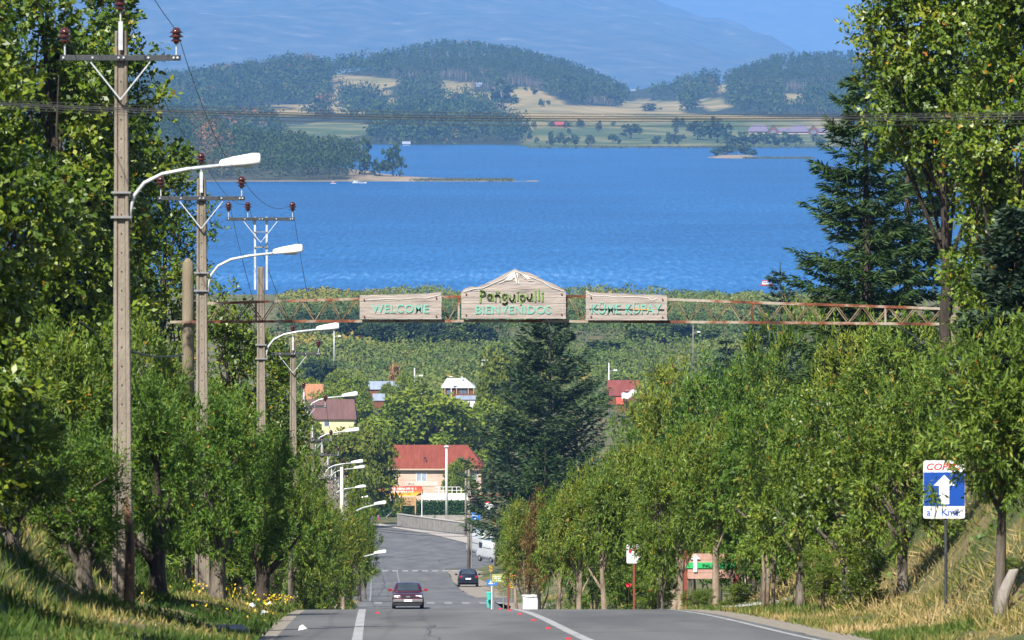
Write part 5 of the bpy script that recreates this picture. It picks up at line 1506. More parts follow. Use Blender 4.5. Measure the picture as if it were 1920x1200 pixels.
# centre board
t = sign_base('welcome_board', 'larger wooden board cut like a snowy peak, green town name over the word BIENVENIDOS', 865, 1061, 597.5); c = t.location
top = [loc2(*p, c) for p in [(865, 546), (872, 541), (884, 537), (893, 539), (905, 534), (925, 525), (945, 514), (958, 508), (966, 504), (974, 509), (990, 511), (1003, 516), (1020, 526), (1040, 533), (1055, 542), (1061, 547)]]
z = lambda y: loc2(965, y, c)[1]
plank_board(t, top, loc2(865, 0, c)[0], loc2(1061, 0, c)[0], [0, z(589), z(579), z(569), z(558), z(546), z(533), z(500)], 0.08, 0.012, 3)
x0, z0 = loc2(892, 588.5, c); x1, z1 = loc2(1033, 573, c)
link('lettering', text_mesh('lettering', 'BIENVENIDOS', x1 - x0, z1 - z0, M_TURQ, 0.012, bold=0.012, spacing=1.05), t, (x0, -0.051, z0))
add_bolts(t, [loc2(874, 551, c), loc2(1053, 551, c), loc2(874, 590, c), loc2(1053, 589, c)])
# snow lines carved along the ridge
mb = MB()
for pl in [[(869, 547), (890, 541), (905, 540), (925, 531), (945, 522), (957, 512), (966, 508)], [(966, 508), (985, 516), (1003, 522), (1018, 528), (1035, 539), (1058, 546)],
           [(966, 510), (969, 520), (971, 531)], [(935, 531), (950, 526), (961, 524)], [(975, 514), (985, 521), (990, 526), (1000, 526)]]:
    q = [loc2(*p, c) for p in pl]
    for a, b in zip(q[:-1], q[1:]): mb.bar((a[0], -0.052, a[1]), (b[0], -0.052, b[1]), 0.017, 0.012, up=(0, 1, 0))
for tri in [[(955, 514), (966, 509), (972, 513), (971, 521), (974, 532), (968, 531), (965, 520), (960, 523), (945, 528)], [(972, 513), (990, 518), (996, 524), (984, 523)]]:
    q = [loc2(*p, c) for p in tri]
    mb.prism(q, -0.058, -0.040, 'y')
mb.build('snow_carving', M_SNOW, t)
# the town name: one raised piece per letter
def stroke_letter(t, strokes, ox, oz, sx, sz, r=0.042):
    mb = MB()
    for st in strokes:
        q = [(ox + u * sx, oz + v * sz) for u, v in st]
        for (a, b) in zip(q[:-1], q[1:]):
            dx, dz = b[0] - a[0], b[1] - a[1]; L = math.hypot(dx, dz) or 1e-6
            nx, nz = -dz / L * r, dx / L * r
            tx, tz = dx / L * r * .55, dz / L * r * .55
            mb.prism([(a[0] - tx + nx, a[1] - tz + nz), (a[0] - tx - nx, a[1] - tz - nz), (b[0] + tx - nx, b[1] + tz - nz), (b[0] + tx + nx, b[1] + tz + nz)], -0.074, -0.045 - 0.0005 * len(mb.f) / 6, 'y')
    mb.build('letter', M_OLIVEL, t)
arc = lambda cx, cy, rx, ry, a0, a1, n=9: [(cx + rx * math.cos(rad(a0 + (a1 - a0) * i / n)), cy + ry * math.sin(rad(a0 + (a1 - a0) * i / n))) for i in range(n + 1)]
LET = {
 'P': [[(0.1, -0.15), (0.15, 1.5)], [(0.12, 1.45)] + arc(0.25, 1.1, 0.6, 0.38, 80, -90) + [(0.12, 0.7)]],
 'a': [arc(0.42, 0.45, 0.33, 0.40, 0, 360, 12), [(0.80, 0.95), (0.84, 0.0)]],
 'n': [[(0.1, 0.92), (0.12, 0.0)], arc(0.45, 0.5, 0.34, 0.4, 165, 0) + [(0.82, 0.0)], [(0.22, 1.30), (0.28, 1.36)], [(0.62, 1.30), (0.68, 1.36)]],
 'g': [arc(0.42, 0.5, 0.34, 0.38, 20, 340), [(0.8, 0.92), (0.78, -0.25)] + arc(0.42, -0.28, 0.36, 0.26, 0, -150)],
 'u': [[(0.1, 0.92)] + arc(0.42, 0.38, 0.32, 0.36, 180, 350) + [(0.78, 0.92)], [(0.78, 0.9), (0.84, 0.0)]],
 'i': [[(0.2, 0.85), (0.2, 0.0)], [(0.18, 1.15), (0.24, 1.26)]],
 'p': [[(0.1, 0.92), (0.15, -0.5)], arc(0.42, 0.45, 0.32, 0.40, 160, -160)],
 'l': [[(0.2, 1.5), (0.22, 0.0)]]}
X0 = loc2(899, 0, c)[0]; X1 = loc2(1021, 0, c)[0]; ZB = loc2(0, 563.5, c)[1]; ZX = loc2(0, 550.5, c)[1] - ZB
wds = {'P': 1.0, 'a': 1.05, 'n': 1.0, 'g': 1.0, 'u': 1.0, 'i': 0.48, 'p': 0.92, 'l': 0.5}
word = 'Panguipulli'; tot = sum(wds[k] for k in word)
ux = X0; k1 = (X1 - X0) / tot
for i, ch in enumerate(word):
    stroke_letter(t, LET[ch], ux, ZB + (0.012 if i % 2 else -0.012), k1 * 0.92, ZX, 0.021)
    ux += wds[ch] * k1
# ------------------------------------------------------------------ buildings
def mat_clap(name, c, pitch=0.22, roof=False, streak=None):
    """painted boards or corrugated sheet: colour with stains, fine ribs in relief"""
    m, nt, bs, out = new_mat(name)
    v = coords(nt, (1, 1, 1))
    f = noise_tex(nt, coords(nt, (0.5, 0.5, 1.4) if not roof else (1.4, 0.35, 0.35)), 0.9, 6, 0.65)
    lo = tuple(x * 0.78 for x in c); hi = tuple(min(1, x * 1.12) for x in c)
    st = [(0.3, lo), (0.62, hi)]
    if streak: st.append((0.74, streak))
    r = ramp(nt, st); nt.links.new(f, r.inputs[0]); nt.links.new(r.outputs[0], bs.inputs['Base Color'])
    bs.inputs['Roughness'].default_value = 0.85 if roof else 0.85; bs.inputs['Specular IOR Level'].default_value = 0.2
    w = nt.nodes.new('ShaderNodeTexWave'); w.bands_direction = 'X' if roof else 'Z'
    w.inputs['Scale'].default_value = 1.0 / pitch / 3.14
    nt.links.new(v, w.inputs['Vector'])
    b = nt.nodes.new('ShaderNodeBump'); b.inputs['Strength'].default_value = 0.7; b.inputs['Distance'].default_value = 0.03
    nt.links.new(w.outputs['Fac'], b.inputs['Height']); nt.links.new(b.outputs[0], bs.inputs['Normal'])
    return m
M_PINK = mat_clap('pink_clapboard', (0.58, 0.425, 0.34))
M_REDROOF = mat_clap('red_sheet_roof', (0.20, 0.052, 0.034), 0.5, True, (0.24, 0.10, 0.05))
M_BROWNROOF = mat_clap('brown_sheet_roof', (0.135, 0.075, 0.068), 0.5, True)
M_CREAM = mat_clap('cream_wall', (0.66, 0.60, 0.34))
M_ORANGE = mat_clap('orange_tile', (0.36, 0.17, 0.09), 0.4, True)
M_GREYROOF = mat_clap('zinc_roof', (0.25, 0.29, 0.37), 0.5, True)
M_WHITEROOF = mat_clap('white_sheet_roof', (0.50, 0.51, 0.52), 0.5, True)
M_WOODWALL = mat_clap('brown_board_wall', (0.17, 0.075, 0.035))
M_WHITEWALL = mat_noise('white_plaster', [(0.3, (0.55, 0.55, 0.56)), (0.7, (0.72, 0.72, 0.72))], 0.8, 0.85)
M_REDROOF2 = mat_clap('faded_red_roof', (0.19, 0.055, 0.045), 0.5, True, (0.30, 0.13, 0.09))
M_LAVROOF = mat_clap('lavender_shingle_roof', (0.15, 0.125, 0.18), 1.0, True)
M_WINF = mat_plain('white_window_frame', (0.72, 0.72, 0.70), 0.5)
M_DKFRAME = mat_plain('dark_window_frame', (0.10, 0.05, 0.035), 0.6)
M_WHITE = mat_plain('white_paint', (0.78, 0.78, 0.77), 0.5, var=0.04)
M_FASCIA = mat_plain('fascia_board', (0.50, 0.38, 0.28), 0.7)
def mat_glass(name, c, rough=0.08):
    m, nt, bs, out = new_mat(name)
    f = noise_tex(nt, coords(nt, (1, 1, 1)), 1.4, 3)
    r = ramp(nt, [(0.3, tuple(x * .6 for x in c)), (0.7, c)])
    nt.links.new(f, r.inputs[0]); nt.links.new(r.outputs[0], bs.inputs['Base Color'])
    bs.inputs['Roughness'].default_value = rough; bs.inputs['Specular IOR Level'].default_value = 0.8
    return m
M_GLASS = mat_glass('window_glass', (0.16, 0.20, 0.28))
M_CURTAIN = mat_glass('curtained_glass', (0.42, 0.47, 0.56), 0.15)

def window(parent, x, z, w, h, y, frame=M_WINF, pane=M_GLASS, mull=1, name='window'):
    """framed window on the camera-facing wall plane y: frame > panes"""
    t = 0.09
    mb = MB()
    mb.box(x - w/2 - t, x + w/2 + t, y - 0.05, y + 0.02, z - t, z); mb.box(x - w/2 - t, x + w/2 + t, y - 0.05, y + 0.02, z + h, z + h + t)
    mb.box(x - w/2 - t, x - w/2, y - 0.05, y + 0.02, z, z + h); mb.box(x + w/2, x + w/2 + t, y - 0.05, y + 0.02, z, z + h)
    for k in range(mull):
        q = x - w/2 + w * (k + 1) / (mull + 1); mb.box(q - .06, q + .06, y - 0.05, y + 0.02, z, z + h)
    f = mb.build(name, frame, parent)
    for k in range(mull + 1):
        a = x - w/2 + w * k / (mull + 1); b = a + w / (mull + 1)
        MB().box(a + .02, b - .02, y - 0.015, y + 0.015, z, z + h).build('pane', pane, f)
    return f

def house(name, label, x0p, x1p, d, eave, ridge, base, roofm, wallm, depth=6.0, over=0.4, hip=(0, 0), roof_dx=(0, 0), wins=(), cat='house', group=None, frame=M_WINF, tilt=0.0):
    """gabled house, ridge across the view; pixel edges are those of the roof at distance d"""
    s = FPX / d
    xa, xb = px2x(x0p, d), px2x(x1p, d); xc = (xa + xb) / 2; W = xb - xa
    zb = py2z(base, d); ze = py2z(eave, d) - zb; zr = py2z(ridge, d) - zb + depth / 2 * 0.06
    t = thing(name, label, cat, (xc, d, zb - 0.3), tilt, group)
    o = 0.3
    w0, w1 = -W/2 + over, W/2 - over
    wall = MB(); zp = zr + o - 0.12 if max(hip) < 0.45 else ze + o
    wall.prism([(0, 0), (depth, 0), (depth, ze + o), (depth/2, zp), (0, ze + o)], w0, w1, 'x')
    wall.build('wall', wallm, t)
    rf = MB(); h = 0.12
    ya, yb, ym = -over, depth + over, depth / 2
    zl = ze + o - 0.05
    l0, l1 = -W/2, W/2
    r0, r1 = -W/2 + hip[0] + roof_dx[0], W/2 - hip[1] + roof_dx[1]
    V_ = [(l0, ya, zl), (l1, ya, zl), (r1, ym, zr + o), (r0, ym, zr + o), (l0, yb, zl), (l1, yb, zl)]
    V_ += [(x, y, z + h) for x, y, z in V_]
    F_ = [(6, 7, 8, 9), (9, 8, 11, 10), (0, 3, 2, 1), (3, 4, 5, 2), (0, 1, 7, 6), (5, 4, 10, 11)]
    rf._add(V_, F_)
    # gable or hip ends as solid slopes
    rf._add([V_[0], V_[3], V_[4], V_[6], V_[9], V_[10]], [(3, 4, 5), (0, 2, 1), (0, 3, 5, 2)])
    rf._add([V_[1], V_[2], V_[5], V_[7], V_[8], V_[11]], [(3, 5, 4), (0, 1, 2), (0, 2, 5, 3)])
    roof = rf.build('roof', roofm, t, recalc=False)
    for (wx, wz, ww, wh, mu, pn) in wins:
        window(t, (wx - (x0p + x1p) / 2) / s, py2z(wz, d) - zb + o, ww, wh, -0.02, frame, pn, mu)
    return t, roof, zb, xc

# the pink house
HD = 962.0
t, roof, zb, xc = house('pink_house', 'long pink clapboard house with a rusty red sheet roof at the end of the street', 724, 908, HD, 878, 842, 946, M_REDROOF, M_PINK, depth=9.5, over=0.55, hip=(0.6, 2.9),
    wins=[(728, 904, 1.7, 1.7, 1, M_CURTAIN), (790, 902, 1.65, 1.35, 1, M_CURTAIN), (845, 902, 1.5, 1.3, 1, M_CURTAIN), (888, 900, 1.2, 1.4, 0, M_CURTAIN)])
sH = FPX / HD
MB().box(-8.2, 8.2, -0.62, -0.56, py2z(880, HD) - zb + .2, py2z(877.2, HD) - zb + .2).build('fascia', M_FASCIA, roof)
cx = (796.5 - 816) / sH; cz = py2z(869, HD) - zb + 0.3
MB().box(cx - .22, cx + .22, 0.6, 1.04, cz - 0.6, cz + 0.75).build('chimney', M_REDROOF2, roof)
MB().box(cx - .19, cx + .19, 0.63, 1.01, cz + 0.75, cz + 1.0).build('chimney_cap', M_HOLE, roof)
MB().box((886 - 816) / sH, (889.5 - 816) / sH, 2.2, 2.6, py2z(862, HD) - zb, py2z(857, HD) - zb + .3).build('chimney', mat_plain('red_pipe', (0.5, 0.04, 0.03), 0.5), roof)
# the faded name band under the windows: grey letter-like marks too small to read
M_BAND = mat_plain('pale_sign_band', (0.60, 0.50, 0.42), 0.8)
M_GREYLET = mat_plain('grey_lettering', (0.25, 0.24, 0.24), 0.8)
x0, x1 = (760 - 816) / sH, (822 - 816) / sH; zz = py2z(911, HD) - zb + .3
bd = MB().box(x0, x1, -0.06, -0.01, zz, zz + 0.72).build('name_band', M_BAND, t)
def scribble(name, x0, x1, z0, z1, y, mat, parent, seed, wl=0.16, h=0.9):
    rr = random.Random(seed); mb = MB(); x = x0
    while x < x1 - wl:
        w = wl * rr.uniform(0.6, 1.1)
        if rr.random() < 0.14: x += w; continue
        H = z1 - z0
        mb.box(x, x + w * .28, y - .012, y, z0, z1 - H * rr.uniform(0, .25))
        mb.box(x + w * .32, x + w * .8, y - .011, y, z0 + H * rr.choice([0, .4, .8]), z0 + H * rr.choice([.15, .55, .98]))
        if rr.random() < .5: mb.box(x + w * .62, x + w * .82, y - .013, y, z0, z1)
        x += w
    o = mb.build(name, mat, parent); o['kind'] = 'stuff'
    return o
scribble('lettering', x0 + .15, (779 - 816) / sH, zz + .12, zz + .6, -.065, M_GREYLET, bd, 5, 0.30)
scribble('lettering', (782 - 816) / sH, x1 - .1, zz + .12, zz + .62, -.065, mat_plain('pale_lettering', (0.70, 0.62, 0.55), 0.8), bd, 6, 0.34)
# low white terrace wall with rail in front of the house
TD = 948.0; sT = FPX / TD
bx = px2x(835, TD); bz = py2z(938, TD)
t = thing('terrace_wall', 'low white terrace wall with white railing in front of the pink house', 'wall', (bx, TD, bz), 0)
MB().box((792 - 835) / sT, (882 - 835) / sT, -.12, .12, 0, (938 - 925) / sT).build('wall', M_WHITE, t)
for q in np.arange(822, 884, 8.5):
    MB().box((q - 835) / sT - .05, (q - 835) / sT + .05, -.05, .05, 1.12, 2.25).build('rail_post', M_WHITE, t)
for zq in (1.62, 2.2):
    MB().box((815 - 835) / sT, (884 - 835) / sT, -.055, .055, zq, zq + .07).build('rail', M_WHITE, t)

# hedge
ED = 924.0; sE = FPX / ED; ex0, ex1 = px2x(686, ED), px2x(884, ED); ez = py2z(969, ED)
t = thing('hedge', 'long trimmed green hedge in front of the pink house', 'hedge', ((ex0 + ex1) / 2, ED, ez), 0)
W = ex1 - ex0
MB().box(-W/2 + .2, W/2 - .2, -.5, .5, -.3, 2.35).build('stems', mat_plain('hedge_inner_shade', (0.015, 0.03, 0.01), .95), t)  # plain dark box in place of stems, its colour standing for the inner shade
r = np.random.default_rng(31); n = 9000
B = np.stack([(r.random(n) - .5) * W, np.where(r.random(n) < .6, -.55 + .15 * r.normal(size=n), r.random(n) * 1.2 - .6), 2.68 * r.random(n) ** .8 + .05 * r.normal(size=n)], 1)
V_, F_ = leaf_faces(B, rdir(r, n), unit(rdir(r, n) * .8 + np.array([0, -.5, .5])), .30 * (.6 + .8 * r.random(n)), .17)
LEAF_HEDGE = mat_leaf('hedge_leaf', [(0, (0.014, 0.045, 0.010)), (.5, (0.028, 0.085, 0.016)), (1, (0.05, 0.12, 0.03))], .5, .2, .3)
c = link('foliage', np_mesh('foliage', V_, F_, LEAF_HEDGE, np.clip(.5 + .2 * r.normal(size=n), 0, 1)), t); c['kind'] = 'stuff'

# concrete retaining walls
A_, B_ = on_road(746, 987), on_road(882, 1003)
t = thing('retaining_wall', 'grey concrete retaining wall curving down along the far street', 'wall', tuple((A_ + B_) / 2), 0)
a, b = A_ - (A_ + B_) / 2, B_ - (A_ + B_) / 2
hA, hB = 1.75, 1.5
dirv = (b - a).normalized(); nv = Vector((-dirv.y, dirv.x, 0)) * .18
mb = MB(); mb._add([a - nv + Vector((0,0,-.5)), b - nv + Vector((0,0,-.5)), b + nv + Vector((0,0,-.5)), a + nv + Vector((0,0,-.5)), a - nv + Vector((0,0,hA)), b - nv + Vector((0,0,hB)), b + nv + Vector((0,0,hB)), a + nv + Vector((0,0,hA))],
        [(0,3,2,1),(4,5,6,7),(0,1,5,4),(1,2,6,5),(2,3,7,6),(3,0,4,7)]); mb.build('wall', M_CONC, t)
mb = MB(); mb.bar(a + Vector((0,0,hA + .07)), b + Vector((0,0,hB + .07)), .5, .12); mb.build('coping', mat_plain('pale_coping', (0.46, 0.43, 0.40), .9), t)
x0, x1 = px2x(786, 905), px2x(895, 905)
t = tag(MB().box(x0, x1, 904.8, 905.2, py2z(990, 905), py2z(966, 905)).build('back_wall', M_CONC), 'plain concrete wall behind the retaining wall at the foot of the hedge', 'wall')
# pavement in front of the wall
def ground_patch(name, pts, mat, label, dz=0.004, kind='structure'):
    v = [on_road(px, py) + Vector((0, 0, dz)) for px, py in pts]
    mb = MB(); mb._add(v, [tuple(range(len(v)))])
    return tag(mb.build(name, mat, recalc=False), label, None, None, kind)
ground_patch('pavement', [(698, 980), (745, 990), (882, 1006), (915, 1022), (915, 1030), (800, 1001), (700, 985)][::-1], mat_plain('pale_pavement', (0.36, 0.32, 0.28), .95), 'pale dusty pavement below the concrete wall')

# banner and wooden notice board before the hedge
BD = 900.0; sB = FPX / BD
p = at(748, 968, BD)
t = thing('banner', 'long red to yellow banner with white writing, on posts before the pink house', 'banner', p, 0)
q = lambda px, py: ((px - 748) / sB, py2z(py, BD) - p.z)
def mat_print(name, stops, axis=2, a=0, b=1):
    m, nt, bs, out = new_mat(name)
    v = coords(nt, (1, 1, 1)); g = nt.nodes.new('ShaderNodeSeparateXYZ'); nt.links.new(v, g.inputs[0])
    mr = nt.nodes.new('ShaderNodeMapRange'); mr.inputs[1].default_value = a; mr.inputs[2].default_value = b
    nt.links.new(g.outputs[axis], mr.inputs[0]); r = ramp(nt, stops); nt.links.new(mr.outputs[0], r.inputs[0])
    nt.links.new(r.outputs[0], bs.inputs['Base Color']); bs.inputs['Roughness'].default_value = .5
    return m
zlo, zhi = q(0, 930)[1], q(0, 911)[1]
M_BANNER = mat_print('banner_print', [(0, (0.75, 0.55, 0.03)), (.22, (0.78, 0.42, 0.05)), (.5, (0.72, 0.14, 0.04)), (1, (0.66, 0.045, 0.035))], 2, zlo, zhi)
pn = MB().prism([q(705, 931), q(780, 929), q(792, 922), q(792, 911), q(705, 913)], -.02, .02, 'y').build('cloth', M_BANNER, t)
scribble('lettering', q(722, 0)[0], q(784, 0)[0], q(0, 918.5)[1], q(0, 914)[1], -.03, M_WHITE, pn, 11, .33)
scribble('lettering', q(728, 0)[0], q(778, 0)[0], q(0, 923.5)[1], q(0, 920)[1], -.03, M_WHITE, pn, 12, .30)
scribble('lettering', q(732, 0)[0], q(770, 0)[0], q(0, 927.2)[1], q(0, 925.4)[1], -.03, mat_plain('dark_red_print', (0.4, .03, .02), .6), pn, 13, .25)
MB().prism(arc(q(715, 921)[0], q(715, 921)[1], .5, .62, 0, 340, 12), -.03, -.022, 'y').build('emblem', mat_plain('orange_emblem', (.8, .3, .08), .6), pn)
for px in (706, 791): MB().box(q(px, 0)[0] - .06, q(px, 0)[0] + .06, .03, .14, -.2, zhi + .2).build('post', M_WHITE, t)
MB().prism([q(780, 930), q(793, 917), q(793, 928)], .15, .3, 'y').build('folded_end', mat_plain('black_cloth', (.03, .03, .03), .8), t)
p = at(765, 969, 894); sN = FPX / 894
t = thing('notice_board', 'wooden notice board on two posts with carved writing, below the banner', 'sign', p, 0)
M_NOTICE = mat_noise('notice_wood', [(.3, (.36, .21, .09)), (.7, (.5, .32, .16))], 2, .8)
q = lambda px, py: ((px - 765) / sN, py2z(py, 894) - p.z)
nb = MB().box(q(751, 0)[0], q(779, 0)[0], -.05, .05, q(0, 948)[1], q(0, 932)[1]).build('board', M_NOTICE, t)
for a_, b_ in ((937, 934), (942, 939), (946.5, 943.8)): scribble('carving', q(753, 0)[0], q(777, 0)[0], q(0, a_)[1], q(0, b_)[1], -.055, mat_plain('carved_dark', (.12, .06, .03), .9), nb, int(a_), .3)
for px in (751, 779): MB().box(q(px, 0)[0] - .1, q(px, 0)[0] + .1, -.11, .11, -.5, q(0, 931)[1]).build('post', M_NOTICE, t)
# leaning pale beam by the hedge
a, b = at(724, 970, 905), at(747, 950, 912)
tag(MB().bar(a, b, .16).build('leaning_beam', M_CONC), 'pale beam leaning against the hedge left of the notice board', 'beam')
# shop sign and rusty boom at the right of the hedge
p = at(917, 970, 830); sS = FPX / 830
t = thing('shop_sign', 'small white red and green shop sign half hidden by the great spruce', 'sign', p, 0)
q = lambda px, py: ((px - 917) / sS, py2z(py, 830) - p.z)
MB().box(q(909, 0)[0], q(925, 0)[0], -.06, .06, q(0, 957)[1], q(0, 940)[1]).build('panel', M_WHITE, t)
MB().box(q(909, 0)[0], q(925, 0)[0], -.075, -.062, q(0, 943)[1], q(0, 940)[1]).build('stripe', mat_plain('sign_red', (.6, .03, .03), .5), t)
MB().box(q(919, 0)[0], q(925, 0)[0], -.075, -.062, q(0, 956.5)[1], q(0, 951)[1]).build('stripe', mat_plain('sign_green', (.05, .35, .12), .5), t)
for px in (911, 923): MB().box(q(px, 0)[0] - .06, q(px, 0)[0] + .06, -.05, .05, -1.5, q(0, 940)[1]).build('post', M_DKSTEEL, t)
a, b = at(884, 930, 800), at(960, 928, 800)
tag(MB().bar(a, b, .28).build('rusty_beam', M_RUST), 'long rusty red beam high beside the great spruce at the right of the hedge', 'beam')

# ---- houses among the trees before the willow flats
house('house', 'house with a wide brown roof and cream wall behind the utility poles', 572, 668, 1080, 786, 754, 812, M_BROWNROOF, M_CREAM, 8, .45, (.3, .5), wins=[(612, 799, .9, .9, 0, M_GLASS)])
house('house', 'small house with an orange tiled roof above the brown roof', 568, 606, 1170, 750, 724, 772, M_ORANGE, M_CREAM, 6, .3)
house('shed', 'long shed with a blue-grey metal roof before the willow flats', 687, 756, 1290, 730, 718.5, 742, M_GREYROOF, M_WOODWALL, 6, .3, cat='shed', wins=[(748, 738, 1.0, .8, 0, M_GLASS)])
house('shed', 'tiny shed with a pale grey roof below the long metal roof', 698, 721, 1235, 751, 741, 762, M_GREYROOF, M_WOODWALL, 4, .2, cat='shed')
house('shed', 'tiny rust orange shed right of the pale grey roof', 733, 746, 1225, 748, 740, 758, M_ORANGE, M_WOODWALL, 3, .15, cat='shed')
house('shed', 'low white curved roof peeping over the large round tree', 783, 809, 1220, 745, 737.5, 756, M_WHITEROOF, M_WHITEWALL, 4, .2, (.8, .8), cat='shed')
t, rf_, zb, xc = house('wooden_house', 'brown wooden house with a white sheet roof and dark porch, left of the great spruce', 827, 891, 1240, 727, 713.5, 752, M_WHITEROOF, M_WOODWALL, 7, .5, (1.2, 2.2), wins=[(868, 738, 1.5, 1.2, 1, M_GLASS), (842, 739, 1.0, 1.0, 0, M_GLASS)], frame=M_DKFRAME)
s_ = FPX / 1240
for px in (834, 856, 878, 888): MB().box((px - 859) / s_ - .07, (px - 859) / s_ + .07, -.46, -.34, .3, py2z(728, 1240) - zb + .3).build('porch_post', M_FASCIA, t)
MB().box(.6, 1.0, 2, 2.4, 4.2, py2z(708, 1240) - zb + .4).build('chimney', M_GALV, rf_)
MB().box((846 - 859) / s_, (890 - 859) / s_, -.5, -.4, 1.0, 1.9).build('balcony_rail', M_WOODWALL, t)
house('hut', 'small white walled hut below the brown wooden house', 854, 893, 1210, 749, 745, 774, M_GREYROOF, M_WHITEWALL, 5, .25, cat='hut', wins=[(860, 754, .8, .7, 0, M_GLASS)])
house('house', 'long house with a faded red roof on the right before the willow flats', 1138, 1206, 1260, 734, 716.5, 752, M_REDROOF2, M_WOODWALL, 6, .35, (.3, .8), wins=[(1178, 739, 1.0, .8, 1, M_GLASS)])
house('shed', 'small shed with a bright red roof below the long faded red roof', 1142, 1167, 1245, 742, 733, 756, M_REDROOF2, M_WOODWALL, 4, .2, cat='shed')
house('shed', 'lower shed with a red roof in front of the white sheeting', 1156, 1180, 1238, 758, 748, 770, mat_clap('bright_red_roof', (.5, .09, .07), .5, True), M_WOODWALL, 4, .2, (0, 1.0), cat='shed')
p = at(1182, 752, 1236)
mb = MB(); gxx, gyy = np.meshgrid(np.linspace(-1.9, 1.8, 9), np.linspace(0, 3.2, 5)); 
o = link('white_sheeting', grid_mesh('white_sheeting', gxx, gyy, .9 + .3 * gxx + .25 * np.sin(gxx * 3) * np.cos(gyy * 2) + .35 * gyy, M_WHITEROOF), None, (p.x, p.y, p.z)); so = o.modifiers.new('thick', 'SOLIDIFY'); so.thickness = .06
tag(o, 'rumpled white plastic sheeting beside the red roofed sheds', 'sheeting')

# goal on a hidden pitch
p = at(923, 688, 1450); sG = FPX / 1450
mb = MB()
mb.bar((-2.6, 0, 0), (-2.6, 0, 1.75), .14); mb.bar((2.6, 0, 0), (2.6, 0, 1.75), .14); mb.bar((-2.67, 0, 1.75), (2.67, 0, 1.75), .14)
mb.bar((-2.6, 0, 1.75), (-2.6, 1.4, 0), .08); mb.bar((2.6, 0, 1.75), (2.6, 1.4, 0), .08)
o = mb.build('football_goal', M_WHITE, None, (p.x, p.y, p.z)); tag(o, 'white football goal frame in the willow flats left of the great spruce', 'goal')

# ---- buildings and boats of the far shore
def lodge(px, d, label):
    s = FPX / d; x = px2x(px, d); z = float(hill_z(x, d)) - .3
    t = thing('lodge', label, 'lodge', (x, d, z), 0, 'twin lodges on the far shore')
    L = 26; W = 12
    m = MB(); m.box(-L/2 - 8, L/2 - 9, 0, W, 0, 3.6); m.build('wall', M_WOODWALL, t)
    m = MB(); m._add([(-L/2 - 8, -1.2, 2.8), (L/2 - 9, -1.2, 2.8), (L/2 - 12, W/2, 11), (-L/2 - 2.5, W/2, 11), (-L/2 - 8, W + 1, 2.8), (L/2 - 9, W + 1, 2.8)], [(0,1,2,3),(3,2,5,4),(0,3,4),(1,5,2)]); m.build('roof', M_LAVROOF, t, recalc=False)
    m = MB(); m.prism([(4, 0), (16, 0), (16, 4.0), (10, 10.8), (4, 4.0)], -3.2, -3.0, 'y'); g_ = m.build('gable_front', M_WOODWALL, t)
    window(t, 10, 1, 5, 3.0, -3.25, M_FASCIA, M_GLASS, 1)
    m = MB(); m._add([(3.2, -4, 3.0), (10, -4, 11.2), (16.8, -4, 3.0), (3.2, 8, 3.0), (10, 8, 11.2), (16.8, 8, 3.0)], [(0,3,4,1),(1,4,5,2)]); m.build('gable_roof', M_LAVROOF, t, recalc=False)
    m = MB(); m.box(17, 26, 2, 9, 0, 3.0); m.build('wing_wall', M_WOODWALL, t)
    m = MB(); m.prism([(1.2, 2.6), (5.5, 7.0), (9.8, 2.6)], 15, 27, 'x'); m.build('wing_roof', M_LAVROOF, t)
    m = MB(); m.box(-L/2 - 9, 27, -3.0, -1.4, .2, 1.3); m.build('deck', M_FASCIA, t)
    return t
lodge(1434, 6800, 'left one of two dark wooden lodges with lavender roofs on the far shore')
lodge(1509, 6800, 'right one of two dark wooden lodges with lavender roofs on the far shore')
d = 6750; x = px2x(1048, d); z = float(hill_z(x, d))
t = thing('barn', 'long low dark red barn in the meadow behind the far beach', 'barn', (x, d, z))
MB().box(-7.5, 7.5, 0, 6, -.5, 3).build('wall', M_WOODWALL, t); MB().prism([(-.8, 2.6), (3, 6.2), (6.8, 2.6)], -8, 8, 'x').build('roof', mat_plain('barn_red', (.30, .05, .05), .8), t)
for px, d, lb, m_ in [(762, 6250, 'tiny pale cottage among the trees on the left of the far beach', M_GREYROOF), (898, 8150, 'tiny blue-white cottage below the pine plantation', M_GREYROOF)]:
    x = px2x(px, d); z = float(hill_z(x, d)); t = thing('cottage', lb, 'cottage', (x, d, z))
    MB().box(-4, 4, 0, 6, -.5, 3.4).build('wall', m_, t); MB().prism([(-.8, 3.2), (3, 6), (6.8, 3.2)], -4.6, 4.6, 'x').build('roof', M_GREYROOF, t); window(t, 1, 1, 2, 1.3, -.02)

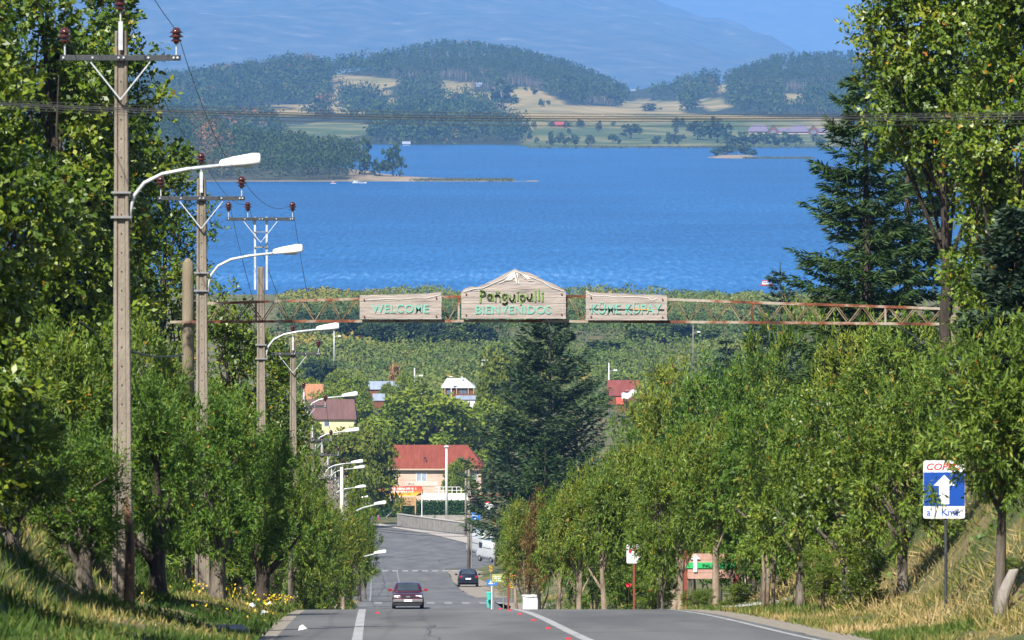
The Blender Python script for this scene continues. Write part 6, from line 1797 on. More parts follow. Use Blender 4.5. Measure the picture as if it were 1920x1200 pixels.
def boat(label, px, py, d, L, hull, cab, rz, cabin=True, roofm=None):
    p = at(px, py, d); p.z = 0.0
    t = thing('boat', label, 'boat', p, rz)
    secs = [(-.5, .30, .0), (-.3, .36, .02), (.1, .36, .05), (.35, .22, .12), (.5, .02, .22)]
    vs = []; fs = []
    for u, w, sh in secs: vs += [(u*L, -w*L*.42, (.16+sh*.5)*L*.6), (u*L, -w*L*.25, -.06*L), (u*L, w*L*.25, -.06*L), (u*L, w*L*.42, (.16+sh*.5)*L*.6)]
    for i in range(4):
        for k in range(4): fs.append((i*4+k, i*4+(k+1)%4, (i+1)*4+(k+1)%4, (i+1)*4+k))
    fs += [(3,2,1,0), (16,17,18,19)]
    m = MB(); m._add(vs, fs); m.build('hull', hull, t)
    if cabin:
        MB().box(-.32*L, .12*L, -.11*L, .11*L, .09*L, .36*L).build('cabin', cab, t)
        MB().box(-.36*L, .16*L, -.13*L, .13*L, .36*L, .40*L).build('cabin_roof', roofm or hull, t)
        w_ = MB()
        for k in range(3): w_.box((-.27+.13*k)*L, (-.18+.13*k)*L, -.115*L, -.111*L, .2*L, .31*L)
        w_.build('cabin_window', M_GLASS, t)
    return t
M_RED = mat_plain('red_boat_paint', (.62, .05, .03), .5)
boat('small red and white boat on the lake, left of the slim spruce above the gantry', 1437, 532, 2240, 5.2, M_RED, M_WHITE, 0.2)
boat('white moored boat with cabin at the beach of the sandy tip', 668, 341, 4225, 6.0, M_WHITE, M_WHITE, 0.4, True, M_GREYROOF)
boat('low blue-white boat beside the cabin boat at the sandy tip', 681, 341, 4222, 5.0, M_WHITE, M_WHITE, -.2, False)
boat('tiny white and red boat on the water left of the sandy tip', 625, 343, 4205, 4.0, M_WHITE, M_RED, .1)

# ------------------------------------------------------------------ vehicles
M_TYRE = mat_plain('tyre_rubber', (.018, .018, .018), .85)
M_RIM = mat_plain('wheel_rim', (.38, .38, .39), .35, .6)
M_CHROME = mat_plain('chrome_trim', (.6, .6, .6), .18, .9)
M_BLACKP = mat_plain('black_plastic', (.022, .022, .024), .55)
M_CARGLASS = mat_glass('car_glass', (.045, .06, .075), .03)
M_HEADL = mat_plain('headlight_glass', (.62, .62, .58), .12, var=.1, scale=20)
M_AMBER = mat_plain('amber_lens', (.75, .28, .03), .25)
M_TAIL = mat_plain('tail_light', (.30, .012, .015), .25)
def paint(name, c, rough=.22):
    m, nt, bs, out = new_mat(name)
    f = noise_tex(nt, coords(nt), 5, 4); r = ramp(nt, [(.3, tuple(x*.85 for x in c)), (.7, tuple(x*1.1 for x in c))])
    nt.links.new(f, r.inputs[0]); nt.links.new(r.outputs[0], bs.inputs['Base Color'])
    bs.inputs['Roughness'].default_value = rough; bs.inputs['Coat Weight'].default_value = .6; bs.inputs['Coat Roughness'].default_value = .06
    return m
def loft(secs, name, mat, parent, smooth=True):
    """secs: list of closed rings with equal counts"""
    n = len(secs[0]); vs = [p for s_ in secs for p in s_]; fs = []
    for i in range(len(secs) - 1):
        for k in range(n): fs.append((i*n+k, i*n+(k+1) % n, (i+1)*n+(k+1) % n, (i+1)*n+k))
    fs += [tuple(range(n-1, -1, -1)), tuple((len(secs)-1)*n + k for k in range(n))]
    m = MB(); m._add(vs, fs); return m.build(name, mat, parent, smooth=smooth)
def ring(y, w, z0, z1, b=.10, tw=None):
    """rounded section of a car body at station y (forward is +y)"""
    tw = tw or w
    return [(-w*.93, y, z0), (-w, y, z0 + (z1-z0)*.22), (-w, y, z0 + (z1-z0)*.62), (-(w*.35+tw*.62), y, z1 - b*.35), (-tw*.82, y, z1), (-tw*.35, y, z1 + b*.16),
            (tw*.35, y, z1 + b*.16), (tw*.82, y, z1), ((w*.35+tw*.62), y, z1 - b*.35), (w, y, z0 + (z1-z0)*.62), (w, y, z0 + (z1-z0)*.22), (w*.93, y, z0)]
def add_wheel(parent, x, y, R=.305, w=.19):
    sg = 1 if x > 0 else -1
    t = MB().tube([(x - sg*w, y, R), (x - sg*w*.95, y, R), (x, y, R), (x + .0*sg, y, R)], [R*.9, R, R, R*.9], 18).build('wheel', M_TYRE, parent, smooth=False)
    MB().tube([(x - sg*.03, y, R), (x + sg*.012, y, R)], [R*.62, R*.55], 14).build('rim', M_RIM, t)
def sedan(name, label, loc, rz, pm, lower, tilt, hatch=False, front=True):
    t = thing(name, label, 'car', loc, rz); t.rotation_euler = (tilt, 0, rz)
    W = .84
    lo = [(-2.15, .70, .42, .80), (-2.08, .80, .30, .90), (-1.7, W, .22, .95), (-1.2, W, .20, .95), (-.4, W, .19, .93), (.5, W, .19, .91), (1.1, W, .20, .88), (1.6, .82, .22, .82), (1.98, .77, .28, .74), (2.1, .66, .38, .66)]
    if hatch: lo[0] = (-1.98, .72, .40, .92); lo[1] = (-1.92, .80, .30, .97); lo[2] = (-1.6, W, .22, .97)
    loft([ring(*s_) for s_ in lo], 'body', pm, t)
    # cabin: pillars and roof in paint, glass set into it
    r0, r1 = (-1.30, -.78) if not hatch else (-1.72, -1.30)
    gh = [(r0 - .08, .70, .90, .93), (r1, .58, .90, 1.36), (-.3, .59, .9, 1.40), (.25, .57, .9, 1.36), (.98, .70, .86, .90)]
    loft([ring(y, .74, a, b, .08, w) for y, w, a, b in gh], 'roof', pm, t)
    def quad(nm, pts, mat, off):
        pts = [Vector(p) for p in pts]; nrm = (pts[1]-pts[0]).cross(pts[2]-pts[0]).normalized()
        ctr = sum(pts, Vector()) / 4 - Vector((0, -.2, 1.0))
        if nrm.dot(ctr) < 0: nrm = -nrm
        m = MB(); m._add([p + nrm*off for p in pts] + [p + nrm*(off-.02) for p in pts], [(0,1,2,3),(7,6,5,4),(0,4,5,1),(1,5,6,2),(2,6,7,3),(3,7,4,0)]); return m.build(nm, mat, t)
    quad('windshield', [(.60, .945, .935), (-.60, .945, .935), (-.49, .30, 1.335), (.49, .30, 1.335)][::-1], M_CARGLASS, .035)
    quad('rear_window', [(-.60, r0 - .01, .99), (.60, r0 - .01, .99), (.49, r1 - .04, 1.325), (-.49, r1 - .04, 1.325)][::-1], M_CARGLASS, .035 if not hatch else .05)
    for sg in (-1, 1):
        pts = [(sg*.745, .72, .93), (sg*.745, r0 + .22, .95), (sg*.625, r1 + .08, 1.30), (sg*.61, .22, 1.30)]
        quad('side_window', pts if sg < 0 else pts[::-1], M_CARGLASS, .012)
        m = MB(); m.tube([(sg*.80, .70, .95), (sg*.93, .68, .98)], [.03, .03], 6); m.box(min(sg*.88, sg*1.06), max(sg*.88, sg*1.06), .62, .74, .92, 1.06); m.build('mirror', lower[2], t, bevel=.015)
        for y in (-1.28, 1.28): add_wheel(t, sg*.85, y)
        m = MB(); m.box(min(sg*.40, sg*.74), max(sg*.40, sg*.74), 1.96, 2.085, .60, .725); h_ = m.build('headlight', M_HEADL, t, bevel=.02)
        m = MB(); m.box(min(sg*.66, sg*.755), max(sg*.66, sg*.755), 1.93, 2.075, .62, .71); m.build('indicator', M_AMBER, t, bevel=.015)
        yb_ = -2.15 if not hatch else -1.985
        m = MB(); m.box(min(sg*.56, sg*.76), max(sg*.56, sg*.76), yb_ - .01, yb_ + .10, .66 if not hatch else .72, .84 if not hatch else .92); m.build('tail_light', M_TAIL, t, bevel=.02)
    MB().box(-.36, .36, 2.04, 2.118, .60, .70).build('grille', M_BLACKP, t, bevel=.01)
    MB().box(-.10, .10, 2.115, 2.13, .615, .69).build('emblem', M_CHROME, t)
    m = MB(); m.box(-.80, .80, 1.86, 2.20, .34, .53); m.build('front_bumper', lower[0], t, bevel=.05)
    m = MB(); m.box(-.74, .74, 1.9, 2.13, .20, .335); m.build('lower_grille', M_BLACKP, t, bevel=.02)
    MB().box(-.22, .22, 2.20, 2.212, .39, .50).build('number_plate', M_WHITE, t)
    yb_ = -2.22 if not hatch else -2.06
    m = MB(); m.box(-.80, .80, yb_, yb_ + .32, .30, .54); m.build('rear_bumper', lower[1], t, bevel=.05)
    MB().box(-.22, .22, yb_ - .01, yb_ + .12, .60, .72).build('number_plate', M_WHITE, t)
    MB().box(-.78, .78, -1.9, 1.9, .16, .24).build('underbody', M_BLACKP, t)
    return t
def slope_at(d): return math.atan2(float(road_z(d + 2) - road_z(d - 2)), 4.0)
M_MAROON = paint('maroon_paint', (.060, .008, .018)); M_NAVY = paint('dark_blue_paint', (.005, .007, .018)); M_SILVER = paint('silver_lower_paint', (.16, .15, .15), .3)
d = 306.0; xx = px2x(764, d)
car = sedan('maroon_car', 'maroon saloon car with silver lower half coming up the hill toward the camera', (xx, d, float(road_z(d)) + .012), math.pi + math.atan(.0244), M_MAROON, (M_SILVER, M_MAROON, mat_plain('red_mirror', (.24, .015, .02), .3)), -slope_at(d))
d = 472.0; xx = px2x(877, d)
sedan('dark_car', 'dark blue hatchback parked on the right gravel strip, seen from behind', (xx, d, float(road_z(d)) + .012), math.atan(.0244), M_NAVY, (M_NAVY, M_NAVY, M_NAVY), slope_at(d), hatch=True)

def van(label, px, d, rz, L=5.3, H=2.55):
    xx = px2x(px, d)
    t = thing('white_van', label, 'van', (xx, d, float(road_z(d)) + .01), rz, None); W = .98
    loft([ring(y, W, z0, z1, .12, tw) for y, z0, z1, tw in [(-L/2, .45, H - .05, .86), (-L/2 + .12, .36, H, .88), (L/2 - 1.7, .34, H, .88), (L/2 - 1.0, .34, H - .25, .84), (L/2 - .45, .34, 1.45, .9), (L/2, .42, 1.15, .86)]], 'body', M_VAN, t)
    for sg in (-1, 1):
        for y in (-L*.29, L*.30): add_wheel(t, sg*W, y, .34, .22)
        m = MB(); m.box(min(sg*.965, sg*.995), max(sg*.965, sg*.995), L/2 - 1.75, L/2 - .95, 1.45, 2.05); m.build('side_window', M_CARGLASS, t)
        m = MB(); m.box(min(sg*.965, sg*.993), max(sg*.965, sg*.993), -L/2 + .9, L/2 - 2.0, 1.52, 1.58); m.build('side_trim', M_BLACKP, t)
        m = MB(); m.box(min(sg*.78, sg*.95), max(sg*.78, sg*.95), -L/2 - .02, -L/2 + .05, .95, 1.4); m.build('tail_light', M_TAIL, t)
        m = MB(); m.box(min(sg*.08, sg*.72), max(sg*.08, sg*.72), -L/2 - .012, -L/2 + .05, 1.55, 2.15); m.build('rear_window', M_CARGLASS, t)
    m = MB(); m.box(-.92, .92, -L/2 - .12, -L/2 + .1, .42, .62); m.build('rear_bumper', M_BLACKP, t, bevel=.03)
    MB().box(-.26, .26, -L/2 - .135, -L/2 - .12, .70, .82).build('number_plate', M_WHITE, t)
    m = MB(); m._add([(-.74, L/2 - .98, 2.12), (.74, L/2 - .98, 2.12), (.8, L/2 - .44, 1.5), (-.8, L/2 - .44, 1.5)], [(0,1,2,3)]); m.build('windshield', M_CARGLASS, t)
    return t
M_VAN = paint('white_van_paint', (.52, .53, .55), .35)
van('white box van parked on the right by the bottom of the hill', 903, 655, rad(20), 5.6, 3.0)
van('second white van parked behind the first, mostly hidden by trees', 925, 600, rad(24), 5.0, 2.3)

# ------------------------------------------------------------------ people
def skin_mesh(verts, edges, radii, name, mat, sub=1):
    me = bpy.data.meshes.new(name); me.from_pydata([Vector(v) for v in verts], edges, [])
    ob = bpy.data.objects.new(name, me); COL.objects.link(ob)
    ob.modifiers.new('skin', 'SKIN'); 
    if sub: ob.modifiers.new('sub', 'SUBSURF').levels = sub
    for i, v in enumerate(me.skin_vertices[0].data):
        rr = radii[i]; v.radius = (rr, rr) if not hasattr(rr, '__len__') else rr
    me.skin_vertices[0].data[0].use_root = True
    dg = bpy.context.evaluated_depsgraph_get()
    out = bpy.data.meshes.new_from_object(ob.evaluated_get(dg)); out.name = name
    bpy.data.objects.remove(ob); bpy.data.meshes.remove(me)
    out.materials.clear(); out.materials.append(mat)
    out.polygons.foreach_set('use_smooth', [True] * len(out.polygons))
    return out
M_SKIN = mat_plain('skin', (.42, .24, .16), .55); M_HAIR = mat_plain('dark_hair', (.02, .014, .012), .6)
def person(label, loc, h, shirt, trousers, rz=0.0, stride=.16, seated=False):
    k = h / 1.72
    t = thing('person', label, 'person', loc, rz, None)
    V_ = [(0,0,.92), (0,0,1.12), (0,.01,1.34), (0,.015,1.46), (0,0,1.56), (0,-.0,1.66), (-.10,0,.88), (-.10,stride*.6,.49), (-.10,stride*.35-.02,.07), (-.10,stride*.35+.13,.03), (.10,0,.88), (.10,-stride*.6+.05,.49), (.10,-stride,.10), (.10,-stride+.12,.03),
          (-.19,0,1.38), (-.24,-.06,1.10), (-.22,.06,.86), (-.21,.09,.76), (.19,0,1.38), (.24,.06,1.10), (.22,.0,.86), (.21,.03,.76)]
    E_ = [(0,1),(1,2),(2,3),(3,4),(4,5),(0,6),(6,7),(7,8),(8,9),(0,10),(10,11),(11,12),(12,13),(2,14),(14,15),(15,16),(16,17),(2,18),(18,19),(19,20),(20,21)]
    R_ = [(.15,.10),(.145,.10),(.17,.11),.06,.085,.09,.09,.065,.045,.04,.09,.065,.045,.04,.06,.048,.035,.04,.06,.048,.035,.04]
    sc = lambda L: [tuple(c * k for c in v) for v in L]
    rs = [tuple(q * k for q in r_) if hasattr(r_, '__len__') else r_ * k for r_ in R_]
    link('body', skin_mesh(sc(V_), E_, rs, 'body', M_SKIN), t)
    i1 = [1, 2, 14, 15, 18, 19, 0]; mp = {a: b for b, a in enumerate(i1)}
    link('shirt', skin_mesh(sc([V_[i] for i in i1]), [(mp[0],mp[1]),(mp[1],mp[2]),(mp[2],mp[14]),(mp[14],mp[15]),(mp[2],mp[18]),(mp[18],mp[19])], [tuple(q * 1.16 + .004 for q in rs[i]) if hasattr(rs[i], '__len__') else rs[i] * 1.3 for i in i1], 'shirt', shirt), t)
    i2 = [0, 6, 7, 8, 10, 11, 12]; mp = {a: b for b, a in enumerate(i2)}
    link('trousers', skin_mesh(sc([V_[i] for i in i2]), [(mp[0],mp[6]),(mp[6],mp[7]),(mp[7],mp[8]),(mp[0],mp[10]),(mp[10],mp[11]),(mp[11],mp[12])], [tuple(q * 1.12 for q in rs[i]) if hasattr(rs[i], '__len__') else rs[i] * 1.28 for i in i2], 'trousers', trousers), t)
    link('hair', skin_mesh(sc([(0,-.012,1.63), (0,-.015,1.70)]), [(0,1)], [.098*k, .088*k], 'hair', M_HAIR), t)
    return t
M_JEANS = mat_plain('blue_jeans', (.12, .20, .38), .85); M_SHIRTW = mat_plain('white_shirt', (.72, .72, .72), .85); M_SHIRTB = mat_plain('light_blue_shirt', (.30, .48, .62), .85)
M_PINKC = mat_plain('pink_trousers', (.75, .10, .32), .85); M_LILAC = mat_plain('lilac_top', (.42, .18, .62), .85); M_REDBAG = mat_plain('red_bag', (.42, .03, .05), .7)
P1 = on_road(691.5, 976); P2 = on_road(699.5, 976); P3 = on_road(708.5, 979)
person('person in white shirt and jeans at the far street end, left of the backpack', tuple(P1), 1.45, M_SHIRTW, M_JEANS)
person('person in light blue shirt and jeans with a red backpack at the far street end', tuple(P2), 1.80, M_SHIRTB, M_JEANS, .1, .2)
person('child in a lilac top and pink trousers walking at the far end of the street', tuple(P3), 1.12, M_LILAC, M_PINKC, -.1, .12)
bp = thing('backpack', 'red backpack on the back of the person in light blue', 'backpack', (P2.x + .02, P2.y - .22, P2.z + 1.0))
m = MB(); m.box(-.19, .19, -.11, .10, 0, .52); m.build('bag', M_REDBAG, bp, bevel=.06)
m = MB(); m.box(-.13, .13, -.17, -.10, .05, .26); m.build('pocket', M_REDBAG, bp, bevel=.03)
for sg in (-1, 1): MB().tube([(sg*.12, .08, .50), (sg*.13, .20, .52), (sg*.13, .30, .38)], .022, 6).build('strap', M_BLACKP, bp)

# ------------------------------------------------------------------ road signs and small things by the road
def rounded(w, h, r, n=5):
    pts = []
    for cx, cz, a0 in ((w/2 - r, h - r, 0), (-w/2 + r, h - r, 90), (-w/2 + r, r, 180), (w/2 - r, r, 270)):
        pts += [(cx + r*math.cos(rad(a0 + 90*i/n)), cz + r*math.sin(rad(a0 + 90*i/n))) for i in range(n + 1)]
    return pts
M_SIGNBLUE = mat_plain('sign_blue', (.010, .065, .33), .4, var=.05); M_SIGNRED = mat_plain('sign_red_letter', (.72, .02, .04), .4, var=.05); M_SIGNWHITE = mat_plain('sign_white', (.80, .80, .80), .4, var=.03)
M_LETBLUE = mat_plain('letter_blue', (.02, .09, .42), .4)
SD = 95.0; sS = FPX / SD
p = at(1770, 972, SD); zg = gz(p.x, SD)
t = thing('petrol_sign', 'blue and white roadside sign with red name, white arrow and the words a 1 Kms.', 'sign', (p.x, SD, zg), 0)
zb = p.z - zg; w = 78 / sS; h = 109 / sS
MB().prism([(a, b + zb) for a, b in rounded(w, h, .035)], -.012, .012, 'y').build('panel', M_SIGNWHITE, t)
MB().box(-w/2 + .004, w/2 - .004, -.016, -.012, zb + 23.5 / sS, zb + 87 / sS).build('blue_field', M_SIGNBLUE, t)
ar = [(-9.5, 27), (9.5, 27), (9.5, 62), (20, 62), (0, 82), (-20, 62), (-9.5, 62)]
MB().prism([(a / sS, zb + b / sS) for a, b in ar], -.020, -.016, 'y').build('arrow', M_SIGNWHITE, t)
link('lettering', text_mesh('lettering', 'COPEC', 64 / sS, 13 / sS, M_SIGNRED, .004, shear=.22, bold=.02), t, (-33 / sS, -.013, zb + 91 / sS))
link('lettering', text_mesh('lettering', 'a 1 Kms.', 64 / sS, 13.5 / sS, M_LETBLUE, .004, bold=.012), t, (-33 / sS, -.013, zb + 5 / sS))
MB().tube([(.04, .035, -.4), (.03, .035, zb + h * .9)], .027, 8).build('post', M_DKSTEEL, t)
M_BLKSCR = mat_plain('black_scribble', (.015, .015, .02), .6)
mb = MB()
for a, b in [((18, 6), (28, 17)), ((22, 8), (33, 16)), ((14, 10), (30, 12)), ((16, 12), (26, 18)), ((34, 12), (36, 20))]: mb.bar((a[0]/sS, -.019, zb + a[1]/sS), (b[0]/sS, -.019, zb + b[1]/sS), .010, .003, up=(0, 1, 0))
mb.build('graffiti', M_BLKSCR, t)

def post_sign(name, label, px, d, y_top, y_bot, w_px, h_px, panelm, postm, post_px=None, base_py=None, marks=None, rr_=.02, cat='sign', postr=.035, group=None):
    s = FPX / d; x = px2x(px, d); zg = gz(x, d)
    if base_py: zg = min(zg, py2z(base_py, d))
    t = thing(name, label, cat, (x, d, zg), 0, group)
    z0 = py2z(y_bot, d) - zg
    MB().prism([(a, b + z0) for a, b in rounded(w_px / s, h_px / s, rr_)], -.015, .015, 'y').build('panel', panelm, t)
    o_ = ((post_px or px) - px) / s
    MB().tube([(o_, .03, -.3), (o_, .03, z0 + h_px / s * .9)], postr, 8).build('post', postm, t)
    if marks: marks(t, s, z0)
    return t
M_OLIVEP = mat_plain('olive_sign', (.30, .33, .10), .5); M_ORANGEP = mat_plain('orange_sign', (.66, .22, .08), .5); M_SKYP = mat_plain('blue_sign', (.14, .33, .62), .45); M_BLUEP = mat_plain('bright_blue_sign', (.02, .16, .55), .45)
M_REDPOST = mat_plain('red_brown_post', (.22, .055, .04), .7); M_TEAL = mat_plain('teal_plastic', (.05, .50, .42), .5); M_GREYPOST = mat_plain('grey_post', (.20, .19, .18), .8)
def mk_arrow(t, s, z0):
    MB().prism([(a / s, z0 + b / s) for a, b in [(-6, 3.2), (-1.5, 3.2), (-1.5, 9), (-6.5, 6)]] if False else [(-6 / s, z0 + 3 / s), (5 / s, z0 + 3 / s), (5 / s, z0 + 5 / s), (-1 / s, z0 + 5 / s), (-1 / s, z0 + 9 / s), (-3.5 / s, z0 + 9 / s), (-3.5 / s, z0 + 5 / s), (-6 / s, z0 + 5 / s)], -.022, -.016, 'y').build('symbol', M_SIGNWHITE, t)
post_sign('blue_sign', 'small blue sign with a white mark on a white post at the crest', 922, 296, 1087, 1098, 19, 11, M_BLUEP, M_WHITEPOLE, 922, 1141, mk_arrow)
def mk_lines(seed, mat=M_SIGNWHITE, rows=3, wl=.07):
    def f(t, s, z0):
        P = [c for c in t.children if c.name.startswith('panel')][0]
        xs = [v.co.x for v in P.data.vertices]; zs = [v.co.z for v in P.data.vertices]
        x0, x1, za, zb_ = min(xs), max(xs), min(zs), max(zs); H = (zb_ - za)
        for k in range(rows):
            z = za + H * (.14 + .76 * k / rows); e = .0 if k else .2
            scribble('lettering', x0 + (x1 - x0) * (.12 + e), x1 - (x1 - x0) * (.12 + e), z, z + H * .5 / rows, -.017, mat, t, seed + k, wl)
    return f
t = post_sign('olive_sign', 'olive green information board with white writing on two thin posts, right of the crest', 935, 290, 1076, 1091.5, 26, 15, M_OLIVEP, M_GREYPOST, 925, 1141, mk_lines(3))
s_ = FPX / 290; MB().tube([(9 / s_, .03, -.3), (9 / s_, .03, 1.2)], .03, 8).build('post', M_GREYPOST, t)
# orange arrow board on a red-brown post
d = 284; s_ = FPX / d; x = px2x(953, d); zg = gz(x, d)
t = thing('arrow_sign', 'orange pointed board on a red-brown post, right of the olive board', 'sign', (x, d, zg))
MB().tube([(0, 0, -.3), (0, 0, py2z(1070, d) - zg)], .05, 8).build('post', M_REDPOST, t)
z0 = py2z(1085, d) - zg
MB().prism([(-4.5 / s_, z0), (12 / s_, z0), (18 / s_, z0 + 3 / s_), (12 / s_, z0 + 7.5 / s_), (-4.5 / s_, z0 + 7.5 / s_)], -.09, -.055, 'y').build('panel', M_ORANGEP, t)
post_sign('blue_sign', 'tall light blue sign with white lines, left of the thick pale trunks', 994, 256, 1066, 1090, 14.5, 24, M_SKYP, M_GREYPOST, 993, 1141, mk_lines(9, rows=4), postr=.06)
def mk_red(t, s, z0):
    for k, (a, b) in enumerate([(-11, 20), (-3, 24), (6, 22), (9, 27)]):
        MB().prism([(a / s, z0 + b / s), ((a + 5) / s, z0 + (b - 2) / s), ((a + 6) / s, z0 + (b + 6) / s), ((a + 1) / s, z0 + (b + 5) / s)], -.020, -.016, 'y').build('red_mark', M_SIGNRED, t)
post_sign('white_sign', 'white road sign with red marks on a rusty post, half hidden in leaves', 1190, 146, 1021, 1056, 29, 35, M_SIGNWHITE, M_REDPOST, 1190, 1130, mk_red, .03)
# litter bins
d = 297; x = px2x(917, d); zg = gz(x, d); s_ = FPX / d
for k, (py, lb) in enumerate([(1124, 'upper of two teal plastic litter bins at the right of the crest'), (1140, 'lower of two teal plastic litter bins, half sunk behind the crest')]):
    z = py2z(py, d)
    t = thing('litter_bin', lb, 'bin', (x, d + k * .3, z), 0, 'teal litter bins')
    MB().lathe([(.11, 0), (.15, .32), (.155, .34)], 10).build('bin', M_TEAL, t)
    MB().lathe([(.165, .34), (.165, .37), (.06, .40)], 10).build('lid', M_TEAL, t)
    MB().tube([(.0, .17, -.6), (.0, .17, .42)], .025, 6).build('post', M_GREYPOST, t)
# white cabinet
d = 250; s_ = FPX / d; x = px2x(995, d); zg = gz(x, d)
t = thing('white_cabinet', 'white utility cabinet behind the light blue sign post', 'cabinet', (x, d, zg), rad(28))
hc = py2z(1118, d) - zg
MB().box(-.26, .26, -.26, .26, -.3, hc).build('body', M_WHITE, t, bevel=.02); MB().box(-.29, .29, -.29, .29, hc, hc + .05).build('lid', M_WHITE, t); MB().box(-.22, .22, -.275, -.26, .1, hc - .1).build('door', M_WHITE, t)
# hazard markers
for k, (px, d, y0, y1, lb) in enumerate([(926, 575, 985, 972, 'yellow and black striped hazard board by the parked white vans'), (920, 470, 1071, 1061, 'yellow and black hazard board right of the parked dark car'), (960, 330, 1102, 1090, 'yellow hazard board behind the orange pointed board')]):
    s_ = FPX / d; x = px2x(px, d); z = py2z(y0, d); zg = min(gz(x, d), z - .5)
    t = thing('hazard_board', lb, 'sign', (x, d, zg), 0, 'hazard boards'); H = (y0 - y1) / s_; w = H * .62; z -= zg
    MB().box(-w/2, w/2, -.012, .012, z, z + H).build('panel', mat_plain('hazard_yellow', (.72, .42, .02), .5), t)
    for q in (0.1, .45, .8): MB().prism([(-w/2, z + H * q * .8), (w/2, z + H * (q * .8 + .18)), (w/2, z + H * min(1, q * .8 + .34)), (-w/2, z + H * (q * .8 + .16))], -.018, -.013, 'y').build('stripe', M_BLACKP, t)
    MB().tube([(0, .03, -.2), (0, .03, z + H * .8)], .035, 6).build('post', M_GREYPOST, t)
# blue direction board by the right-hand pole
post_sign('direction_sign', 'blue direction board with white lines high above the parked white van', 892, 560, 962, 975, 17, 14, M_BLUEP, M_GREYPOST, 884, 1062, mk_lines(21, rows=2, wl=.14), .03, postr=.05)
# signboard with green band
d = 152; s_ = FPX / d; x = px2x(1333, d); zg = gz(x, d)
t = thing('signboard', 'wooden signboard with a green lettered band and a white arrow between rusty posts', 'sign', (x, d, zg))
q = lambda px, py: ((px - 1333) / s_, py2z(py, d) - zg)
M_PINKB = mat_noise('faded_pink_board', [(.3, (.36, .20, .16)), (.7, (.52, .34, .28))], 4, .85)
for k, (a, b) in enumerate([(1085, 1074), (1073.5, 1062), (1061.5, 1050), (1049.5, 1038)]): MB().box(q(1290, 0)[0], q(1378, 0)[0], -.03 + k * .002, .03, q(0, a)[1], q(0, b)[1]).build('plank', M_PINKB, t)
gb_ = MB().box(q(1286, 0)[0], q(1380, 0)[0], -.06, -.034, q(0, 1065)[1], q(0, 1054.5)[1]).build('green_band', mat_plain('sign_green_band', (.03, .42, .12), .5), t)
scribble('lettering', q(1318, 0)[0], q(1376, 0)[0], q(0, 1063)[1], q(0, 1057)[1], -.064, mat_plain('dark_green_letter', (.01, .10, .04), .6), gb_, 41, .10)
MB().prism([q(1301, 1072), q(1308, 1072), q(1308, 1048), q(1314, 1048), q(1304.5, 1039), q(1295, 1048), q(1301, 1048)], -.075, -.066, 'y').build('arrow', M_SIGNWHITE, t)
for px in (1284, 1381): MB().box(q(px, 0)[0] - .075, q(px, 0)[0] + .075, .035, .18, -.4, q(0, 1034)[1]).build('post', M_REDPOST, t)
# ------------------------------------------------------------------ grass, flowers and small things on the verges
LEAF_GRASS = mat_leaf('verge_grass', [(0.0, (0.035, 0.075, 0.012)), (0.35, (0.075, 0.125, 0.022)), (0.55, (0.17, 0.18, 0.045)), (0.75, (0.34, 0.26, 0.10)), (1.0, (0.46, 0.34, 0.17))], 0.7, 0.25, 0.2)
r = np.random.default_rng(77)
def grass(n, d0, d1, u0, u1, L0, L1, dry, name, label, W=0.026, seed=0, lean=0.45, bias=1.25):
    d = d0 + (d1 - d0) * r.random(n) ** bias
    u = u0 + (u1 - u0) * r.random(n)
    x = u + road_x(d); z = ground_z(x, d)
    tuft = fbm(x * 1.6, d * 0.8, 90 + seed, 3)
    keep = r.random(n) < 0.62 + 0.9 * tuft
    d, u, x, z, tuft = d[keep], u[keep], x[keep], z[keep], tuft[keep]
    k = len(d)
    L = (L0 + (L1 - L0) * r.random(k)) * (0.75 + 0.7 * np.clip(tuft + .3, 0, 1))
    A = unit(np.array([0, 0, 1.0]) + r.normal(size=(k, 3)) * lean)
    A[:, 2] = np.abs(A[:, 2])
    V, Fc = leaf_faces(np.stack([x, d, z - .02], 1), A, rdir(r, k) + np.array([0, -.4, 0]), L, W, 0.0)
    T = np.clip(dry + 0.75 * fbm(x * 0.35, d * 0.15, 95 + seed, 3) + 0.13 * r.normal(size=k), 0, 1)
    tag(link(name, np_mesh(name, V, Fc, LEAF_GRASS, T)), label, None, None, 'stuff')
grass(50000, 40, 150, -13.0, -7.0, .12, .34, .34, 'bank_grass', 'long green and straw coloured grass on the left bank', seed=1)
grass(40000, 56, 175, -7.6, -4.95, .06, .18, .26, 'verge_grass', 'short sunlit grass on the left verge beside the poles', seed=2)
grass(34000, 82, 170, 4.3, 6.6, .06, .18, .48, 'verge_grass', 'short patchy dry grass on the right verge', seed=3)
grass(64000, 80, 150, 5.8, 12.5, .10, .36, .72, 'bank_grass', 'long dry straw coloured grass on the right bank', seed=4, lean=.95, W=.024, bias=1.0)
grass(16000, 150, 330, -7.2, -4.2, .10, .30, .35, 'verge_grass', 'grass along the lower left verge', W=.04, seed=5)
grass(14000, 160, 330, 5.0, 9.5, .10, .30, .50, 'verge_grass', 'grass along the lower right verge', W=.04, seed=6)
# ivy-like green growth on the right bank
n = 5200
d = 84 + 44 * r.random(n); u = 6.6 + 5 * r.random(n); x = u + road_x(d)
k_ = fbm(x * .5, d * .22, 121) > .06
x, d = x[k_], d[k_]; k = len(x)
V, Fc = leaf_faces(np.stack([x, d, ground_z(x, d) + .05 + .28 * r.random(k)], 1), rdir(r, k), unit(rdir(r, k) * .7 + np.array([0, -.4, .8])), .11, .075)
tag(link('bank_creeper', np_mesh('bank_creeper', V, Fc, LEAF_BRIGHT, np.clip(.3 + .15 * r.normal(size=k), 0, .8))), 'green leafy creeper spreading over the dry right bank', None, None, 'stuff')
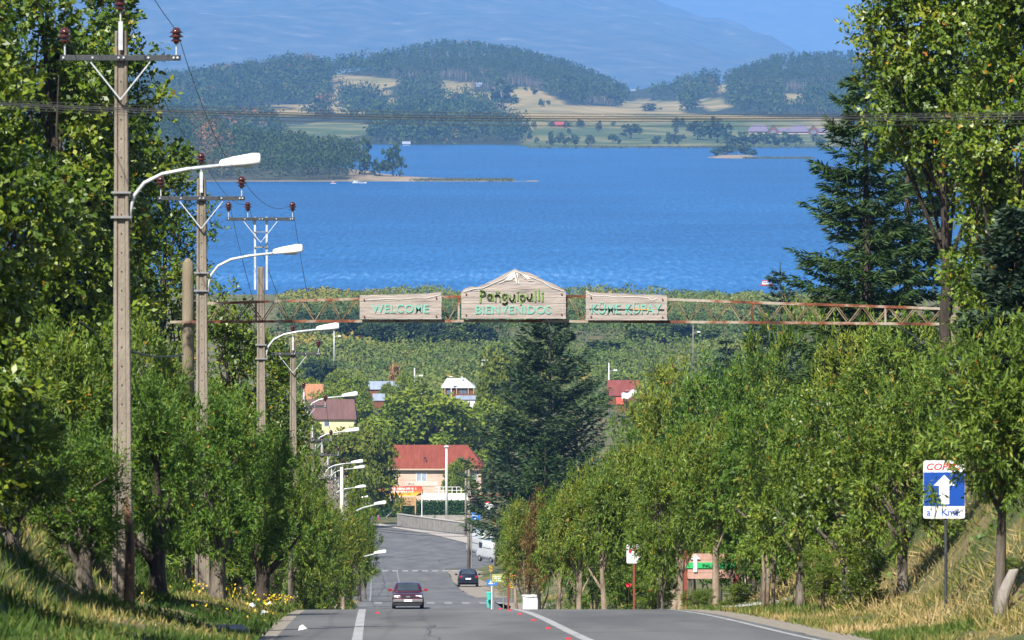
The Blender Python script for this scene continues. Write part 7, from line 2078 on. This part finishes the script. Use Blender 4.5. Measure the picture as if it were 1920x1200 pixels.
# yellow flowers of the left verge
M_YELLOW = mat_plain('yellow_petal', (0.75, 0.55, 0.02), .6)
n = 330
d = np.where(r.random(n) < .8, 118 + 44 * r.random(n), 86 + 40 * r.random(n)); u = -7.4 + 2.5 * r.random(n); x = u + road_x(d); z = ground_z(x, d) + .14 + .16 * r.random(n)
c0 = np.stack([x, d, z], 1)
V, Fc = leaf_faces(np.repeat(c0, 3, 0), rdir(r, n * 3), rdir(r, n * 3), .036, .036)
tag(link('yellow_flowers', np_mesh('yellow_flowers', V, Fc, M_YELLOW)), 'small yellow flowers scattered over the left verge', None, None, 'stuff')
# roses
M_ROSE = mat_plain('rose_petal', (.62, .02, .05), .5); M_ROSEP = mat_plain('pink_petal', (.75, .25, .32), .5)
for px, py, m_, lb in [(1179, 1097, M_ROSE, 'red rose left of the white sign post'), (1221, 1103, M_ROSE, 'red rose right of the white sign post'), (1227, 1080, M_ROSEP, 'pale pink rose high right of the white sign post')]:
    p = at(px, py, 143.5)
    t = thing('rose', lb, 'flower', p, 0, 'roses by the white sign')
    pv_ = np.concatenate([rdir(r, 16) * .02]); V, Fc = leaf_faces(pv_, rdir(r, 16), rdir(r, 16), .075, .07); c = link('bloom', np_mesh('bloom', V, Fc, m_), t)
    MB().tube([(0, 0, -.5), (0, 0, 0)], .008, 5).build('stem', BARK_DARK, t)
# litter, slab, stump, broken trunk
M_PAPER = mat_plain('paper', (.75, .75, .74), .8)
for k, (px, d, u_) in enumerate([(566, 92, None), (472, 112, None), (505, 120, None), (492, 106, None)]):
    x = px2x(px, d); z = max(gz(x, d) + .05, float(road_z(d)) + .012)
    m = MB(); m._add([(-.07, -.03, 0), (.06, -.05, .03), (.09, .05, .01), (-.05, .06, .06), (0, 0, .09)], [(0,1,4),(1,2,4),(2,3,4),(3,0,4),(3,2,1,0)])
    o = m.build('paper_litter', M_PAPER, None, (x, d, z), k * 1.3); tag(o, ['scrap of white paper at the asphalt edge in the lower left', 'scrap of white paper in the grass by the yellow flowers, leftmost', 'scrap of white paper in the grass nearest the crest', 'scrap of white paper in the grass left of the asphalt edge'][k], 'litter', 'paper scraps on the left verge')
x, d = px2x(400, 88.5), 88.5
tag(MB().box(-.5, .5, -.35, .35, -.1, .06).build('concrete_slab', M_CONC, None, (x, d, gz(x, d)), .2, bevel=.02), 'flat concrete slab in the grass at the bottom edge of the photo', 'slab')
d = 89.2; x = px2x(240, d); zg = gz(x, d); s_ = FPX / d; H = py2z(935, d) - zg
t = thing('broken_trunk', 'broken bare trunk with orange torn wood right beside the nearest pole', 'trunk', (x, d, zg))
r9 = np.random.default_rng(9)
MB().tube([(0, 0, -.3), (.0, 0, H * .25), (.02, 0, H * .6), (-.02, 0, H * .86), (-.05, 0, H)], [.105, .085, .078, .06, .02], 9).build('wood', mat_noise('torn_wood', [(.40, (.035, .025, .02)), (.52, (.20, .11, .06)), (.66, (.42, .28, .18))], 2.4, .9, .8, stretch=(1, 1, .25)), t, smooth=True)
d = 87; x = px2x(1888, d); zg = gz(x, d)
t = thing('stump', 'grey weathered stump leaning beside the forked grey trunk', 'stump', (x, d, zg))
MB().tube([(-.12, 0, -.2), (-.02, 0, .3), (.12, .02, .62), (.20, .02, .66)], [.13, .10, .075, .02], 8).build('wood', mat_noise('grey_dead_wood', [(.3, (.16, .14, .12)), (.7, (.34, .31, .28))], 4, .95, .7, stretch=(1, 1, .3)), t, smooth=True)
# slim bare stems standing in the right-hand row
for k, (px, d, y0, lb) in enumerate([(1432, 124, 1000, 'slim bare pale stem, leftmost of three on the right verge'), (1440, 126, 990, 'slim bare pale stem, middle of three on the right verge'), (1450, 121, 960, 'slim bare pale stem, rightmost and tallest of three on the right verge')]):
    x = px2x(px, d); zg = gz(x, d); H = py2z(y0, d) - zg
    t = thing('bare_stem', lb, 'sapling', (x, d, zg), 0, 'slim bare stems on the right verge')
    MB().tube([(0, 0, -.2), (.03, 0, H * .4), (-.02, 0, H * .8), (.02, 0, H)], [.05, .04, .03, .015], 7).build('trunk', BARK_PALE, t, smooth=True)
    B = np.array([0, 0, H * .9]) + r9.normal(size=(160, 3)) * np.array([.25, .25, .35]); V, Fc = leaf_faces(B, rdir(r9, 160), rdir(r9, 160), .13, .035)
    c = link('crown', np_mesh('crown', V, Fc, LEAF_WILLOW, np.clip(.45 + .15 * r9.normal(size=160), 0, .8)), t); c['kind'] = 'stuff'
# gravel drive on the right
gx_, gd_ = np.meshgrid(np.linspace(0, 1, 24), np.linspace(126.5, 131.5, 10), indexing='xy')
gX = px2x(1350, 129) + (px2x(1512, 129) - px2x(1350, 129)) * gx_ + .35 * fbm(gd_ * .8, gx_ * 4, 3)
tag(link('gravel_drive', grid_mesh('gravel_drive', gX, gd_, ground_z(gX, gd_) + .06, mat_noise('pale_gravel', [(.3, (.30, .29, .28)), (.7, (.48, .47, .45))], 14, .95, .5))), 'patch of pale grey gravel drive behind the right verge', kind='structure')
